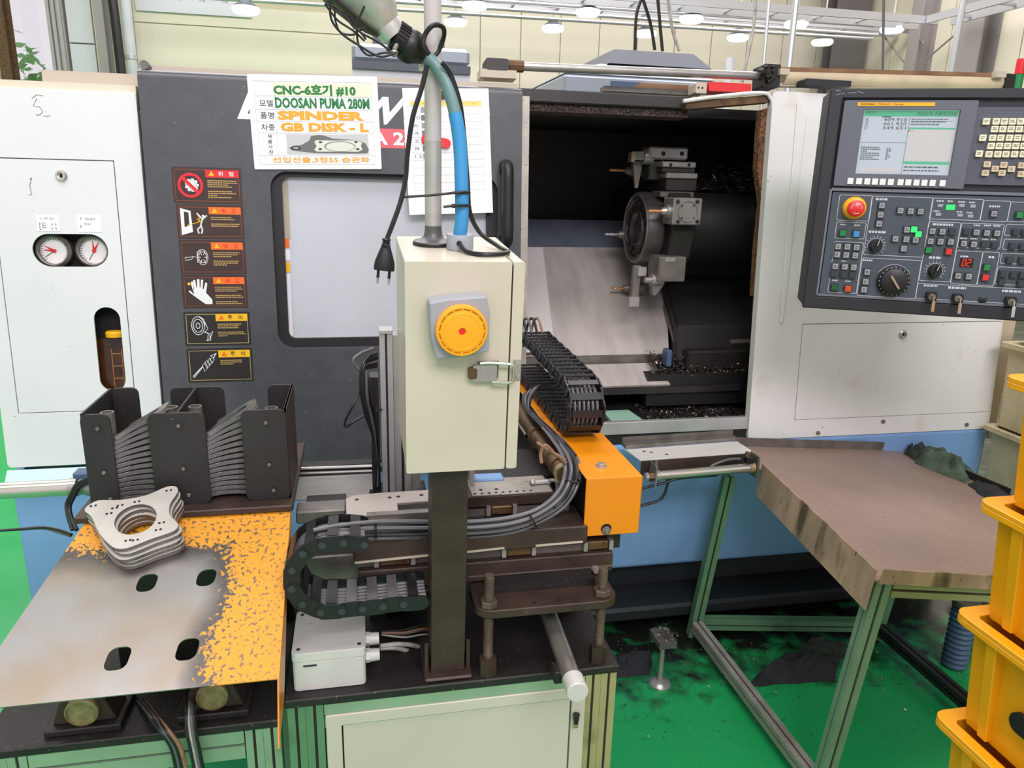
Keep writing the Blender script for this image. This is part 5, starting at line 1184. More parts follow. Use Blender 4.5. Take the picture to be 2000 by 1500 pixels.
kz = (PLN(865, 130, (0, 1, 0), base.y-.01)-base).dot(dp); MB().cyl(base+dp*(kz-.004), base+dp*(kz+.004), rp*1.12, n=20).build('tape_band', 'tape_white', pole)
def onpole(x, y, dy=0.): return PY(x, y, base.y-.02+dy)
q = onpole(827, 128, -.005); MB().box((q.x-.006, q.y-.004, q.z-.007), (q.x+.012, q.y+.008, q.z+.007)).build('plug_block', 'tape_white', pole)

# ================================================================ work lamp on its blue gooseneck
a, b = onTop(898, 487); lb = TPM.p(a, b, 0)
lamp = thing('work_lamp', 'battered work lamp with wire guard on a blue bendy arm', 'lamp', lb)
Ml = TPM.M@Matrix.Translation((a, b, .0005)); MB().lathe([(0, 0), (.0205, 0), (.021, .002), (.021, .021), (.02, .023), (0, .023)], Ml, 32).build('round_base', 'beacon_plate', lamp)
mb = MB(); c = PLN(894, 482, TPM.ex.cross(TPM.en), 0) if False else Ml@V((-.004, -.0206, .012)); mb.cyl(c, c+V((0, -.0016, 0)), .004, n=12); mb.build('cable_hole', 'hole_black', lamp)
hb = Ml@V((0, 0, .0232))
def hp(x, y, d=.0): return PY(x, y, hb.y-.005+d)
harm = spline([hb, hp(902, 420), hp(901, 340), hp(898, 280), hp(889, 220, .0), hp(873, 165, .004), hp(855, 133, .012), hp(838, 116, .014), hp(824, 107, .012)], 8)
n_ = len(harm); k1 = int(n_*.50)
MB().tube(harm[:k1+1], .0105, 14).build('blue_arm', 'hose_blue', lamp)
MB().tube(harm[k1:], .0098, 14).build('arm_worn_end', 'hose_teal', lamp)
e = harm[-1]; ax = (hp(700, 0, -.03)-e).normalized()
def axM(o, d):
    d = d.normalized(); x = d.cross(V((0, 1, 0))).normalized(); y = d.cross(x); return Matrix(((x.x, y.x, d.x, o.x), (x.y, y.y, d.y, o.y), (x.z, y.z, d.z, o.z), (0, 0, 0, 1)))
Ms = axM(e, hp(742, 50, .0)-e); 
MB().lathe([(0, -.004), (.012, -.004), (.017, .004), (.023, .012), (.0245, .02), (.023, .028), (.0215, .03)], Ms, 28).build('socket', 'black_plastic', lamp)
mb = MB(); mb.lathe([(.0215, .03), (.0215, .046), (.0, .046)], Ms, 28)
for k in range(26):
    t = 2*math.pi*k/26; mb.bar(Ms@V((.0215*math.cos(t), .0215*math.sin(t), .03)), Ms@V((.0215*math.cos(t), .0215*math.sin(t), .046)), .0024, .003, Ms.to_3x3()@V((math.cos(t), math.sin(t), 0)))
mb.build('ribbed_collar', 'black_rubber', lamp)
Mr = axM(Ms@V((0, 0, .046)), hp(735, 20, .0)-Ms@V((0, 0, .046)))
MB().lathe([(0, 0), (.0195, 0), (.02, .012), (.0195, .022)], Mr, 26).build('neck', 'reflector_alu', lamp)
RP = [(.0195, .016), (.027, .028), (.036, .048), (.044, .075), (.05, .11), (.055, .17)]
MB().lathe(RP, Mr, 30).build('reflector', 'reflector_alu', lamp)
MB().lathe([(r*.94, z+.002) for r, z in RP], Mr, 30).build('reflector_lining', 'reflector_shaded', lamp)
MB().lathe([(.022, .012), (.031, .026), (.041, .048), (.0495, .075), (.0555, .11), (.0605, .17)], Mr, 14, -.75, .62).build('shade_flap', 'reflector_shaded', lamp)  # dark outer band: the reflector's shaded side put into shape and colour
MB().lathe([(.0, .02), (.012, .022), (.02, .05), (.026, .09), (.02, .12), (0, .125)], Mr, 20).build('bulb', 'shutter_white', lamp)
MB().tube([Mr@V((.0225*math.cos(t*.3), .0225*math.sin(t*.3), .024)) for t in range(21)], .0013, 6, True).build('guard_ring', 'black_plastic', lamp)
mb = MB(); Qp = lambda pts, d=0.: spline([hp(x, y, d) for x, y in pts], 6)
for pts, d, r in (([(775, 103), (750, 103), (720, 108), (702, 90), (697, 65), (700, 40), (712, 12)], -.05, .0016), ([(768, 103), (735, 80), (700, 60), (680, 30), (655, 15), (640, 2)], -.03, .0016), ([(712, 80), (690, 60), (660, 40), (640, 15), (636, 8), (652, 14), (655, 40), (664, 62), (682, 68), (700, 66)], -.04, .0015), ([(770, 105), (740, 110), (700, 88), (668, 66), (648, 40), (645, 12), (650, -15)], -.06, .0017), ([(700, 60), (712, 55)], -.045, .0018), ([(652, 12), (668, 25), (690, 52), (703, 62), (715, 77)], -.055, .0015)):
    mb.tube(Qp(pts, d), r, 6)
mb.build('wire_guard', 'black_plastic', lamp)
q = hp(770, 104, -.04); MB().sphere(q, .0052).cyl(q+V((0, 0, .004)), q+V((.004, .01, .012)), .003, n=8).build('guard_screw', 'steel', lamp)
# power cord and plug
cord = thing('power_cord', 'black power cord with two-pin plug hanging beside the cream box', 'cord', PY(750, 500, base.y-.09))
c1 = [lb+V((-.004, -.0215, .012)), PLN(912, 492, TPM.en, TPM.en.dot(TPM.p(0, 0, .004))), PLN(950, 497, TPM.en, TPM.en.dot(TPM.p(0, 0, .004))), PLN(992, 493, TPM.en, TPM.en.dot(TPM.p(0, 0, .004))), PLN(975, 482, TPM.en, TPM.en.dot(TPM.p(0, 0, .006))), hp(938, 455, .03), hp(918, 415, .02), hp(913, 350, .01), hp(906, 260, 0), hp(898, 200, -.002), hp(880, 145, -.002), hp(863, 122, -.008)]
MB().tube(spline(c1, 8), .0036, 8).build('cable', 'cable_black', cord)
c2 = [hp(830, 80, -.01), hp(826, 85, -.012), hp(832, 102, -.012)]
lp = [hp(838, 106, -.014), hp(827, 90, -.018), hp(830, 68, -.018), hp(845, 50, -.022), hp(864, 52, -.012), hp(867, 70, .015), hp(858, 96, .022), hp(846, 112, .02)]
MB().tube(spline(lp, 7), .0036, 8).build('cable_loop', 'cable_black', cord)
c3 = [hp(834, 128, -.012), hp(824, 170, -.014), hp(806, 230, -.02), hp(796, 300, -.02), hp(792, 350, -.02), hp(782, 395, -.025), hp(768, 435, -.03), hp(756, 466, -.03)]
MB().tube(spline(c3, 8), .0036, 8).build('cable', 'cable_black', cord)
q = hp(755, 466, -.03); q2 = hp(750, 528, -.03); dd = (q2-q).normalized(); Mq = axM(q, dd); L = (q2-q).length
MB().lathe([(0, 0), (.0058, 0), (.0066, .002), (.005, .0035), (.0066, .005), (.0052, .0068), (.0068, .0085), (.006, .013)], Mq, 14).build('strain_relief', 'black_plastic', cord)
mb = MB(); sc = Matrix.Diagonal((1, .62, 1, 1)); mb.lathe([(.0066, .011), (.0105, .022), (.0145, .034), (.0155, L-.004), (.015, L), (0, L)], Mq@sc, 24); mb.build('plug_body', 'black_plastic', cord)
for s_ in (-1, 1):
    p = Mq@V((.0082*s_, 0, L)); MB().cyl(p, p+dd*.0115, .0023, n=10).build('pin_sleeve', 'black_plastic', cord); MB().cyl(p+dd*.0115, p+dd*.0205, .0022, .0016, n=10).build('plug_pin', 'steel_bright', cord)
ties = ((([(786, 385), (845, 381), (910, 374)]), 376), ([(866, 404), (886, 402), (910, 401)], 401))
for k, (pts, y) in enumerate(ties):
    t = thing('cable_tie', ['long black cable tie binding cord, pole and blue arm', 'short black cable tie just above the pole flange'][k], 'cable tie', hp(*pts[1]))
    mb = MB(); P_ = [hp(x, yy, -.022 if i < 2 else -.014) for i, (x, yy) in enumerate(pts)]; mb.tube(spline(P_, 5), .0021, 6); mb.build('strap', 'black_plastic', t)
    cc = hp(901, y, 0); MB().tube([cc+V((.0125*math.cos(a2*.4), .0125*math.sin(a2*.4), .0005*math.cos(a2*.4))) for a2 in range(16)], .0022, 6, True).build('band', 'black_plastic', t)
    if k: MB().box(tuple(hp(886, 402, -.016)-V((.003, .003, .003))), tuple(hp(886, 402, -.016)+V((.003, .003, .003)))).build('tie_head', 'black_plastic', t)

# ================================================================ loader stand (frame under the loader)
CX0, CX1, CY0, CY1 = -.145, .449, 1.113, 1.80
cart = thing('loader_stand', 'loader stand of green aluminium profile with cream front panel', 'stand', ((CX0+CX1)/2, 1.4, 0))
def cp(mb, name, m, par=None, **k): return mb.build(name, m, par or cart, **k)
cp(MB().box((CX0, CY0, ZC-.016), (CX1, CY1, ZC)), 'top_plate', 'black_grimy', bevel=.002)
zb_ = ZC-.017
def beam(p, q, w, faces, m='green_profile', h=None, name='profile', upv=(0, 0, 1), th=None):
    A = MB(); G = MB(); profile_mb(A, G, p, q, w, faces, upv, h)
    o = A.build(name, m, th or cart, bevel=0); G.build('profile_slot', 'groove_dark', o); return o
w = .045
# corner posts: double width profiles, front face with two slots
for x0, m, nm in ((CX0+.003, 'green_profile_dark', 'green corner post'), (CX1-.063, 'olive_profile', 'olive corner post')):  # right post in olive: the tint of the light put into its colour
    for k in (0, 1):
        o = beam((x0+.015+.03*k, CY0+.018, .03), (x0+.015+.03*k, CY0+.018, zb_), .0295, ('+s', '-s', '+u', '-u') if False else ('+u', '-u', '+s', '-s'), m, upv=(0, 1, 0), name='post')
    beam((x0+.03, CY1-.03, .03), (x0+.03, CY1-.03, zb_), .045, ('+u', '-s'), 'green_profile_dark', upv=(0, 1, 0), name='post')
beam((CX0+.064, CY0+.018, zb_-.0235), (CX1-.064, CY0+.018, zb_-.0235), .030, ('+s', '-s'), 'green_profile', h=.046, name='front_beam')
beam((CX0+.064, CY1-.03, zb_-.0235), (CX1-.064, CY1-.03, zb_-.0235), .030, ('+s',), 'green_profile', h=.046, name='rear_beam')
for x in (CX0+.03, CX1-.03): beam((x, CY0+.05, zb_-.0235), (x, CY1-.055, zb_-.0235), .030, ('+s', '-s'), 'green_profile_dark', h=.046, name='side_beam')
beam((CX0+.064, CY0+.018, .08), (CX1-.064, CY0+.018, .08), .030, ('+s',), 'green_profile', h=.046, name='lower_beam')
pf = Frame((0, CY0+.004, 0), (1, 0, 0), (0, 0, 1)); pz1 = pf.px(900, 1375)[1]
fa = pf.px(638, 1440)[0]; fb = pf.px(1138, 1440)[0]
zt_ = pf.px(800, 1378)[1]; fr_ = cp(MB().prism([[(fa, .12), (fb, .12), (fb, zt_), (fa, zt_)], [(fa+.026, .145), (fa+.026, zt_-.022), (fb-.026, zt_-.022), (fb-.026, .145)]], -.02, .004, pf.M), 'panel_frame', 'cart_panel', bevel=.001)
cp(slab(pf, fa+.0285, .1475, fb-.0285, zt_-.0245, -.016, .001), 'front_panel', 'cart_panel', fr_, bevel=.001)
cp(slab(pf, fa+.02, .14, fb-.02, zt_-.018, -.024, -.018), 'panel_backing', 'seam_dark', fr_)
c = pf.px(1123, 1400, .004); cp(MB().cyl(pf.p(c[0], c[1]+.012, .012), pf.p(c[0], c[1]-.008, .012), .0065, .004, n=12), 'clip', 'black_rubber'); cp(MB().sphere(pf.p(c[0], c[1]-.013, .012), .0045), 'clip_tip', 'brass')
for x in (CX0+.033, CX1-.033):
    for y in (CY0+.02, CY1-.03): cp(MB().cyl((x, y, .0), (x, y, .008), .028, n=16).cyl((x, y, .008), (x, y, .032), .008, n=10), 'foot', 'black_rubber')

# ================================================================ loader: two-axis slide with orange-covered arm
ld = thing('part_loader', 'grimy two-axis slide with orange arm cover on the loader stand', 'loader', (.3, 1.3, ZC))
def lp_(mb, name, m, par=None, **k): return mb.build(name, m, par or ld, **k)
def fbox(Y, x0, yA0, yA1, x1, yB0, yB1, dep, mb=None):
    """box whose front face sits at depth Y; picked top/bottom at its left (x0) and right (x1) ends"""
    a = PY(x0, (yA0+yA1)/2, Y).x; c = PY(x1, (yB0+yB1)/2, Y).x
    zt = (PY(x0, yA0, Y).z+PY(x1, yB0, Y).z)/2; zb = (PY(x0, yA1, Y).z+PY(x1, yB1, Y).z)/2
    mb = mb or MB(); return mb.box((a, Y, zb), (c, Y+dep, zt))
# front lower beam (base of the slide) and its raisers
lp_(fbox(1.205, 700, 1118, 1158, 1197, 1078, 1113, .05), 'slide_base', 'dark_steel', bevel=.002)
lp_(fbox(1.2045, 915, 1127, 1130, 1197, 1102, 1104, .001), 'base_joint_line', 'steel_dull')
zS = PY(1197, 1079, 1.205).z
lp_(MB().box((-.02, 1.255, zS-.03), (.447, 1.55, zS-.005)), 'slide_bed', 'black_grimy')
# linear rail, carriages
def rail(Y, z, xa, xb, cars, par):
    mb = MB().box((xa, Y, z), (xb, Y+.016, z+.014)); r = lp_(mb, 'linear_rail', 'steel_dull', par)
    for ca, cb in cars:
        k = lp_(MB().box((ca, Y-.010, z+.004), (cb, Y+.026, z+.021)), 'carriage', 'brown_steel', par, bevel=.002)
        for u in (ca-.009, cb+.001): lp_(MB().box((u, Y-.011, z+.003), (u+.008, Y+.027, z+.022)), 'carriage_seal', 'steel', par)
sb = lp_(MB().box((-.02, 1.25, zS-.006), (.447, 1.29, zS+.003)), 'rail_seat', 'black_oxide')
Xp = lambda x, y, Y: PY(x, y, Y).x
rail(1.222, zS+.0, -.02, .447, ((Xp(990, 1085, 1.21), Xp(1038, 1080, 1.21)), (Xp(1150, 1062, 1.21), Xp(1190, 1060, 1.21)), (.02, .075)), sb)
# upper slide plate (front beam B)
lp_(fbox(1.195, 690, 1065, 1099, 1148, 1022, 1060, .06), 'slide_plate_front', 'dark_steel', bevel=.002)
zB = PY(1000, 1044, 1.195).z
lp_(MB().box((-.016, 1.25, zB-.03), (.40, 1.335, zB-.001)), 'slide_plate', 'black_grimy', bevel=.002)
lp_(MB().bar(PY(693, 1099, 1.193), PY(850, 1083, 1.193), .003, .0035), 'bright_rail_edge', 'beam_beige')
lp_(MB().bar(PY(912, 1078, 1.193), PY(985, 1070, 1.193), .003, .003), 'bright_rail_edge', 'beam_beige')
lp_(MB().bar(PY(1046, 1066, 1.193), PY(1138, 1058, 1.193), .003, .003), 'bright_rail_edge', 'beam_beige')
# rear rail and perforated beam C
sb2 = lp_(MB().box((.0, 1.262, zB-.0005), (.40, 1.295, zB+.004)), 'rail_seat', 'black_oxide')
rail(1.272, zB+.004, .0, .385, ((Xp(958, 1000, 1.27), Xp(999, 996, 1.27)),), sb2)
lp_(fbox(1.268, 908, 974, 994, 1085, 960, 982, .08), 'rear_beam', 'dark_steel', bevel=.002)
zQ = (PY(908, 974, 1.268).z+PY(1085, 960, 1.268).z)/2; qa_ = PZ(922, 971, zQ); qb_2 = PZ(1075, 948, zQ)
bc = lp_(MB().box((qa_.x, 1.268, zQ+.0003), (PZ(1078, 960, zQ).x, 1.345, zQ+.004)), 'perforated_strip', 'aluminium_dirty', bevel=.001)
mb = MB()
for k in range(9): c = V((qa_.x+.006+.0135*k, 1.274, zQ+.0037)); mb.cyl(c, c+V((0, 0, .0009)), .0028, n=8)
for c in (V((qa_.x+.02, 1.29, zQ+.0037)), V((qa_.x+.05, 1.29, zQ+.0037))): mb.cyl(c, c+V((0, 0, .0009)), .0036, n=8)
lp_(mb, 'strip_holes', 'hole_black', bc)
lp_(fbox(1.33, 927, 938, 952, 985, 932, 947, .03), 'blue_stop', 'blue_paint', bevel=.003)
lp_(MB().bar(PY(921, 950, 1.325), PY(921, 905, 1.325), .008, .02, (0, 1, 0)), 'strip_bracket', 'grey_bracket')
lp_(MB().box((.15, 1.36, zB-.03), (.42, 1.52, zQ-.004)), 'slide_rear_block', 'black_grimy', bevel=.003)
# light grey adapter bracket plate on the left
zK = PY(730, 990, 1.33).z
def onK(x, y, dz=0): p = PZ(x, y, zK+dz); return (p.x, p.y)
pl2 = [onK(x, y) for x, y in ((677, 1022), (675, 973), (690, 967), (745, 962), (842, 956), (845, 978), (776, 982), (780, 1018))]
ar = sum(pl2[i-1][0]*pl2[i][1]-pl2[i][0]*pl2[i-1][1] for i in range(len(pl2)))
mb = MB().prism(pl2 if ar > 0 else pl2[::-1], zK-.006, zK); kb = lp_(mb, 'bracket_plate', 'grey_bracket', bevel=.001)
mb = MB()
for x, y in ((697, 976), (761, 972), (778, 970), (823, 967)): mb.prism(circ(*onK(x, y), .004, 10), zK, zK+.0006)
lp_(mb, 'bracket_holes', 'hole_black', kb)
lp_(fbox(1.40, 578, 1002, 1025, 676, 993, 1018, .05), 'side_block', 'steel_dull', bevel=.003)
lp_(fbox(1.55, 598, 985, 999, 676, 976, 992, .04), 'slotted_bar', 'black_oxide')
lp_(fbox(1.62, 568, 934, 982, 738, 924, 968, .06), 'aluminium_crossbeam', 'bright_alu', bevel=.003)
lp_(fbox(1.62, 570, 911, 930, 738, 906, 921, .03), 'rear_rod_rail', 'black_oxide')
for yy in (912, 921): lp_(MB().cyl(PY(570, yy+4, 1.615), PY(736, yy-2, 1.615), .004, n=8), 'rear_rod', 'steel')
lp_(fbox(1.235, 712, 1095, 1190, 820, 1085, 1180, .01), 'back_plate', 'grey_bracket'); lp_(fbox(1.24, 585, 1078, 1150, 812, 1090, 1128, .008), 'rear_sheet', 'steel_dull')
# raiser legs on the stand
for x in (.0, .41):
    lp_(MB().box((x, 1.33, ZC+.0005), (x+.035, 1.46, zS-.03)), 'riser', 'black_grimy')
# rounded support plate with threaded studs
zP = .757
def onP(x, y): p = PZ(x, y, zP); return (p.x, p.y)
a = onP(925, 1178); b = onP(1196, 1150); c = onP(1195, 1128); d = onP(925, 1120)
y0 = (PZ(955, 1194, zP).y+PZ(1150, 1177, zP).y)/2; y1 = y0+.115; xa = onP(922, 1165)[0]; xb = onP(1198, 1150)[0]
pp_ = lp_(MB().prism(rrect(xa, y0, xb, y1, .03, 5), zP-.016, zP), 'stud_plate', 'dark_steel', bevel=.002)
mb = MB()
for x, y in ((1043, 1148), (1093, 1172), (1044, 1177)): q = PZ(x, y, zP); mb.cyl(q, q+V((0, 0, .0008)), .004, n=10)
lp_(mb, 'plate_holes', 'hole_black', pp_)
def stud(xp, yt, yn, ybot):
    q = PZ(xp, yn, zP+.012); zt = PY(xp, yt, q.y).z
    s_ = lp_(MB().cyl((q.x, q.y, ZC+.03), (q.x, q.y, zt), .0075, n=14), 'threaded_stud', 'stud_brown')
    for za, zb in ((ZC+.035, zP-.017), (zP+.0135, zt-.002)):
        N = int((zb-za)/.0034*8); lp_(MB().tube([(q.x+.0078*math.cos(i*math.pi/4), q.y+.0078*math.sin(i*math.pi/4), za+(zb-za)*i/N) for i in range(N+1)], .0013, 4), 'thread', 'stud_brown', s_)
    lp_(MB().cyl((q.x, q.y, zP+.0005), (q.x, q.y, zP+.013), .0155, n=6), 'hex_nut', 'stud_brown', s_, bevel=.0012)
    lp_(MB().cyl((q.x, q.y, ZC+.0005), (q.x, q.y, ZC+.034), .0165, n=6), 'stud_foot', 'dark_steel', s_)
    return q
stud(955, 1122, 1172, 1305); stud(1176, 1108, 1150, 1290)
lp_(MB().box((xa+.03, y1-.06, zP+.0005), (xb-.03, y1-.01, zS-.03)), 'plate_spacer', 'black_grimy')
lp_(MB().cyl(PZ(1165, 1125, zP)+V((0, 0, .012)), PZ(1150, 1118, zP)+V((0, .02, .012)), .008, n=8), 'stop_bolt', 'steel')
# bright cylinder sticking out to the front
ca = PY(1128, 1352, .985); cb_ = V((ca.x+.012, 1.30, ca.z))
cy_ = lp_(MB().cyl(ca+V((0, .02, 0)), cb_, .0158, n=24), 'front_cylinder', 'steel_bright')
dcy = (ca-cb_).normalized(); lp_(MB().cyl(ca-dcy*.034, ca+dcy*.002, .0182, n=26), 'end_cap', 'jbox_white', cy_, bevel=.0015)
lp_(MB().cyl(ca-dcy*.036, ca-dcy*.033, .0168, n=24), 'cap_ring', 'steel_dull', cy_)
q = PY(1092, 1325, 1.04); lp_(MB().box((q.x-.008, q.y, q.z-.012), (q.x+.01, q.y+.03, q.z+.012)), 'port_block', 'black_grimy', cy_, bevel=.002)
# orange arm
aY = 1.20; A_ = [PY(1145, 936, aY), PY(1254, 928, aY), PY(1140, 1045, aY), PY(1248, 1045, aY)]
ax0 = (A_[0].x+A_[2].x)/2; ax1 = (A_[1].x+A_[3].x)/2; az1 = (A_[0].z+A_[1].z)/2; az0 = (A_[2].z+A_[3].z)/2
arm = lp_(MB().box((ax0, aY, az1-.003), (ax1, 2.02, az1)).box((ax0, aY, az0), (ax1, aY+.003, az1-.0015)).box((ax1-.003, aY+.003, az1-.02), (ax1, 2.02, az1-.0015)), 'orange_cover', 'orange_paint', bevel=.0015)
lp_(MB().box((ax0+.012, aY+.02, az0+.02), (ax1-.006, 2.0, az1-.004)), 'arm_beam', 'black_grimy')
lp_(MB().box((ax0+.02, aY+.04, zS-.01), (ax1-.02, aY+.3, az0+.02)), 'arm_carriage', 'black_oxide')
q = PZ(1174, 911, az1); lp_(MB().lathe([(.011, 0), (.0112, .0015), (.0078, .002), (.0075, .0065), (.004, .007), (.0035, .004), (0, .004)], Matrix.Translation(q), 20), 'cover_screw', 'steel', arm)
q = PY(1184, 1036, aY); lp_(MB().lathe([(.0085, 0), (.0085, .002), (.006, .0025), (.0055, .006), (.0025, .007), (0, .006)], Matrix.Translation(q)@Matrix.Rotation(math.pi/2, 4, 'X'), 18), 'cover_screw', 'steel_dull', arm)
q = PY(1184, 1033, aY-.0003); mb = MB(); mb.cyl(q, q+V((0, .0006, 0)), .0105, n=20); lp_(mb, 'screw_notch', 'hole_black', arm)
# brown air cylinder left of the arm
c0 = PY(1104, 928, 1.26); c1 = V((c0.x-.006, 1.95, c0.z))
cyl2 = lp_(MB().cyl(c0, c1, .0165, n=20), 'arm_cylinder', 'brown_steel')
for t_ in (.0, .06, .12, .32): q = c0+(c1-c0)*t_; lp_(MB().cyl(q, q+V((0, .016, 0)), .0195, n=20), 'cylinder_collar', 'brass' if t_ == 0 else 'brown_steel', cyl2)
q = c0+V((-.03, .0, -.012)); lp_(MB().cyl(q, q+V((-.03, .0, 0)), .006, n=10).sphere(q+V((-.033, 0, 0)), .007), 'flow_valve', 'steel', cyl2)
lp_(MB().box((ax0-.055, 1.30, az1-.13), (ax0-.004, 1.9, az1-.09)), 'cylinder_shelf', 'black_grimy')
# silver upright profile behind the box
zU = PY(752, 966, 1.575).z-.004; px_ = PY(742, 700, 1.56).x; pz_ = PY(757, 652, 1.56).z
o = beam((px_+.0135, 1.575, zU), (px_+.0135, 1.575, pz_), .027, ('-u', '+u'), 'aluminium', upv=(0, 1, 0), name='upright_profile', th=ld)
o = beam((px_+.046, 1.59, zU), (px_+.046, 1.59, pz_-.006), .036, ('-u',), 'aluminium', upv=(0, 1, 0), name='upright_profile', th=ld)
lp_(MB().box((px_-.001, 1.557, pz_), (px_+.028, 1.60, pz_+.009)), 'profile_end_cap', 'aluminium', bevel=.001)
lp_(MB().box((px_+.065, 1.575, zU), (px_+.085, 1.62, pz_-.06)), 'rear_plate', 'aluminium_dirty')
lp_(MB().box((px_-.03, 1.556, ZC+.0005), (px_+.1, 1.66, zU-.0005)), 'upright_pedestal', 'black_grimy', bevel=.003)
lp_(MB().box((px_-.022, 1.58, zU+.0), (px_-.004, 1.63, pz_-.1)), 'cable_duct', 'black_oxide')

# ---- cable chains (link by link)
def chain(name, label, pts, wdir, wid, hh, pitch, tags, bars_m='black_plastic'):
    """links along the path pts; side plates 3 mm thick hh high, cross bars on the outside"""
    S = spline(pts, 24); L = [0]
    for i in range(1, len(S)): L.append(L[-1]+(S[i]-S[i-1]).length)
    n = int(L[-1]/pitch); wdir = V(wdir); t = thing(name, label, 'cable chain', S[0])
    def at(d):
        for i in range(1, len(S)):
            if L[i] >= d: return S[i-1].lerp(S[i], (d-L[i-1])/(L[i]-L[i-1]+1e-9))
        return S[-1]
    for k in range(n):
        a = at(k*pitch); b = at((k+1)*pitch); d = (b-a).normalized(); nn = d.cross(wdir).normalized(); mb = MB()
        for s_ in (-1, 1):
            mb = MB(); off = wdir*(s_*(wid/2-.002)); M = Matrix(((d.x, nn.x, wdir.x, 0), (d.y, nn.y, wdir.y, 0), (d.z, nn.z, wdir.z, 0), (0, 0, 0, 1))); M.translation = a+off
            Lk = (b-a).length; mb.prism(rrect(-hh*.30, -hh/2, Lk+hh*.30, hh/2, hh*.45, 4), -.0016+(.0022*s_ if k % 2 else 0), .0016+(.0022*s_ if k % 2 else 0), M)
            o = mb.build('side_link', 'black_plastic', t)
            MB().cyl(a+off+wdir*(s_*.0012), a+off+wdir*(s_*.0048), hh*.22, n=12).build('link_pin', 'key_dark', o)
        m = (a+b)/2
        for s_ in tags(k):
            MB().bar(m+nn*(s_*(hh/2-.0012))-wdir*(wid/2-.004), m+nn*(s_*(hh/2-.0012))+wdir*(wid/2-.004), pitch*.5, .0024, nn).build('cross_bar', bars_m if not callable(bars_m) else bars_m(k), o)
    return t, S
# chain on the arm: lower run on the cover, bend at the front, upper run backwards
cxm = (PY(1108, 800, 1.40).x+PY(1172, 800, 1.40).x)/2; cw = .072; zl0 = az1+.016
Rb = .05
arc = [(cxm, 1.44-.058*math.sin(math.radians(t)), zl0+Rb*(1-math.cos(math.radians(t)))) for t in range(0, 181, 30)]
path = [(cxm, 1.95, zl0), (cxm, 1.8, zl0), (cxm, 1.6, zl0), (cxm, 1.5, zl0)]+arc+[(cxm, 1.5, zl0+2*Rb+.001), (cxm, 1.6, zl0+2*Rb+.004), (cxm, 1.72, zl0+2*Rb+.006), (cxm, 1.86, zl0+2*Rb+.01)]
chA, SA = chain('cable_chain', 'black cable chain looped on top of the orange arm cover', path, (1, 0, 0), cw, .026, .0305, lambda k: (1, -1))
mb = MB(); 
for k in range(6):
    off = V((-.024+.0095*k, 0, .0)); mb.tube([p+off+V((0, 0, .002*math.sin(i*.2+k))) for i, p in enumerate(SA[::6])], .0034, 6)
mb.build('chain_cables', 'cable_grey', chA)
for k, m in ((0, 'cable_black'), (1, 'cable_grey'), (2, 'cable_black'), (3, 'cable_tan')):
    s0 = V((cxm-.025+.014*k, 1.84, zl0+2*Rb+.02)); MB().tube(spline([s0, s0+V((-.004, .03, .03)), s0+V((-.01, .06, .02)), s0+V((-.02, .07, -.05))], 6), .0035, 6).build('loose_cable', m, chA)
# chain at the front left
yb = 1.162; dpt = .082; zt1 = PY(640, 1062, 1.122).z; zt0 = PY(700, 1190, 1.122).z; rr_ = (zt1-zt0)/2; zc_ = (zt1+zt0)/2; xe = PY(640, 1120, 1.122).x
X2 = PY(843, 1175, 1.122).x; X1_ = PY(712, 1056, 1.122).x; zr2 = PY(845, 1170, 1.122).z
arc = [(xe-rr_*math.sin(math.radians(t))*.95, yb, zc_+rr_*math.cos(math.radians(t))) for t in range(0, 181, 30)]
path = [(X1_, yb, zt1-.006), ((X1_+xe)/2, yb, zt1)]+arc+[((X2+xe)/2, yb, zt0+.002), (X2-.03, yb, zr2-.004), (X2-.008, yb, zr2-.004)]
chB, SB = chain('cable_chain', 'black cable chain looping sideways above the white junction box', path, (0, 1, 0), dpt, .027, .034, lambda k: (1, -1), lambda k: 'cable_grey' if k in (8, 9, 10) else 'black_plastic')  # grey bars in the lower run: light falling on them put into colour
mb = MB()
for k in range(6):
    off = V((0, -.026+.0105*k, .0)); mb.tube([p+off for p in SB[::6]], .0032, 6)
mb.build('chain_cables', 'cable_grey', chB)

# ================================================================ cable bundles on the loader
def bundle(label, strands, r, mats, ties=()):
    t = thing('cable_bundle', label, 'cables', strands[0][0])
    for k, s_ in enumerate(strands): MB().tube(spline(s_, 7), r if not isinstance(r, (list, tuple)) else r[k % len(r)], 7).build('cable', mats[k % len(mats)], t)
    for c, ax_, R in ties:
        M = Matrix.Translation(c)@V(ax_).to_track_quat('Z', 'Y').to_matrix().to_4x4(); MB().tube([M@V((R*math.cos(a*.52), R*.8*math.sin(a*.52), 0)) for a in range(12)], .0016, 6, True).build('tie', 'black_plastic', t)
    return t
S = []
for k in range(6):
    o = 5.5*k; dy = .012*(k % 2)
    S.append([PY(612+4*k, 1036+o*.9, 1.15+dy), PY(680, 1024+o, 1.165+dy), PY(760, 1018+o*1.2, 1.18+dy*.5), PY(850, 1019+o*1.1, 1.19+dy), PY(930, 1018+o*1.1, 1.185+dy), PY(1000, 1010+o*1.1, 1.185+dy), PY(1052-o*.2, 993+o*1.1, 1.19+dy), PY(1088+o*.5, 962+o, 1.20+dy), PY(1103+o*1.0, 925+o*.5, 1.22+dy), PY(1098+o*1.1, 890+o*.3, 1.28+dy), PY(1072+o*.9, 850+o*.3, 1.38), PY(1042+o*.6, 815+o*.3, 1.5), PY(1022+o*.4, 790+o*.3, 1.6)])
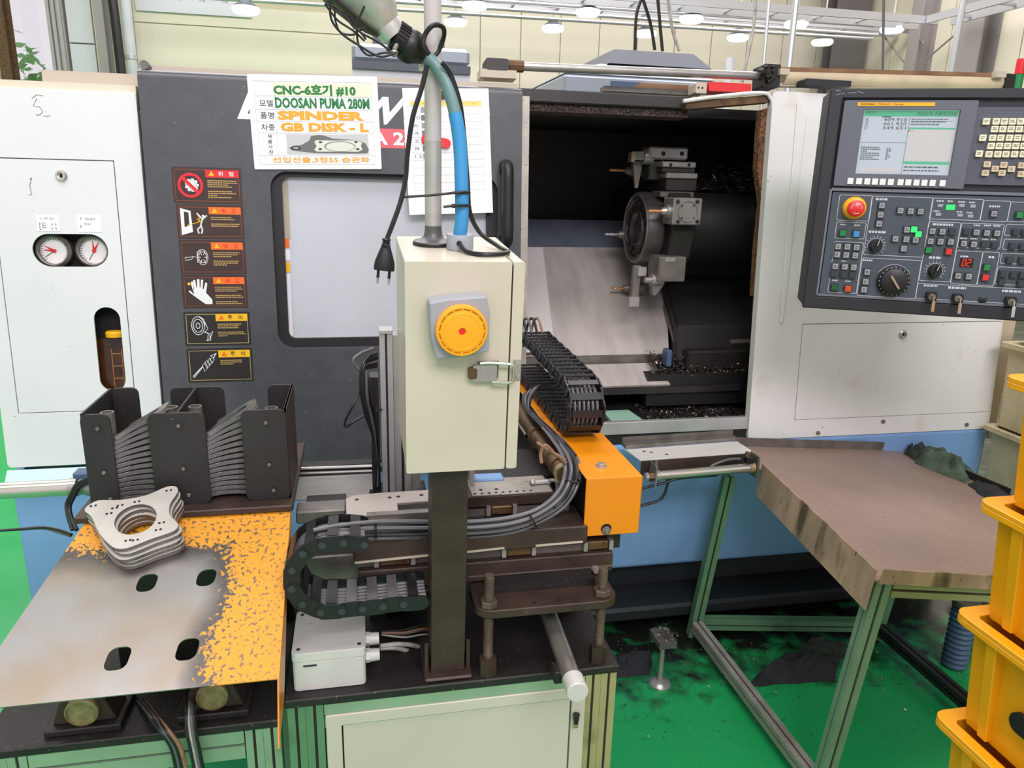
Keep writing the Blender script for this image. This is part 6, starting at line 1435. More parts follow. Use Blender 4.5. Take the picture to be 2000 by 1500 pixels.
bundle('bundle of black cables sweeping from the side chain up beside the orange arm', S, .0036, ['cable_grey', 'cable_black', 'cable_grey', 'cable_black', 'cable_black', 'cable_grey'], [(PY(734, 1034, 1.178), (1, 0, 0), .017), (PY(1040, 1014, 1.19), (1, 0, .5), .018), (PY(1118, 938, 1.22), (.1, .2, 1), .017)])
S = []
for k in range(5):
    o = 4*k; S.append([PY(1105+o*1.2, 890, 1.30), PY(1085+o, 858+o*.4, 1.36), PY(1055+o, 830+o*.5, 1.44), PY(1028+o*.5, 800+o*.6, 1.52), PY(1022+o, 775, 1.58), PY(1040+o, 762-o*.6, 1.6), PY(1070+o, 758, 1.62)])
bundle('loop of dark cables left of the orange cover by the brown cylinder', S, .0032, ['cable_black', 'cable_grey'])
bundle('tan air hoses curled over the brown cylinder', [[PY(1058, 905, 1.24), PY(1056, 885, 1.25), PY(1066, 870, 1.25), PY(1085, 888, 1.25), PY(1104, 898, 1.25)], [PY(1072, 938, 1.22), PY(1086, 940, 1.22), PY(1088, 960, 1.22), PY(1082, 990, 1.2)], [PY(1050, 865, 1.3), PY(1070, 880, 1.27), PY(1090, 890, 1.25), PY(1106, 905, 1.24)]], .0034, ['cable_tan', 'cable_grey', 'cable_tan'])
# bundle hanging at the silver upright
S = []
for k in range(9):
    o = 3*k; S.append([PY(736, 690+o, 1.57), PY(718-o*.4, 698+o, 1.55), PY(706+o*.6, 720+o, 1.54), PY(704+o*.9, 760+o, 1.54), PY(714+o*.7, 810, 1.55), PY(728+o*.3, 850, 1.56), PY(738, 900, 1.57), PY(742-k, 950, 1.57)])
S.append([PY(730, 680, 1.56), PY(705, 690, 1.55), PY(690, 704, 1.54), PY(700, 722, 1.54), PY(716, 728, 1.55)])
S.append([PY(706, 758, 1.55), PY(690, 790, 1.53), PY(674, 822, 1.53), PY(676, 834, 1.53), PY(690, 824, 1.53), PY(710, 812, 1.54)])
bundle('tangle of black cables hanging left of the silver upright', S, [.0036, .003, .0046], ['cable_black', 'cable_grey', 'cable_black', 'black_rubber'], [(PY(735, 800, 1.56), (0, 0, 1), .012)])
# wires under the slide
rr2 = random.Random(11); S = []
for k in range(9):
    o = rr2.uniform(-10, 10); S.append([PY(745, 1236+o*.4, 1.22), PY(790, 1236+o, 1.23), PY(830, 1228+o*1.3, 1.24), PY(862, 1236+o, 1.27), PY(905, 1262+o*.6, 1.27), PY(950, 1275+o*.6, 1.24), PY(1000, 1290+o*.4, 1.22), PY(1045, 1292+o*.3, 1.21), PY(1068, 1270+o*.3, 1.22)])
bundle('thin brown and black wires running across the black plate behind the post', S, .0019, ['cable_tan', 'cable_black', 'cable_white', 'cable_black', 'cable_grey'])
bundle('two white cables leaving the junction box glands', [[PY(742, 1262, 1.2), PY(780, 1258, 1.21), PY(820, 1264, 1.23), PY(850, 1285, 1.25)], [PY(742, 1266, 1.2), PY(775, 1266, 1.21), PY(805, 1275, 1.23), PY(825, 1290, 1.25)]], .0042, ['cable_white'])
S = []
for k in range(4): o = 6*k; S.append([PY(826, 1160+o*.5, 1.16), PY(840, 1150+o, 1.2), PY(875, 1130+o, 1.22), PY(905, 1122+o, 1.22)])
bundle('grey cables leaving the lower end of the side chain', S, .0032, ['cable_grey'])
bundle('small white wires below the slide plate', [[PY(716, 1132, 1.22), PY(720, 1118, 1.22), PY(726, 1125, 1.22), PY(730, 1134, 1.22)], [PY(728, 1132, 1.22), PY(732, 1119, 1.22), PY(738, 1134, 1.22)]], .0035, ['cable_white'])

# ================================================================ white junction box
jf = 1.135; ja = PY(572, 1320, jf).x; jb_ = PY(714, 1292, jf).x; jz = (PY(570, 1287, jf).z+PY(713, 1256, jf).z)/2
jb = thing('junction_box', 'white plastic junction box with oil specks beside the dark post', 'junction box', ((ja+jb_)/2, jf+.06, ZC))
jl = .13
MB().prism(rrect(ja, jf, jb_, jf+jl, .008, 3), ZC+.0005, jz-.018).build('box', 'jbox_white', jb, bevel=.002)
MB().prism(rrect(ja-.001, jf-.001, jb_+.001, jf+jl+.001, .008, 3), jz-.017, jz).build('lid', 'jbox_white', jb, bevel=.003, seg=2)
mb = MB()
for x in (ja+.01, jb_-.01):
    for y in (jf+.012, jf+jl-.012): mb.cyl((x, y, jz-.0005), (x, y, jz+.0008), .0035, n=10)
mb.build('lid_screws', 'seam_dark', jb)
MB().box((ja+.018, jf-.0012, jz-.0265), (ja+.04, jf-.0002, jz-.0235)).build('scuff_mark', 'print_black', jb)
for y, z in ((jf+.05, jz-.018), (jf+.02, jz-.03)):
    p = V((jb_+.0005, y, z)); MB().cyl(p, p+V((.007, 0, 0)), .0125, n=6).cyl(p+V((.007, 0, 0)), p+V((.024, 0, 0)), .0115, .0105, n=16).build('cable_gland', 'jbox_white', jb)

# ================================================================ yellow sloped guard on the left
p0 = V((-.1355, 1.0, .749)); sl = math.atan2(.142, .3)
YF = Frame(p0, (1, 0, 0), (0, math.cos(sl), math.sin(sl)))
def yellow_mat():
    m = bpy.data.materials.new('yellow_worn'); m.use_nodes = True; MATS['yellow_worn'] = m
    N = m.node_tree.nodes; L = m.node_tree.links; b = N['Principled BSDF']; tc = N.new('ShaderNodeTexCoord'); sp = N.new('ShaderNodeSeparateXYZ'); L.new(tc.outputs['Object'], sp.inputs[0])
    def nz(s, d=5, w=None):
        n = N.new('ShaderNodeTexNoise'); n.inputs['Scale'].default_value = s; n.inputs['Detail'].default_value = d; L.new(tc.outputs['Object'], n.inputs['Vector']); return n.outputs[0]
    def op(o, *q):
        r = N.new('ShaderNodeMath'); r.operation = o
        for i, v in enumerate(q):
            if isinstance(v, (int, float)): r.inputs[i].default_value = v
            else: L.new(v, r.inputs[i])
        return r.outputs[0]
    def mp(v, a, c, d=0, e=1):
        r = N.new('ShaderNodeMapRange'); L.new(v, r.inputs[0]); r.inputs[1].default_value = a; r.inputs[2].default_value = c; r.inputs[3].default_value = d; r.inputs[4].default_value = e; return r.outputs[0]
    X = sp.outputs['X']; Yc = sp.outputs['Y']
    big = op('MULTIPLY', op('SUBTRACT', nz(9, 3), .5), .10)
    # the paint survives along the right side and the upper edge
    right = op('SUBTRACT', X, -.097); top = op('SUBTRACT', Yc, .262)
    k = op('ADD', op('MAXIMUM', right, top), big)
    fine = op('MULTIPLY', op('SUBTRACT', nz(120, 3), .5), .10)
    cov = mp(op('ADD', k, fine), -.004, .004)
    chipn = mp(nz(150, 3), mp(k, 0, .07, .56, .66) if False else .575, .60)
    chip = op('MULTIPLY', chipn, mp(k, .10, .0, .55, 1))
    yel = op('MULTIPLY', cov, op('SUBTRACT', 1, chip))
    sc = N.new('ShaderNodeMix'); sc.data_type = 'RGBA'; L.new(mp(nz(7, 4), .4, .68), sc.inputs[0]); sc.inputs[6].default_value = lin((156, 154, 152)); sc.inputs[7].default_value = lin((152, 138, 122))
    edge = N.new('ShaderNodeMix'); edge.data_type = 'RGBA'; L.new(mp(k, -.05, -.012), edge.inputs[0]); L.new(sc.outputs[2], edge.inputs[6]); edge.inputs[7].default_value = lin((96, 92, 90))
    fin = N.new('ShaderNodeMix'); fin.data_type = 'RGBA'; L.new(yel, fin.inputs[0]); L.new(edge.outputs[2], fin.inputs[6]); fin.inputs[7].default_value = lin((218, 148, 32))
    L.new(fin.outputs[2], b.inputs['Base Color']); L.new(mp(yel, 0, 1, .75, 0.), b.inputs['Metallic']); L.new(mp(yel, 0, 1, .38, .5), b.inputs['Roughness'])
yellow_mat()
gu = thing('sloped_guard', 'sloped yellow sheet metal guard with worn bare centre and four slots', 'guard', M=YF.M)
def onY(x, y): return YF.px(x, y)
BRc = onY(569, 989); BLc = onY(166, 1024); Lm = onY(0, 1263); FRc = onY(545, 1327); f0 = onY(0, 1391)
dx = (Lm[0]-BLc[0])/(Lm[1]-BLc[1]); FLc = (BLc[0]+dx*(0-BLc[1]), 0.)
out = [FLc, (.0, 0), (.0, (BRc[1]+BLc[1])/2), (BLc[0], (BRc[1]+BLc[1])/2)]
holes = []
for x, y, wx, hy in ((287, 1138, .021, .026), (403, 1128, .021, .025), (230, 1286, .023, .029), (366, 1268, .022, .028)):
    c = onY(x, y); wx *= 1.4; hy *= 1.3; holes.append([(a+.12*(b-c[1]), b) for a, b in rrect(c[0]-wx/2, c[1]-hy/2, c[0]+wx/2, c[1]+hy/2, .0115, 4)])
MB().prism([out]+holes, -.0025, 0, YF.M).build('guard_plate', 'yellow_worn', gu)
pb = onY(569, 989)[1]
fl = [PX(x, y, p0.x) for x, y in ((570, 990), (566, 1080), (560, 1185), (555, 1370), (546, 1462), (545, 1327))]
mb = MB(); n = len(fl); mb.v += [p-V((.0025, 0, 0)) for p in fl]+[p for p in fl]
mb.f += [tuple(reversed(range(n))), tuple(range(n, 2*n))]+[(i, (i+1) % n, n+(i+1) % n, n+i) for i in range(n)]; mb.sm += [False]*(n+2)
mb.build('side_flange', 'orange_paint', gu)
for c in ((-.06, .03), (-.32, .05)): MB().cyl(YF.p(c[0], .28, -.004), YF.p(c[0], .28, -.09), .008, n=8).build('stand_off', 'dark_steel', gu)

# ================================================================ adapter plates
def plate_outline(s=1.):
    pts = [(-.070, .046), (-.054, .054), (-.02, .047), (.02, .048), (.052, .060), (.068, .056), (.070, .042), (.058, .018), (.058, -.006), (.070, -.028), (.064, -.042), (.03, -.05), (.004, -.058), (-.012, -.060), (-.028, -.052), (-.048, -.02), (-.062, .018), (-.074, .036)]
    return [(p.x*s, p.y*s) for p in spline([V((x, y, 0)) for x, y in pts]+[V((*pts[0], 0))], 3)[:-1]]
PT = .0085
def make_plate(name, m, edge, bv=.0012):
    o = MB().prism([plate_outline(), circ(.005, -.002, .032, 28)], 0, PT).build(name, m, bevel=bv, seg=2 if bv > .002 else 1)
    o.data.materials.append(MATS[edge])
    for p in o.data.polygons:
        if abs(p.normal.z) < .5: p.material_index = 1
    return o
pm = make_plate('adapter_plate', 'plate_new', 'plate_edge')
mb = MB()
for (x, y) in ((-.061, .043), (.056, .05), (.006, .036), (-.028, .03), (-.036, .02), (.045, -.02), (.04, -.034), (.006, -.047), (-.005, -.045), (-.02, .034)):
    for d in (-.0035, .0035): mb.prism(circ(x+d, y+.0, .0021, 10), PT, PT+.0003)
hl = mb.build('rivet_holes', 'hole_black', pm)
# stack on the guard
c = onY(276, 1035); c = (c[0], c[1]-.018)
def stackM(k, n, jx, jy, rz): return YF.M@Matrix.Translation((c[0]+jx, c[1]+jy, .0006+PT*1.03*k))@Matrix.Rotation(rz, 4, 'Z')
rp = random.Random(9); N_ = 6
for k in range(N_):
    last = k == N_-1
    M = stackM(k, N_, (0 if last else rp.uniform(-.003, .007)), (0 if last else rp.uniform(-.009, .003)), (.16 if last else .16+rp.uniform(-.05, .05)))
    lab = 'grey adapter plate in the pile on the yellow guard, %s' % ('topmost, drilled face up' if last else ORD[k]+' from the bottom')
    if k == 0:
        pm.matrix_world = M; ROOT[pm] = M; tag(pm, lab, 'plate', 'adapter plates piled on the guard'); KIDS[pm] = [hl]
    else: dup(pm, M, lab)

# ================================================================ magazine with two stacks of plates
mY = 1.315
mz0 = PY(400, 1000, mY).z; mzt = PY(350, 800, mY).z
mg = thing('plate_magazine', 'black steel magazine holding two leaning stacks of plates', 'magazine', (-.3, 1.4, mz0))
def mp_(mb, name, m='black_oxide', par=None, **k): return mb.build(name, m, par or mg, **k)
bz2 = PY(150, 1014, 1.28).z
mp_(MB().box((PY(140, 1015, 1.28).x, 1.285, bz2-.012), (PY(572, 1000, 1.28).x, 1.62, bz2)), 'base_plate', 'dark_steel', bevel=.002)
zbk = mzt
for x_ in (-.43, -.19): mp_(MB().box((x_, 1.47, .556), (x_+.03, 1.50, bz2-.0125)), 'support_post', 'dark_steel')
cols_ = []
for (xa, xb, yt) in ((162, 221, 809), (293, 404, 806), (474, 562, 800)):
    a = PY(xa, 870, mY).x; b = PY(xb, 870, mY).x; zt = PY((xa+xb)/2, yt, mY).z
    fp = mp_(MB().prism(rrect(a, bz2, b, zt, .012, 4), 0, -.004, Matrix(((1, 0, 0, 0), (0, 0, -1, mY), (0, 1, 0, 0), (0, 0, 0, 1)))), 'front_plate', 'black_oxide', bevel=.0012)
    cols_.append((a, b, zt, fp))
yb2 = mY+.165
for k, (a, b, zt, fp) in enumerate(cols_):
    xs_ = a if k == 0 else ((a+b)/2 if k == 1 else b-.004)
    mp_(MB().box((xs_, mY+.005, bz2), (xs_+.004, yb2, zt)), 'web_plate', 'black_oxide')
    a2, b2 = (a, a+.05) if k == 0 else ((a-.0, b+.006) if k == 1 else (b-.05, b))
    mp_(MB().prism(rrect(a2, bz2, b2, zt, .012, 4), 0, -.004, Matrix(((1, 0, 0, 0), (0, 0, -1, yb2), (0, 1, 0, 0), (0, 0, 0, 1)))), 'rear_plate', 'black_oxide', bevel=.0012)
    for rx_ in ((a+.028,) if k == 0 else ((xs_-.018, xs_+.022) if k == 1 else (b-.03,))):
        o = mp_(MB().prism([circ(rx_, mY+.05, .0115, 20), circ(rx_, mY+.05, .0085, 20)], bz2+.001, zt-.012 if k != 1 else zt-.004), 'guide_tube', 'steel_dull')
    for x_, z_ in (((a+b)/2+.005, bz2+.07), ((a+b)/2+.004, bz2+.15), ((a+b)/2+.01, bz2+.02)): mp_(MB().lathe([(.0038, 0), (.003, .0025), (.0016, .003), (0, .002)], Matrix.Translation((x_, mY-.0045+.0, z_))@Matrix.Rotation(math.pi/2, 4, 'X'), 12), 'front_screw', 'steel_dull', fp)
mp_(MB().box((cols_[2][1]-.003, mY+.005, bz2), (cols_[2][1]+.001, yb2, cols_[2][2])), 'side_plate', 'dark_steel')
# the stacked plates: they fan open upwards to the right
dk = None
for s_, (xc, top, lab) in enumerate((((cols_[0][1]+cols_[1][0])/2, 0, 'left'), ((cols_[1][1]+cols_[2][0])/2, 1, 'right'))):
    NP = 14; z = bz2+.006; ang = math.radians(2)
    for k in range(NP):
        u = k/(NP-1); ang = math.radians(3+9*u+18*u*u*u); pit = math.radians(-2-2*u)
        step = (cols_[1][2]-bz2-.035)/(NP-1)*(.86+.28*u); 
        M = Matrix.Translation((xc+.004+.012*u, mY+.066, z))@Matrix.Rotation(-ang, 4, 'Y')@Matrix.Rotation(pit, 4, 'X')@Matrix.Rotation(math.pi-.12, 4, 'Z')@Matrix.Diagonal((.76, 1.0, .86, 1))
        z += step
        lb_ = 'dark adapter plate in the %s magazine stack, %s' % (lab, 'topmost' if k == NP-1 else ORD[k]+' from the bottom')
        if dk is None:
            dk = make_plate('stacked_plate', 'plate_dark', 'plate_dark', .0032); dk.matrix_world = M; ROOT[dk] = M; tag(dk, lb_, 'plate', 'adapter plates in the magazine'); KIDS[dk] = []
        else: dup(dk, M, lb_, 'adapter plates in the magazine')
# chrome air cylinder at the far left
cA = PY(150, 951, 1.52); cB = PY(-60, 967, 1.52); cB.z = cA.z; cB.y = cA.y
cyl3 = thing('air_cylinder', 'horizontal bright air cylinder left of the black magazine', 'cylinder', cA)
MB().cyl(V((cA.x-.008, cA.y, cA.z)), V((cA.x-.42, cA.y, cA.z)), .0165, n=26).build('tube', 'steel_bright', cyl3)
for d, r in ((.0, .0185), (.018, .0165), (.03, .019)): MB().cyl(cA+V((d-.012, 0, 0)), cA+V((d+.002, 0, 0)), r, n=24).build('end_ring', 'steel', cyl3)
MB().box((cA.x-.006, cA.y+.0, cA.z+.012), (cA.x+.03, cA.y+.03, cA.z+.03)).build('mount_block', 'roof_blue', cyl3, bevel=.004)
MB().bar(cA+V((.03, 0, 0)), cA+V((.06, 0, 0)), .02, .02).build('rod_joint', 'brass', cyl3)
bundle('black hoses dropping from the left air cylinder', [[PY(174, 935, 1.49), PY(150, 947, 1.49), PY(140, 965, 1.49), PY(131, 985, 1.49), PY(134, 1010, 1.48), PY(142, 1035, 1.46)], [PY(178, 938, 1.488), PY(154, 951, 1.488), PY(144, 970, 1.488), PY(136, 990, 1.488), PY(140, 1012, 1.475), PY(150, 1035, 1.455)]], .0042, ['cable_black'])
bundle('thin grey cable pair crossing the blue skirt at the far left', [[PY(-20, 1038, 1.6), PY(40, 1033, 1.6), PY(85, 1030, 1.6), PY(118, 1036, 1.58), PY(140, 1044, 1.55)], [PY(-20, 1037, 1.605), PY(40, 1034, 1.605), PY(85, 1032, 1.605), PY(115, 1040, 1.585), PY(138, 1047, 1.555)]], .0028, ['cable_black', 'cable_grey'])

# ================================================================ lower left stand with pillow blocks
LZ = .555
lf = thing('magazine_stand', 'green profile stand under the yellow guard with dark plate on top', 'stand', (-.4, 1.4, 0))
fy = PZ(270, 1455, LZ-.018).y
MB().prism([(-.64, fy), (CX0-.012, fy), (CX0-.012, 1.78), (-.59, 1.62), (-.59, 1.35), (-.64, 1.35)], LZ-.016, LZ).build('top_plate', 'black_grimy', lf, bevel=.002)
zb3 = LZ-.0165
MB().box((-.47, 1.345, LZ+.0005), (-.17, 1.351, .83)).box((-.47, 1.352, LZ+.0005), (-.462, 1.45, .83)).build('rear_sheet', 'black_oxide', lf)  # dark sheet added out of sight so the guard's slots show black
def lbeam(p, q, w, faces, m='green_profile', h=None, name='profile', upv=(0, 0, 1)): return beam(p, q, w, faces, m, h, name, upv, lf)
for k in (0, 1): lbeam((CX0-.030-.03*k, fy+.02, .03), (CX0-.030-.03*k, fy+.02, zb3), .0295, ('+s', '-s', '-u', '+u'), 'green_profile', upv=(0, 1, 0), name='post')
for k in (0, 1): lbeam((-.58-.03*k, fy+.02, .03), (-.58-.03*k, fy+.02, zb3), .0295, ('-u', '+u'), 'green_profile', upv=(0, 1, 0), name='post')
lbeam((-.563, fy+.02, zb3-.03), (CX0-.077, fy+.02, zb3-.03), .03, ('+s', '-s'), h=.058, name='front_beam')
lbeam((-.563, 1.44, zb3-.03), (CX0-.077, 1.44, zb3-.03), .03, ('+s',), h=.058, name='rear_beam')
for x in (-.59, CX0-.05): lbeam((x, 1.44, .03), (x, 1.44, zb3), .04, ('+s', '-s'), upv=(0, 1, 0), name='rear_post')
for x in (-.59, CX0-.05):
    for y in (fy+.02, 1.44): MB().cyl((x, y, 0), (x, y, .01), .03, n=16).cyl((x, y, .01), (x, y, .031), .009, n=10).build('foot', 'black_rubber', lf)
for k, (x, y, lab) in enumerate(((161, 1388, 'left brass-capped bearing block under the sloped yellow guard'), (415, 1358, 'right brass-capped bearing block under the sloped yellow guard'))):
    Yb = fy+.03; q = PY(x, y, Yb); r = .0265; bt = thing('bearing_block', lab, 'bearing', (q.x, Yb+.03, LZ))
    MB().prism([(-.05, LZ+.0135), (.05, LZ+.0135), (.034, q.z+.02), (-.034, q.z+.02)], 0, -.06, Matrix(((1, 0, 0, q.x), (0, 0, -1, Yb+.002), (0, 1, 0, 0), (0, 0, 0, 1)))).build('housing', 'dark_steel', bt, bevel=.002)
    MB().box((q.x-.06, Yb-.012, LZ+.0005), (q.x+.06, Yb+.08, LZ+.013)).build('flange', 'black_grimy', bt, bevel=.002)
    Mb2 = Matrix.Translation((q.x, Yb+.0, q.z))@Matrix.Rotation(math.pi/2, 4, 'X'); MB().lathe([(r, -.003), (r, .006), (r*.86, .008), (r*.84, .005), (0, .005)], Mb2, 28).build('brass_cap', 'brass', bt)
S = []
for k in range(4): o = 5*k; S.append([PY(262+o, 1362, fy+.12), PY(285+o, 1390+o*.2, fy+.02), PY(312+o, 1425, fy-.022), PY(335+o*1.1, 1460, fy-.028), PY(348+o*1.2, 1515, fy-.025)])
bundle('black and tan cables hanging over the front edge below the yellow guard', S, [.0042, .0036], ['cable_black', 'cable_grey', 'cable_black', 'cable_tan'])
S = []
for k in range(4): o = 5*k; S.append([PY(365+o, 1350, fy+.1), PY(364+o, 1385, fy+.0), PY(366+o, 1425, fy-.022), PY(374+o, 1465, fy-.028), PY(384+o, 1515, fy-.026)])
bundle('dark grey cables hanging straight down in front of the left stand beam', S, [.0042, .0036], ['cable_black', 'cable_white', 'cable_grey', 'cable_black'])

# ================================================================ drip tray table
TN = V((.12, 0, 1)).normalized(); TD0 = TN.dot(V((1.06, 1.2, .70)))
def lip(x, y, dz=0.): return PLN(x, y, TN, TD0+dz)
tb_ = thing('tray_table', 'brown stained steel tray table on green profile legs', 'table', (1.2, 1.6, 0))
def tp_(mb, name, m, par=None, **k): return mb.build(name, m, par or tb_, **k)
C_ = [lip(1440, 858), lip(1715, 1113), lip(2100, 1134), lip(1975, 955), lip(1768, 868)]      # back-left, front-left, front-right, right-back, back
dn = lambda p, d: p-TN*d
SZ = .024
mb = MB(); n = 5; mb.add([dn(p, SZ) for p in C_]+[dn(p, SZ+.004) for p in C_], [tuple(range(n)), tuple(reversed(range(n, 2*n)))]+[(i, n+i, n+(i+1) % n, (i+1) % n) for i in range(n)])
tray_ = tp_(mb, 'tray_bottom', 'tray_metal')
cen = sum(C_, V())/5
def wall(a, b, up_, dn_, th, name, m):
    d = (b-a).normalized(); o = d.cross(TN).normalized(); o = -o if o.dot(cen-a) > 0 else o
    mb = MB(); mb.hexa([dn(a, dn_), dn(b, dn_), dn(b, dn_)+o*th, dn(a, dn_)+o*th, dn(a, -up_), dn(b, -up_), dn(b, -up_)+o*th, dn(a, -up_)+o*th]); return tp_(mb, name, m, tray_, bevel=.0012)
lw0 = C_[0].lerp(C_[1], .26)
wall(lw0, C_[1], 0, .098, .004, 'left_wall', 'tray_side')
wall(C_[0]+(C_[0]-C_[4]).normalized()*.01, C_[4], .006, .03, .004, 'back_wall', 'steel_dull'); wall(C_[4], C_[3], 0, .03, .004, 'right_wall', 'black_grimy')
wall(C_[1]+(C_[2]-C_[1])*.02, C_[2], .004, .032, .004, 'front_wall', 'tray_side')
LG = .036
def tbeam(p, q, faces, m='green_profile', upv=(0, 0, 1), name='leg', w=LG): return beam(p, q, w, faces, m, upv=upv, name=name, th=tb_)
fl0 = PZ(1592, 1572, 0); bl0 = PZ(1352, 1246, 0); br0 = PZ(1705, 1250, 0); fr0 = br0+(fl0-bl0)
ff = PLN(1733, 1135, TN, TD0-.034)+V((.0, .02, 0)); fl1 = dn(ff, .002)
bl1 = dn(PLN(1424, 930, (0, 1, 0), bl0.y+.02), 0)
tp_top = dn(C_[0], .03)
bl1 = V((bl1.x, bl1.y, min(bl1.z, tp_top.z-.004)))
xd = (br0-bl0).normalized(); yd = V((-xd.y, xd.x, 0))
h0 = V((0, 0, .01))
tbeam(fl0+h0, fl1, ('+s', '-s', '+u', '-u'), 'green_profile', yd, 'leg')
tbeam(bl0+h0, bl1, ('+s', '-s', '+u', '-u'), 'green_profile_dark', yd, 'leg')
br1 = dn(C_[4], .036)+(br0-C_[4])*0; br1 = V((br0.x+.03, br0.y-.05, dn(C_[4].lerp(C_[1], .25), .05).z))
tbeam(br0+h0, br1, ('+s', '-s'), 'green_profile_dark', yd, 'leg')
fr1 = V((fr0.x+.02, fr0.y-.05, fl1.z-.05)); tbeam(fr0+h0, fr1, ('+s', '-s'), 'green_profile', yd, 'leg')
hz = V((0, 0, .06))
tbeam(bl0+xd*.02+hz, br0-xd*.02+hz, ('+s', '-s', '+u'), 'green_profile_dark', (0, 0, 1), 'lower_rail')
ld_ = (fl0-bl0).normalized()
tbeam(bl0+ld_*.022+hz, fl0-ld_*.02+hz, ('+s', '-s', '+u'), 'aluminium_dirty', (0, 0, 1), 'lower_rail')
tbeam(br0+ld_*.022+hz, fr0-ld_*.02+hz, ('+s', '-s', '+u'), 'black_oxide', (0, 0, 1), 'lower_rail')
e1 = dn(ff+(C_[2]-C_[1]).normalized()*.022, .022); tbeam(e1, e1+(C_[2]-C_[1]).normalized()*.36, ('+s', '-s', '+u', '-u'), 'olive_profile', TN, 'upper_rail')
for p in (fl0, bl0, br0, fr0): tp_(MB().cyl(p, p+V((0, 0, .012)), .02, n=14), 'foot', 'black_rubber')
# discharge channel onto the tray
zc_ = lip(1440, 870).z+.012; 
n0_ = PZ(1252, 900, zc_); n1_ = PZ(1474, 884, zc_); f0_ = PZ(1222, 878, zc_); f1_ = PZ(1440, 862, zc_)
chn = thing('discharge_channel', 'dirty aluminium channel leading from the orange arm to the tray', 'channel', (n0_+n1_)/2)
up3 = V((0, 0, .003))
MB().hexa([n0_-up3, n1_-up3, f1_-up3, f0_-up3, n0_, n1_, f1_, f0_]).build('channel_floor', 'bright_alu', chn)
MB().hexa([f0_+V((0, .002, 0)), f1_+V((0, .002, 0)), f1_+V((0, .03, 0)), f0_+V((0, .03, 0)), f0_+V((0, .002, .012)), f1_+V((0, .002, .012)), f1_+V((0, .03, .012)), f0_+V((0, .03, .012))]).build('rear_step', 'steel_dull', chn, bevel=.001)
MB().hexa([f0_+V((0, .032, -.0)), f1_+V((0, .032, -.0)), f1_+V((0, .038, 0)), f0_+V((0, .038, 0)), f0_+V((0, .032, .026)), f1_+V((0, .032, .026)), f1_+V((0, .038, .026)), f0_+V((0, .038, .026))]).build('rear_flange', 'steel_dull', chn)
MB().hexa([n0_+V((0, -.004, -.045)), n1_+V((-.03, -.004, -.045)), n1_+V((-.03, 0, -.045)), n0_+V((0, 0, -.045)), n0_+V((0, -.004, 0)), n1_+V((0, -.004, 0)), n1_, n0_]).build('front_face', 'dark_steel', chn, bevel=.001)
mb = MB()
for x, y in ((1272, 884), (1302, 888), (1258, 882)): p = PZ(x, y, zc_); mb.cyl(p, p+V((0, 0, .0015)), .005, n=8)
mb.build('rivets', 'steel_dull', chn)
sy = n0_.y-.035
dcy_ = thing('discharge_cylinder', 'bright tie of a slim air cylinder in front of the channel', 'cylinder', PY(1380, 922, sy))
dcy_['label'] = 'slim bright air cylinder in front of the aluminium channel by the tray'
a = PY(1286, 929, sy); b = PY(1470, 913, sy)
MB().cyl(a, b, .0135, n=22).build('tube', 'steel_bright', dcy_)
dd = (b-a).normalized()
MB().cyl(a-dd*.012, a+dd*.003, .0165, n=22).build('end_ring', 'steel', dcy_); MB().cyl(b-dd*.012, b+dd*.003, .0165, n=22).build('end_ring', 'brass', dcy_)
MB().cyl(a-dd*.03, a-dd*.013, .014, n=6).build('hex_nut', 'brown_steel', dcy_); MB().cyl(a-dd*.04, a-dd*.031, .012, n=8).build('rod_end', 'steel', dcy_)
MB().box((a.x-.016, sy-.02, a.z-.03), (a.x-.0125, sy+.03, a.z+.035)).build('mount_plate', 'steel', dcy_)
MB().box((b.x+.004, sy-.02, b.z-.03), (b.x+.01, sy+.03, b.z+.04)).build('mount_plate', 'steel_dull', dcy_, bevel=.001)
MB().box((b.x-.025, sy-.008, b.z+.017), (b.x-.003, sy+.01, b.z+.032)).build('port_block', 'black_plastic', dcy_)
q = PY(1282, 902, sy); MB().cyl(q-V((0, 0, .02)), q+V((0, 0, .004)), .006, n=8).build('flow_valve', 'steel_dull', dcy_)
q = PY(1460, 885, sy); MB().cyl(q-V((0, 0, .01)), q+V((0, 0, .003)), .007, n=8).build('bolt', 'rust_edge', dcy_)
bundle('grey hose curving into the slim cylinder by the tray', [[PY(1446, 896, sy+.01), PY(1425, 897, sy+.008), PY(1400, 905, sy+.004), PY(1388, 912, sy-.0)]], .0038, ['cable_grey'])
bundle('black hoses looping below the slim cylinder beside the orange cover', [[PY(1250, 955, sy), PY(1290, 945, sy), PY(1330, 934, sy), PY(1400, 928, sy+.03)], [PY(1250, 988, sy), PY(1290, 975, sy), PY(1304, 945, sy), PY(1303, 936, sy)]], .004, ['cable_black'])

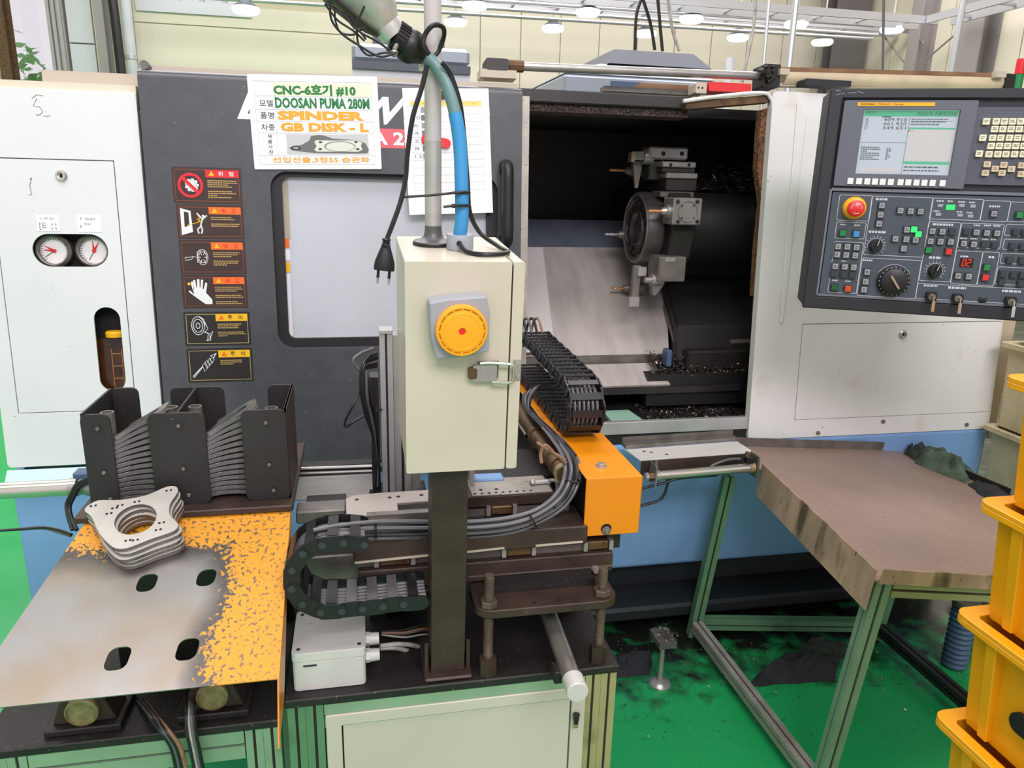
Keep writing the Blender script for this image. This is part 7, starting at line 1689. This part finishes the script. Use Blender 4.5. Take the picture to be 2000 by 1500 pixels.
# cloths
from mathutils import noise as NZ
def rag(name, label, corners, z, h, m, seed, nx=26, ny=18, group=None, thick=.012, plane=None):
    """crumpled cloth: a grid over a four-cornered footprint, folded up by noise, closed below"""
    mb = MB(); g = []
    for j in range(ny+1):
        for i in range(nx+1):
            u, v = i/nx, j/ny; e = min(1, 4.2*min(u, 1-u))**.5*min(1, 4.2*min(v, 1-v))**.5
            p = (corners[0]*(1-u)+corners[1]*u)*(1-v)+(corners[3]*(1-u)+corners[2]*u)*v
            jx = NZ.noise(V((u*3+seed, v*3, 1)))*.012; jy = NZ.noise(V((u*3, v*3+seed, 5)))*.012
            f = .55+.45*abs(math.sin(5*u+3*v+2*NZ.noise(V((u*2+seed, v*2, 0)))))+.35*NZ.noise(V((u*7+seed, v*7, 2)))
            g.append(p+V((jx, jy, z+e*h*max(.15, f))))
    k = len(g); lo = [V((q.x, q.y, q.z)) for q in g]
    base = [((corners[0]*(1-(i % (nx+1))/nx)+corners[1]*((i % (nx+1))/nx))*(1-(i//(nx+1))/ny)+(corners[3]*(1-(i % (nx+1))/nx)+corners[2]*((i % (nx+1))/nx))*((i//(nx+1))/ny)) for i in range(k)]
    lo = [V((g[i].x, g[i].y, base[i].z+z)) for i in range(k)]
    fs = []; W = nx+1
    for j in range(ny):
        for i in range(nx): fs.append((j*W+i, j*W+i+1, (j+1)*W+i+1, (j+1)*W+i))
    mb.add(g, fs, smooth=True); mb.add(lo, [f[::-1] for f in fs])
    o = mb.build(name, m, loc=sum(corners, V())/4)
    tag(o, label, 'cloth' if 'glove' not in name else 'glove', group); return o
sl_ = lambda x, y: PLN(x, y, TN, TD0-SZ)
rag('work_glove', 'grey-green cloth work glove lying in the tray corner', [sl_(1785, 905), sl_(1888, 946), sl_(1904, 926), sl_(1800, 872)], .0005, .05, 'cloth_green', 3)
rag('glove_cuff', 'black knitted cuff bunched at the left end of the green glove', [sl_(1766, 888), sl_(1800, 906), sl_(1816, 884), sl_(1778, 868)], .0005, .036, 'fiber_dark', 8, 16, 12)
bpy.data.objects['glove_cuff']['category'] = 'glove'
rag('black_rag', 'flat black rag at the tray edge beside the yellow crates', [sl_(1890, 948), sl_(1940, 985), sl_(1980, 970), sl_(1915, 935)], .0005, .016, 'cloth_black', 12, 16, 12)
fz = lambda x, y: PZ(x, y, 0)
rag('floor_rag', 'charcoal rag lying on the green floor under the tray table', [fz(1462, 1340), fz(1628, 1332), fz(1640, 1292), fz(1520, 1290)], .001, .055, 'cloth_black', 21)
rag('floor_rag', 'dark brown rag heap behind the charcoal rag under the table', [fz(1545, 1292), fz(1660, 1290), fz(1660, 1268), fz(1560, 1268)], .001, .05, 'fiber_dark', 27)
rag('floor_rag', 'black oily rag beside the levelling foot on the floor', [fz(1205, 1325), fz(1268, 1318), fz(1275, 1275), fz(1205, 1280)], .001, .03, 'cloth_black', 33)
mb = MB(); r3 = random.Random(4)
for k in range(1300):
    p = fz(r3.uniform(1205, 1900), r3.uniform(1262, 1345) if r3.random() < .7 else r3.uniform(1250, 1450)); d = V((r3.gauss(0, 1), r3.gauss(0, 1), r3.gauss(0, .3))).normalized()*r3.uniform(.002, .008)
    mb.add([p+V((0, 0, .002)), p+d+V((0, 0, .004)), p+V((r3.gauss(0, .002), r3.gauss(0, .002), .006))], [(0, 1, 2)])
tag(mb.build('floor_chips', 'chip_mix', loc=fz(1500, 1300)), 'metal chips scattered over the floor by the machine base', 'chips', kind='stuff')
bl = fz(1862, 1300); t = thing('hose_coil', 'dark blue corrugated hose standing behind the yellow crates', 'hose', bl)
mb = MB(); mb.lathe([(0, 0)]+[(.035+.004*(k % 2), .004+.009*k) for k in range(24)]+[(0, .22)], Matrix.Translation(bl), 18); mb.build('hose', 'roof_blue', t)
MB().cyl(bl+V((0, 0, .2205)), bl+V((0, 0, .24)), .04, n=18).build('hose_clamp', 'steel_dull', t)

# ================================================================ plastic crates
def crate(name, label, x0, y1, z0, h, L, W, m, group, rim=.024, ribs=(.10, .36)):
    """stacking crate, back-left corner of its wall at (x0, y1), running right (W) and towards us (L)"""
    t = thing(name, label, 'crate', (x0+W/2, y1-L/2, z0), group)
    tap = .012
    def ring(z, e): return [(x0-e, y1-L-e, z), (x0+W+e, y1-L-e, z), (x0+W+e, y1+e, z), (x0-e, y1+e, z)]
    zt = z0+h-.001; mb = MB(); o0 = ring(z0+.0005, -tap); o1 = ring(zt-.006, 0); i1 = ring(zt-.006, -.004); i0 = ring(z0+.008, -tap-.004)
    mb.add(o0+o1+i1+i0, [(0, 1, 5, 4), (1, 2, 6, 5), (2, 3, 7, 6), (3, 0, 4, 7), (8, 9, 13, 12), (9, 10, 14, 13), (10, 11, 15, 14), (11, 8, 12, 15), (0, 3, 2, 1), (12, 13, 14, 15)])
    mb.build('walls', m, t)
    R = [rrect(x0-rim, y1-L-rim, x0+W+rim, y1+rim, .022, 5), rrect(x0-.003, y1-L+.003, x0+W-.003, y1-.003, .01, 3)]
    mb = MB(); mb.prism(R, zt-.0075, zt); mb.prism([rrect(x0-rim, y1-L-rim, x0+W+rim, y1+rim, .022, 5), rrect(x0-rim+.003, y1-L-rim+.003, x0+W+rim-.003, y1+rim-.003, .02, 5)], zt-.017, zt-.0074); mb.build('rim', m, t, bevel=.002)
    for d in ribs:
        y = y1-d*L; mb = MB(); mb.hexa([(x0-.010+tap, y-.009, z0+.004), (x0+tap+.002, y-.009, z0+.004), (x0+tap+.002, y+.009, z0+.004), (x0-.010+tap, y+.009, z0+.004), (x0-rim+.004, y-.010, zt-.0078), (x0+.002, y-.010, zt-.0078), (x0+.002, y+.010, zt-.0078), (x0-rim+.004, y+.010, zt-.0078)])
        mb.build('rib', m, t, bevel=.0015)
    mb = MB(); mb.hexa([(x0+.02, y1-.001, z0+.004), (x0+.05, y1-.001, z0+.004), (x0+.05, y1-tap+.002, z0+.004), (x0+.02, y1-tap+.002, z0+.004), (x0+.02, y1+rim-.004, zt-.0078), (x0+.05, y1+rim-.004, zt-.0078), (x0+.05, y1, zt-.0078), (x0+.02, y1, zt-.0078)]); mb.build('rib', m, t)
    return t
cxx = .945; zr = [PX(x, y, cxx-.012).z for x, y in ((1975, 732), (1915, 970), (1860, 1178), (1810, 1370))]
yy1 = sum(PX(x, y, cxx).y for x, y in ((1918, 1100), (1866, 1300)))/2
zr = zr+[zr[-1]-(zr[-2]-zr[-1]), zr[-1]-2*(zr[-2]-zr[-1])]
names = ['topmost yellow plastic crate of the stack at the right edge', 'second yellow plastic crate from the top of the right stack', 'third yellow plastic crate from the top of the right stack', 'fourth yellow crate from the top, its wall holed by a hand slot', 'fifth yellow plastic crate from the top of the right stack', 'lowest yellow plastic crate standing on the green floor']
names[2] = 'third yellow plastic crate from the top, with a dark hand slot'; names[3] = 'fourth yellow plastic crate from the top of the right stack'
for k in range(5):
    zlow = zr[k+1] if k < 4 else max(.002, zr[4]-.2)
    c_ = crate('plastic_crate', names[k], cxx+.003, yy1-.012, zlow, zr[k]-zlow, .52, .36, 'crate_yellow', 'yellow crates in the right stack')
    if k == 2:
        q = PX(1996, 1412, cxx+.004); mb = MB(); M = Matrix(((0, 0, 1, cxx-.0), (1, 0, 0, q.y-.03), (0, 1, 0, q.z), (0, 0, 0, 1))); mb.prism(rrect(-.045, -.016, .045, .016, .0155, 6), -.004, .004, M); mb.build('hand_slot', 'hole_black', c_)
zlow = zr[4]-.2
if zlow > .05:
    crate('plastic_crate', names[5], cxx+.003, yy1-.012, .002, zlow-.002, .52, .36, 'crate_yellow', 'yellow crates in the right stack')
# beige crates behind
bY = 2.10; q = PY(1932, 800, bY)
bz0 = PY(1975, 668, bY).z
for k in range(4):
    zt = bz0-.30*k; zl = max(.002, zt-.299)
    if zt < .05: break
    crate('plastic_crate', ['topmost beige crate', 'second beige crate from the top', 'third beige crate from the top', 'lowest beige crate'][k]+' of the stack beyond the machine', q.x+.03, bY, zl, zt-zl, .5, .5, 'crate_beige', 'beige crates beyond the machine', ribs=(.5, .85))
tx_ = PY(1985, 650, bY); MB_ = MB().box((q.x+.05, bY-.45, bz0+.001), (q.x+.5, bY-.03, bz0+.09))
tag(MB_.build('white_tub', 'crate_white', bevel=.01, loc=(q.x+.27, bY-.25, bz0+.001)), 'white plastic tub on top of the beige crates', 'tub')
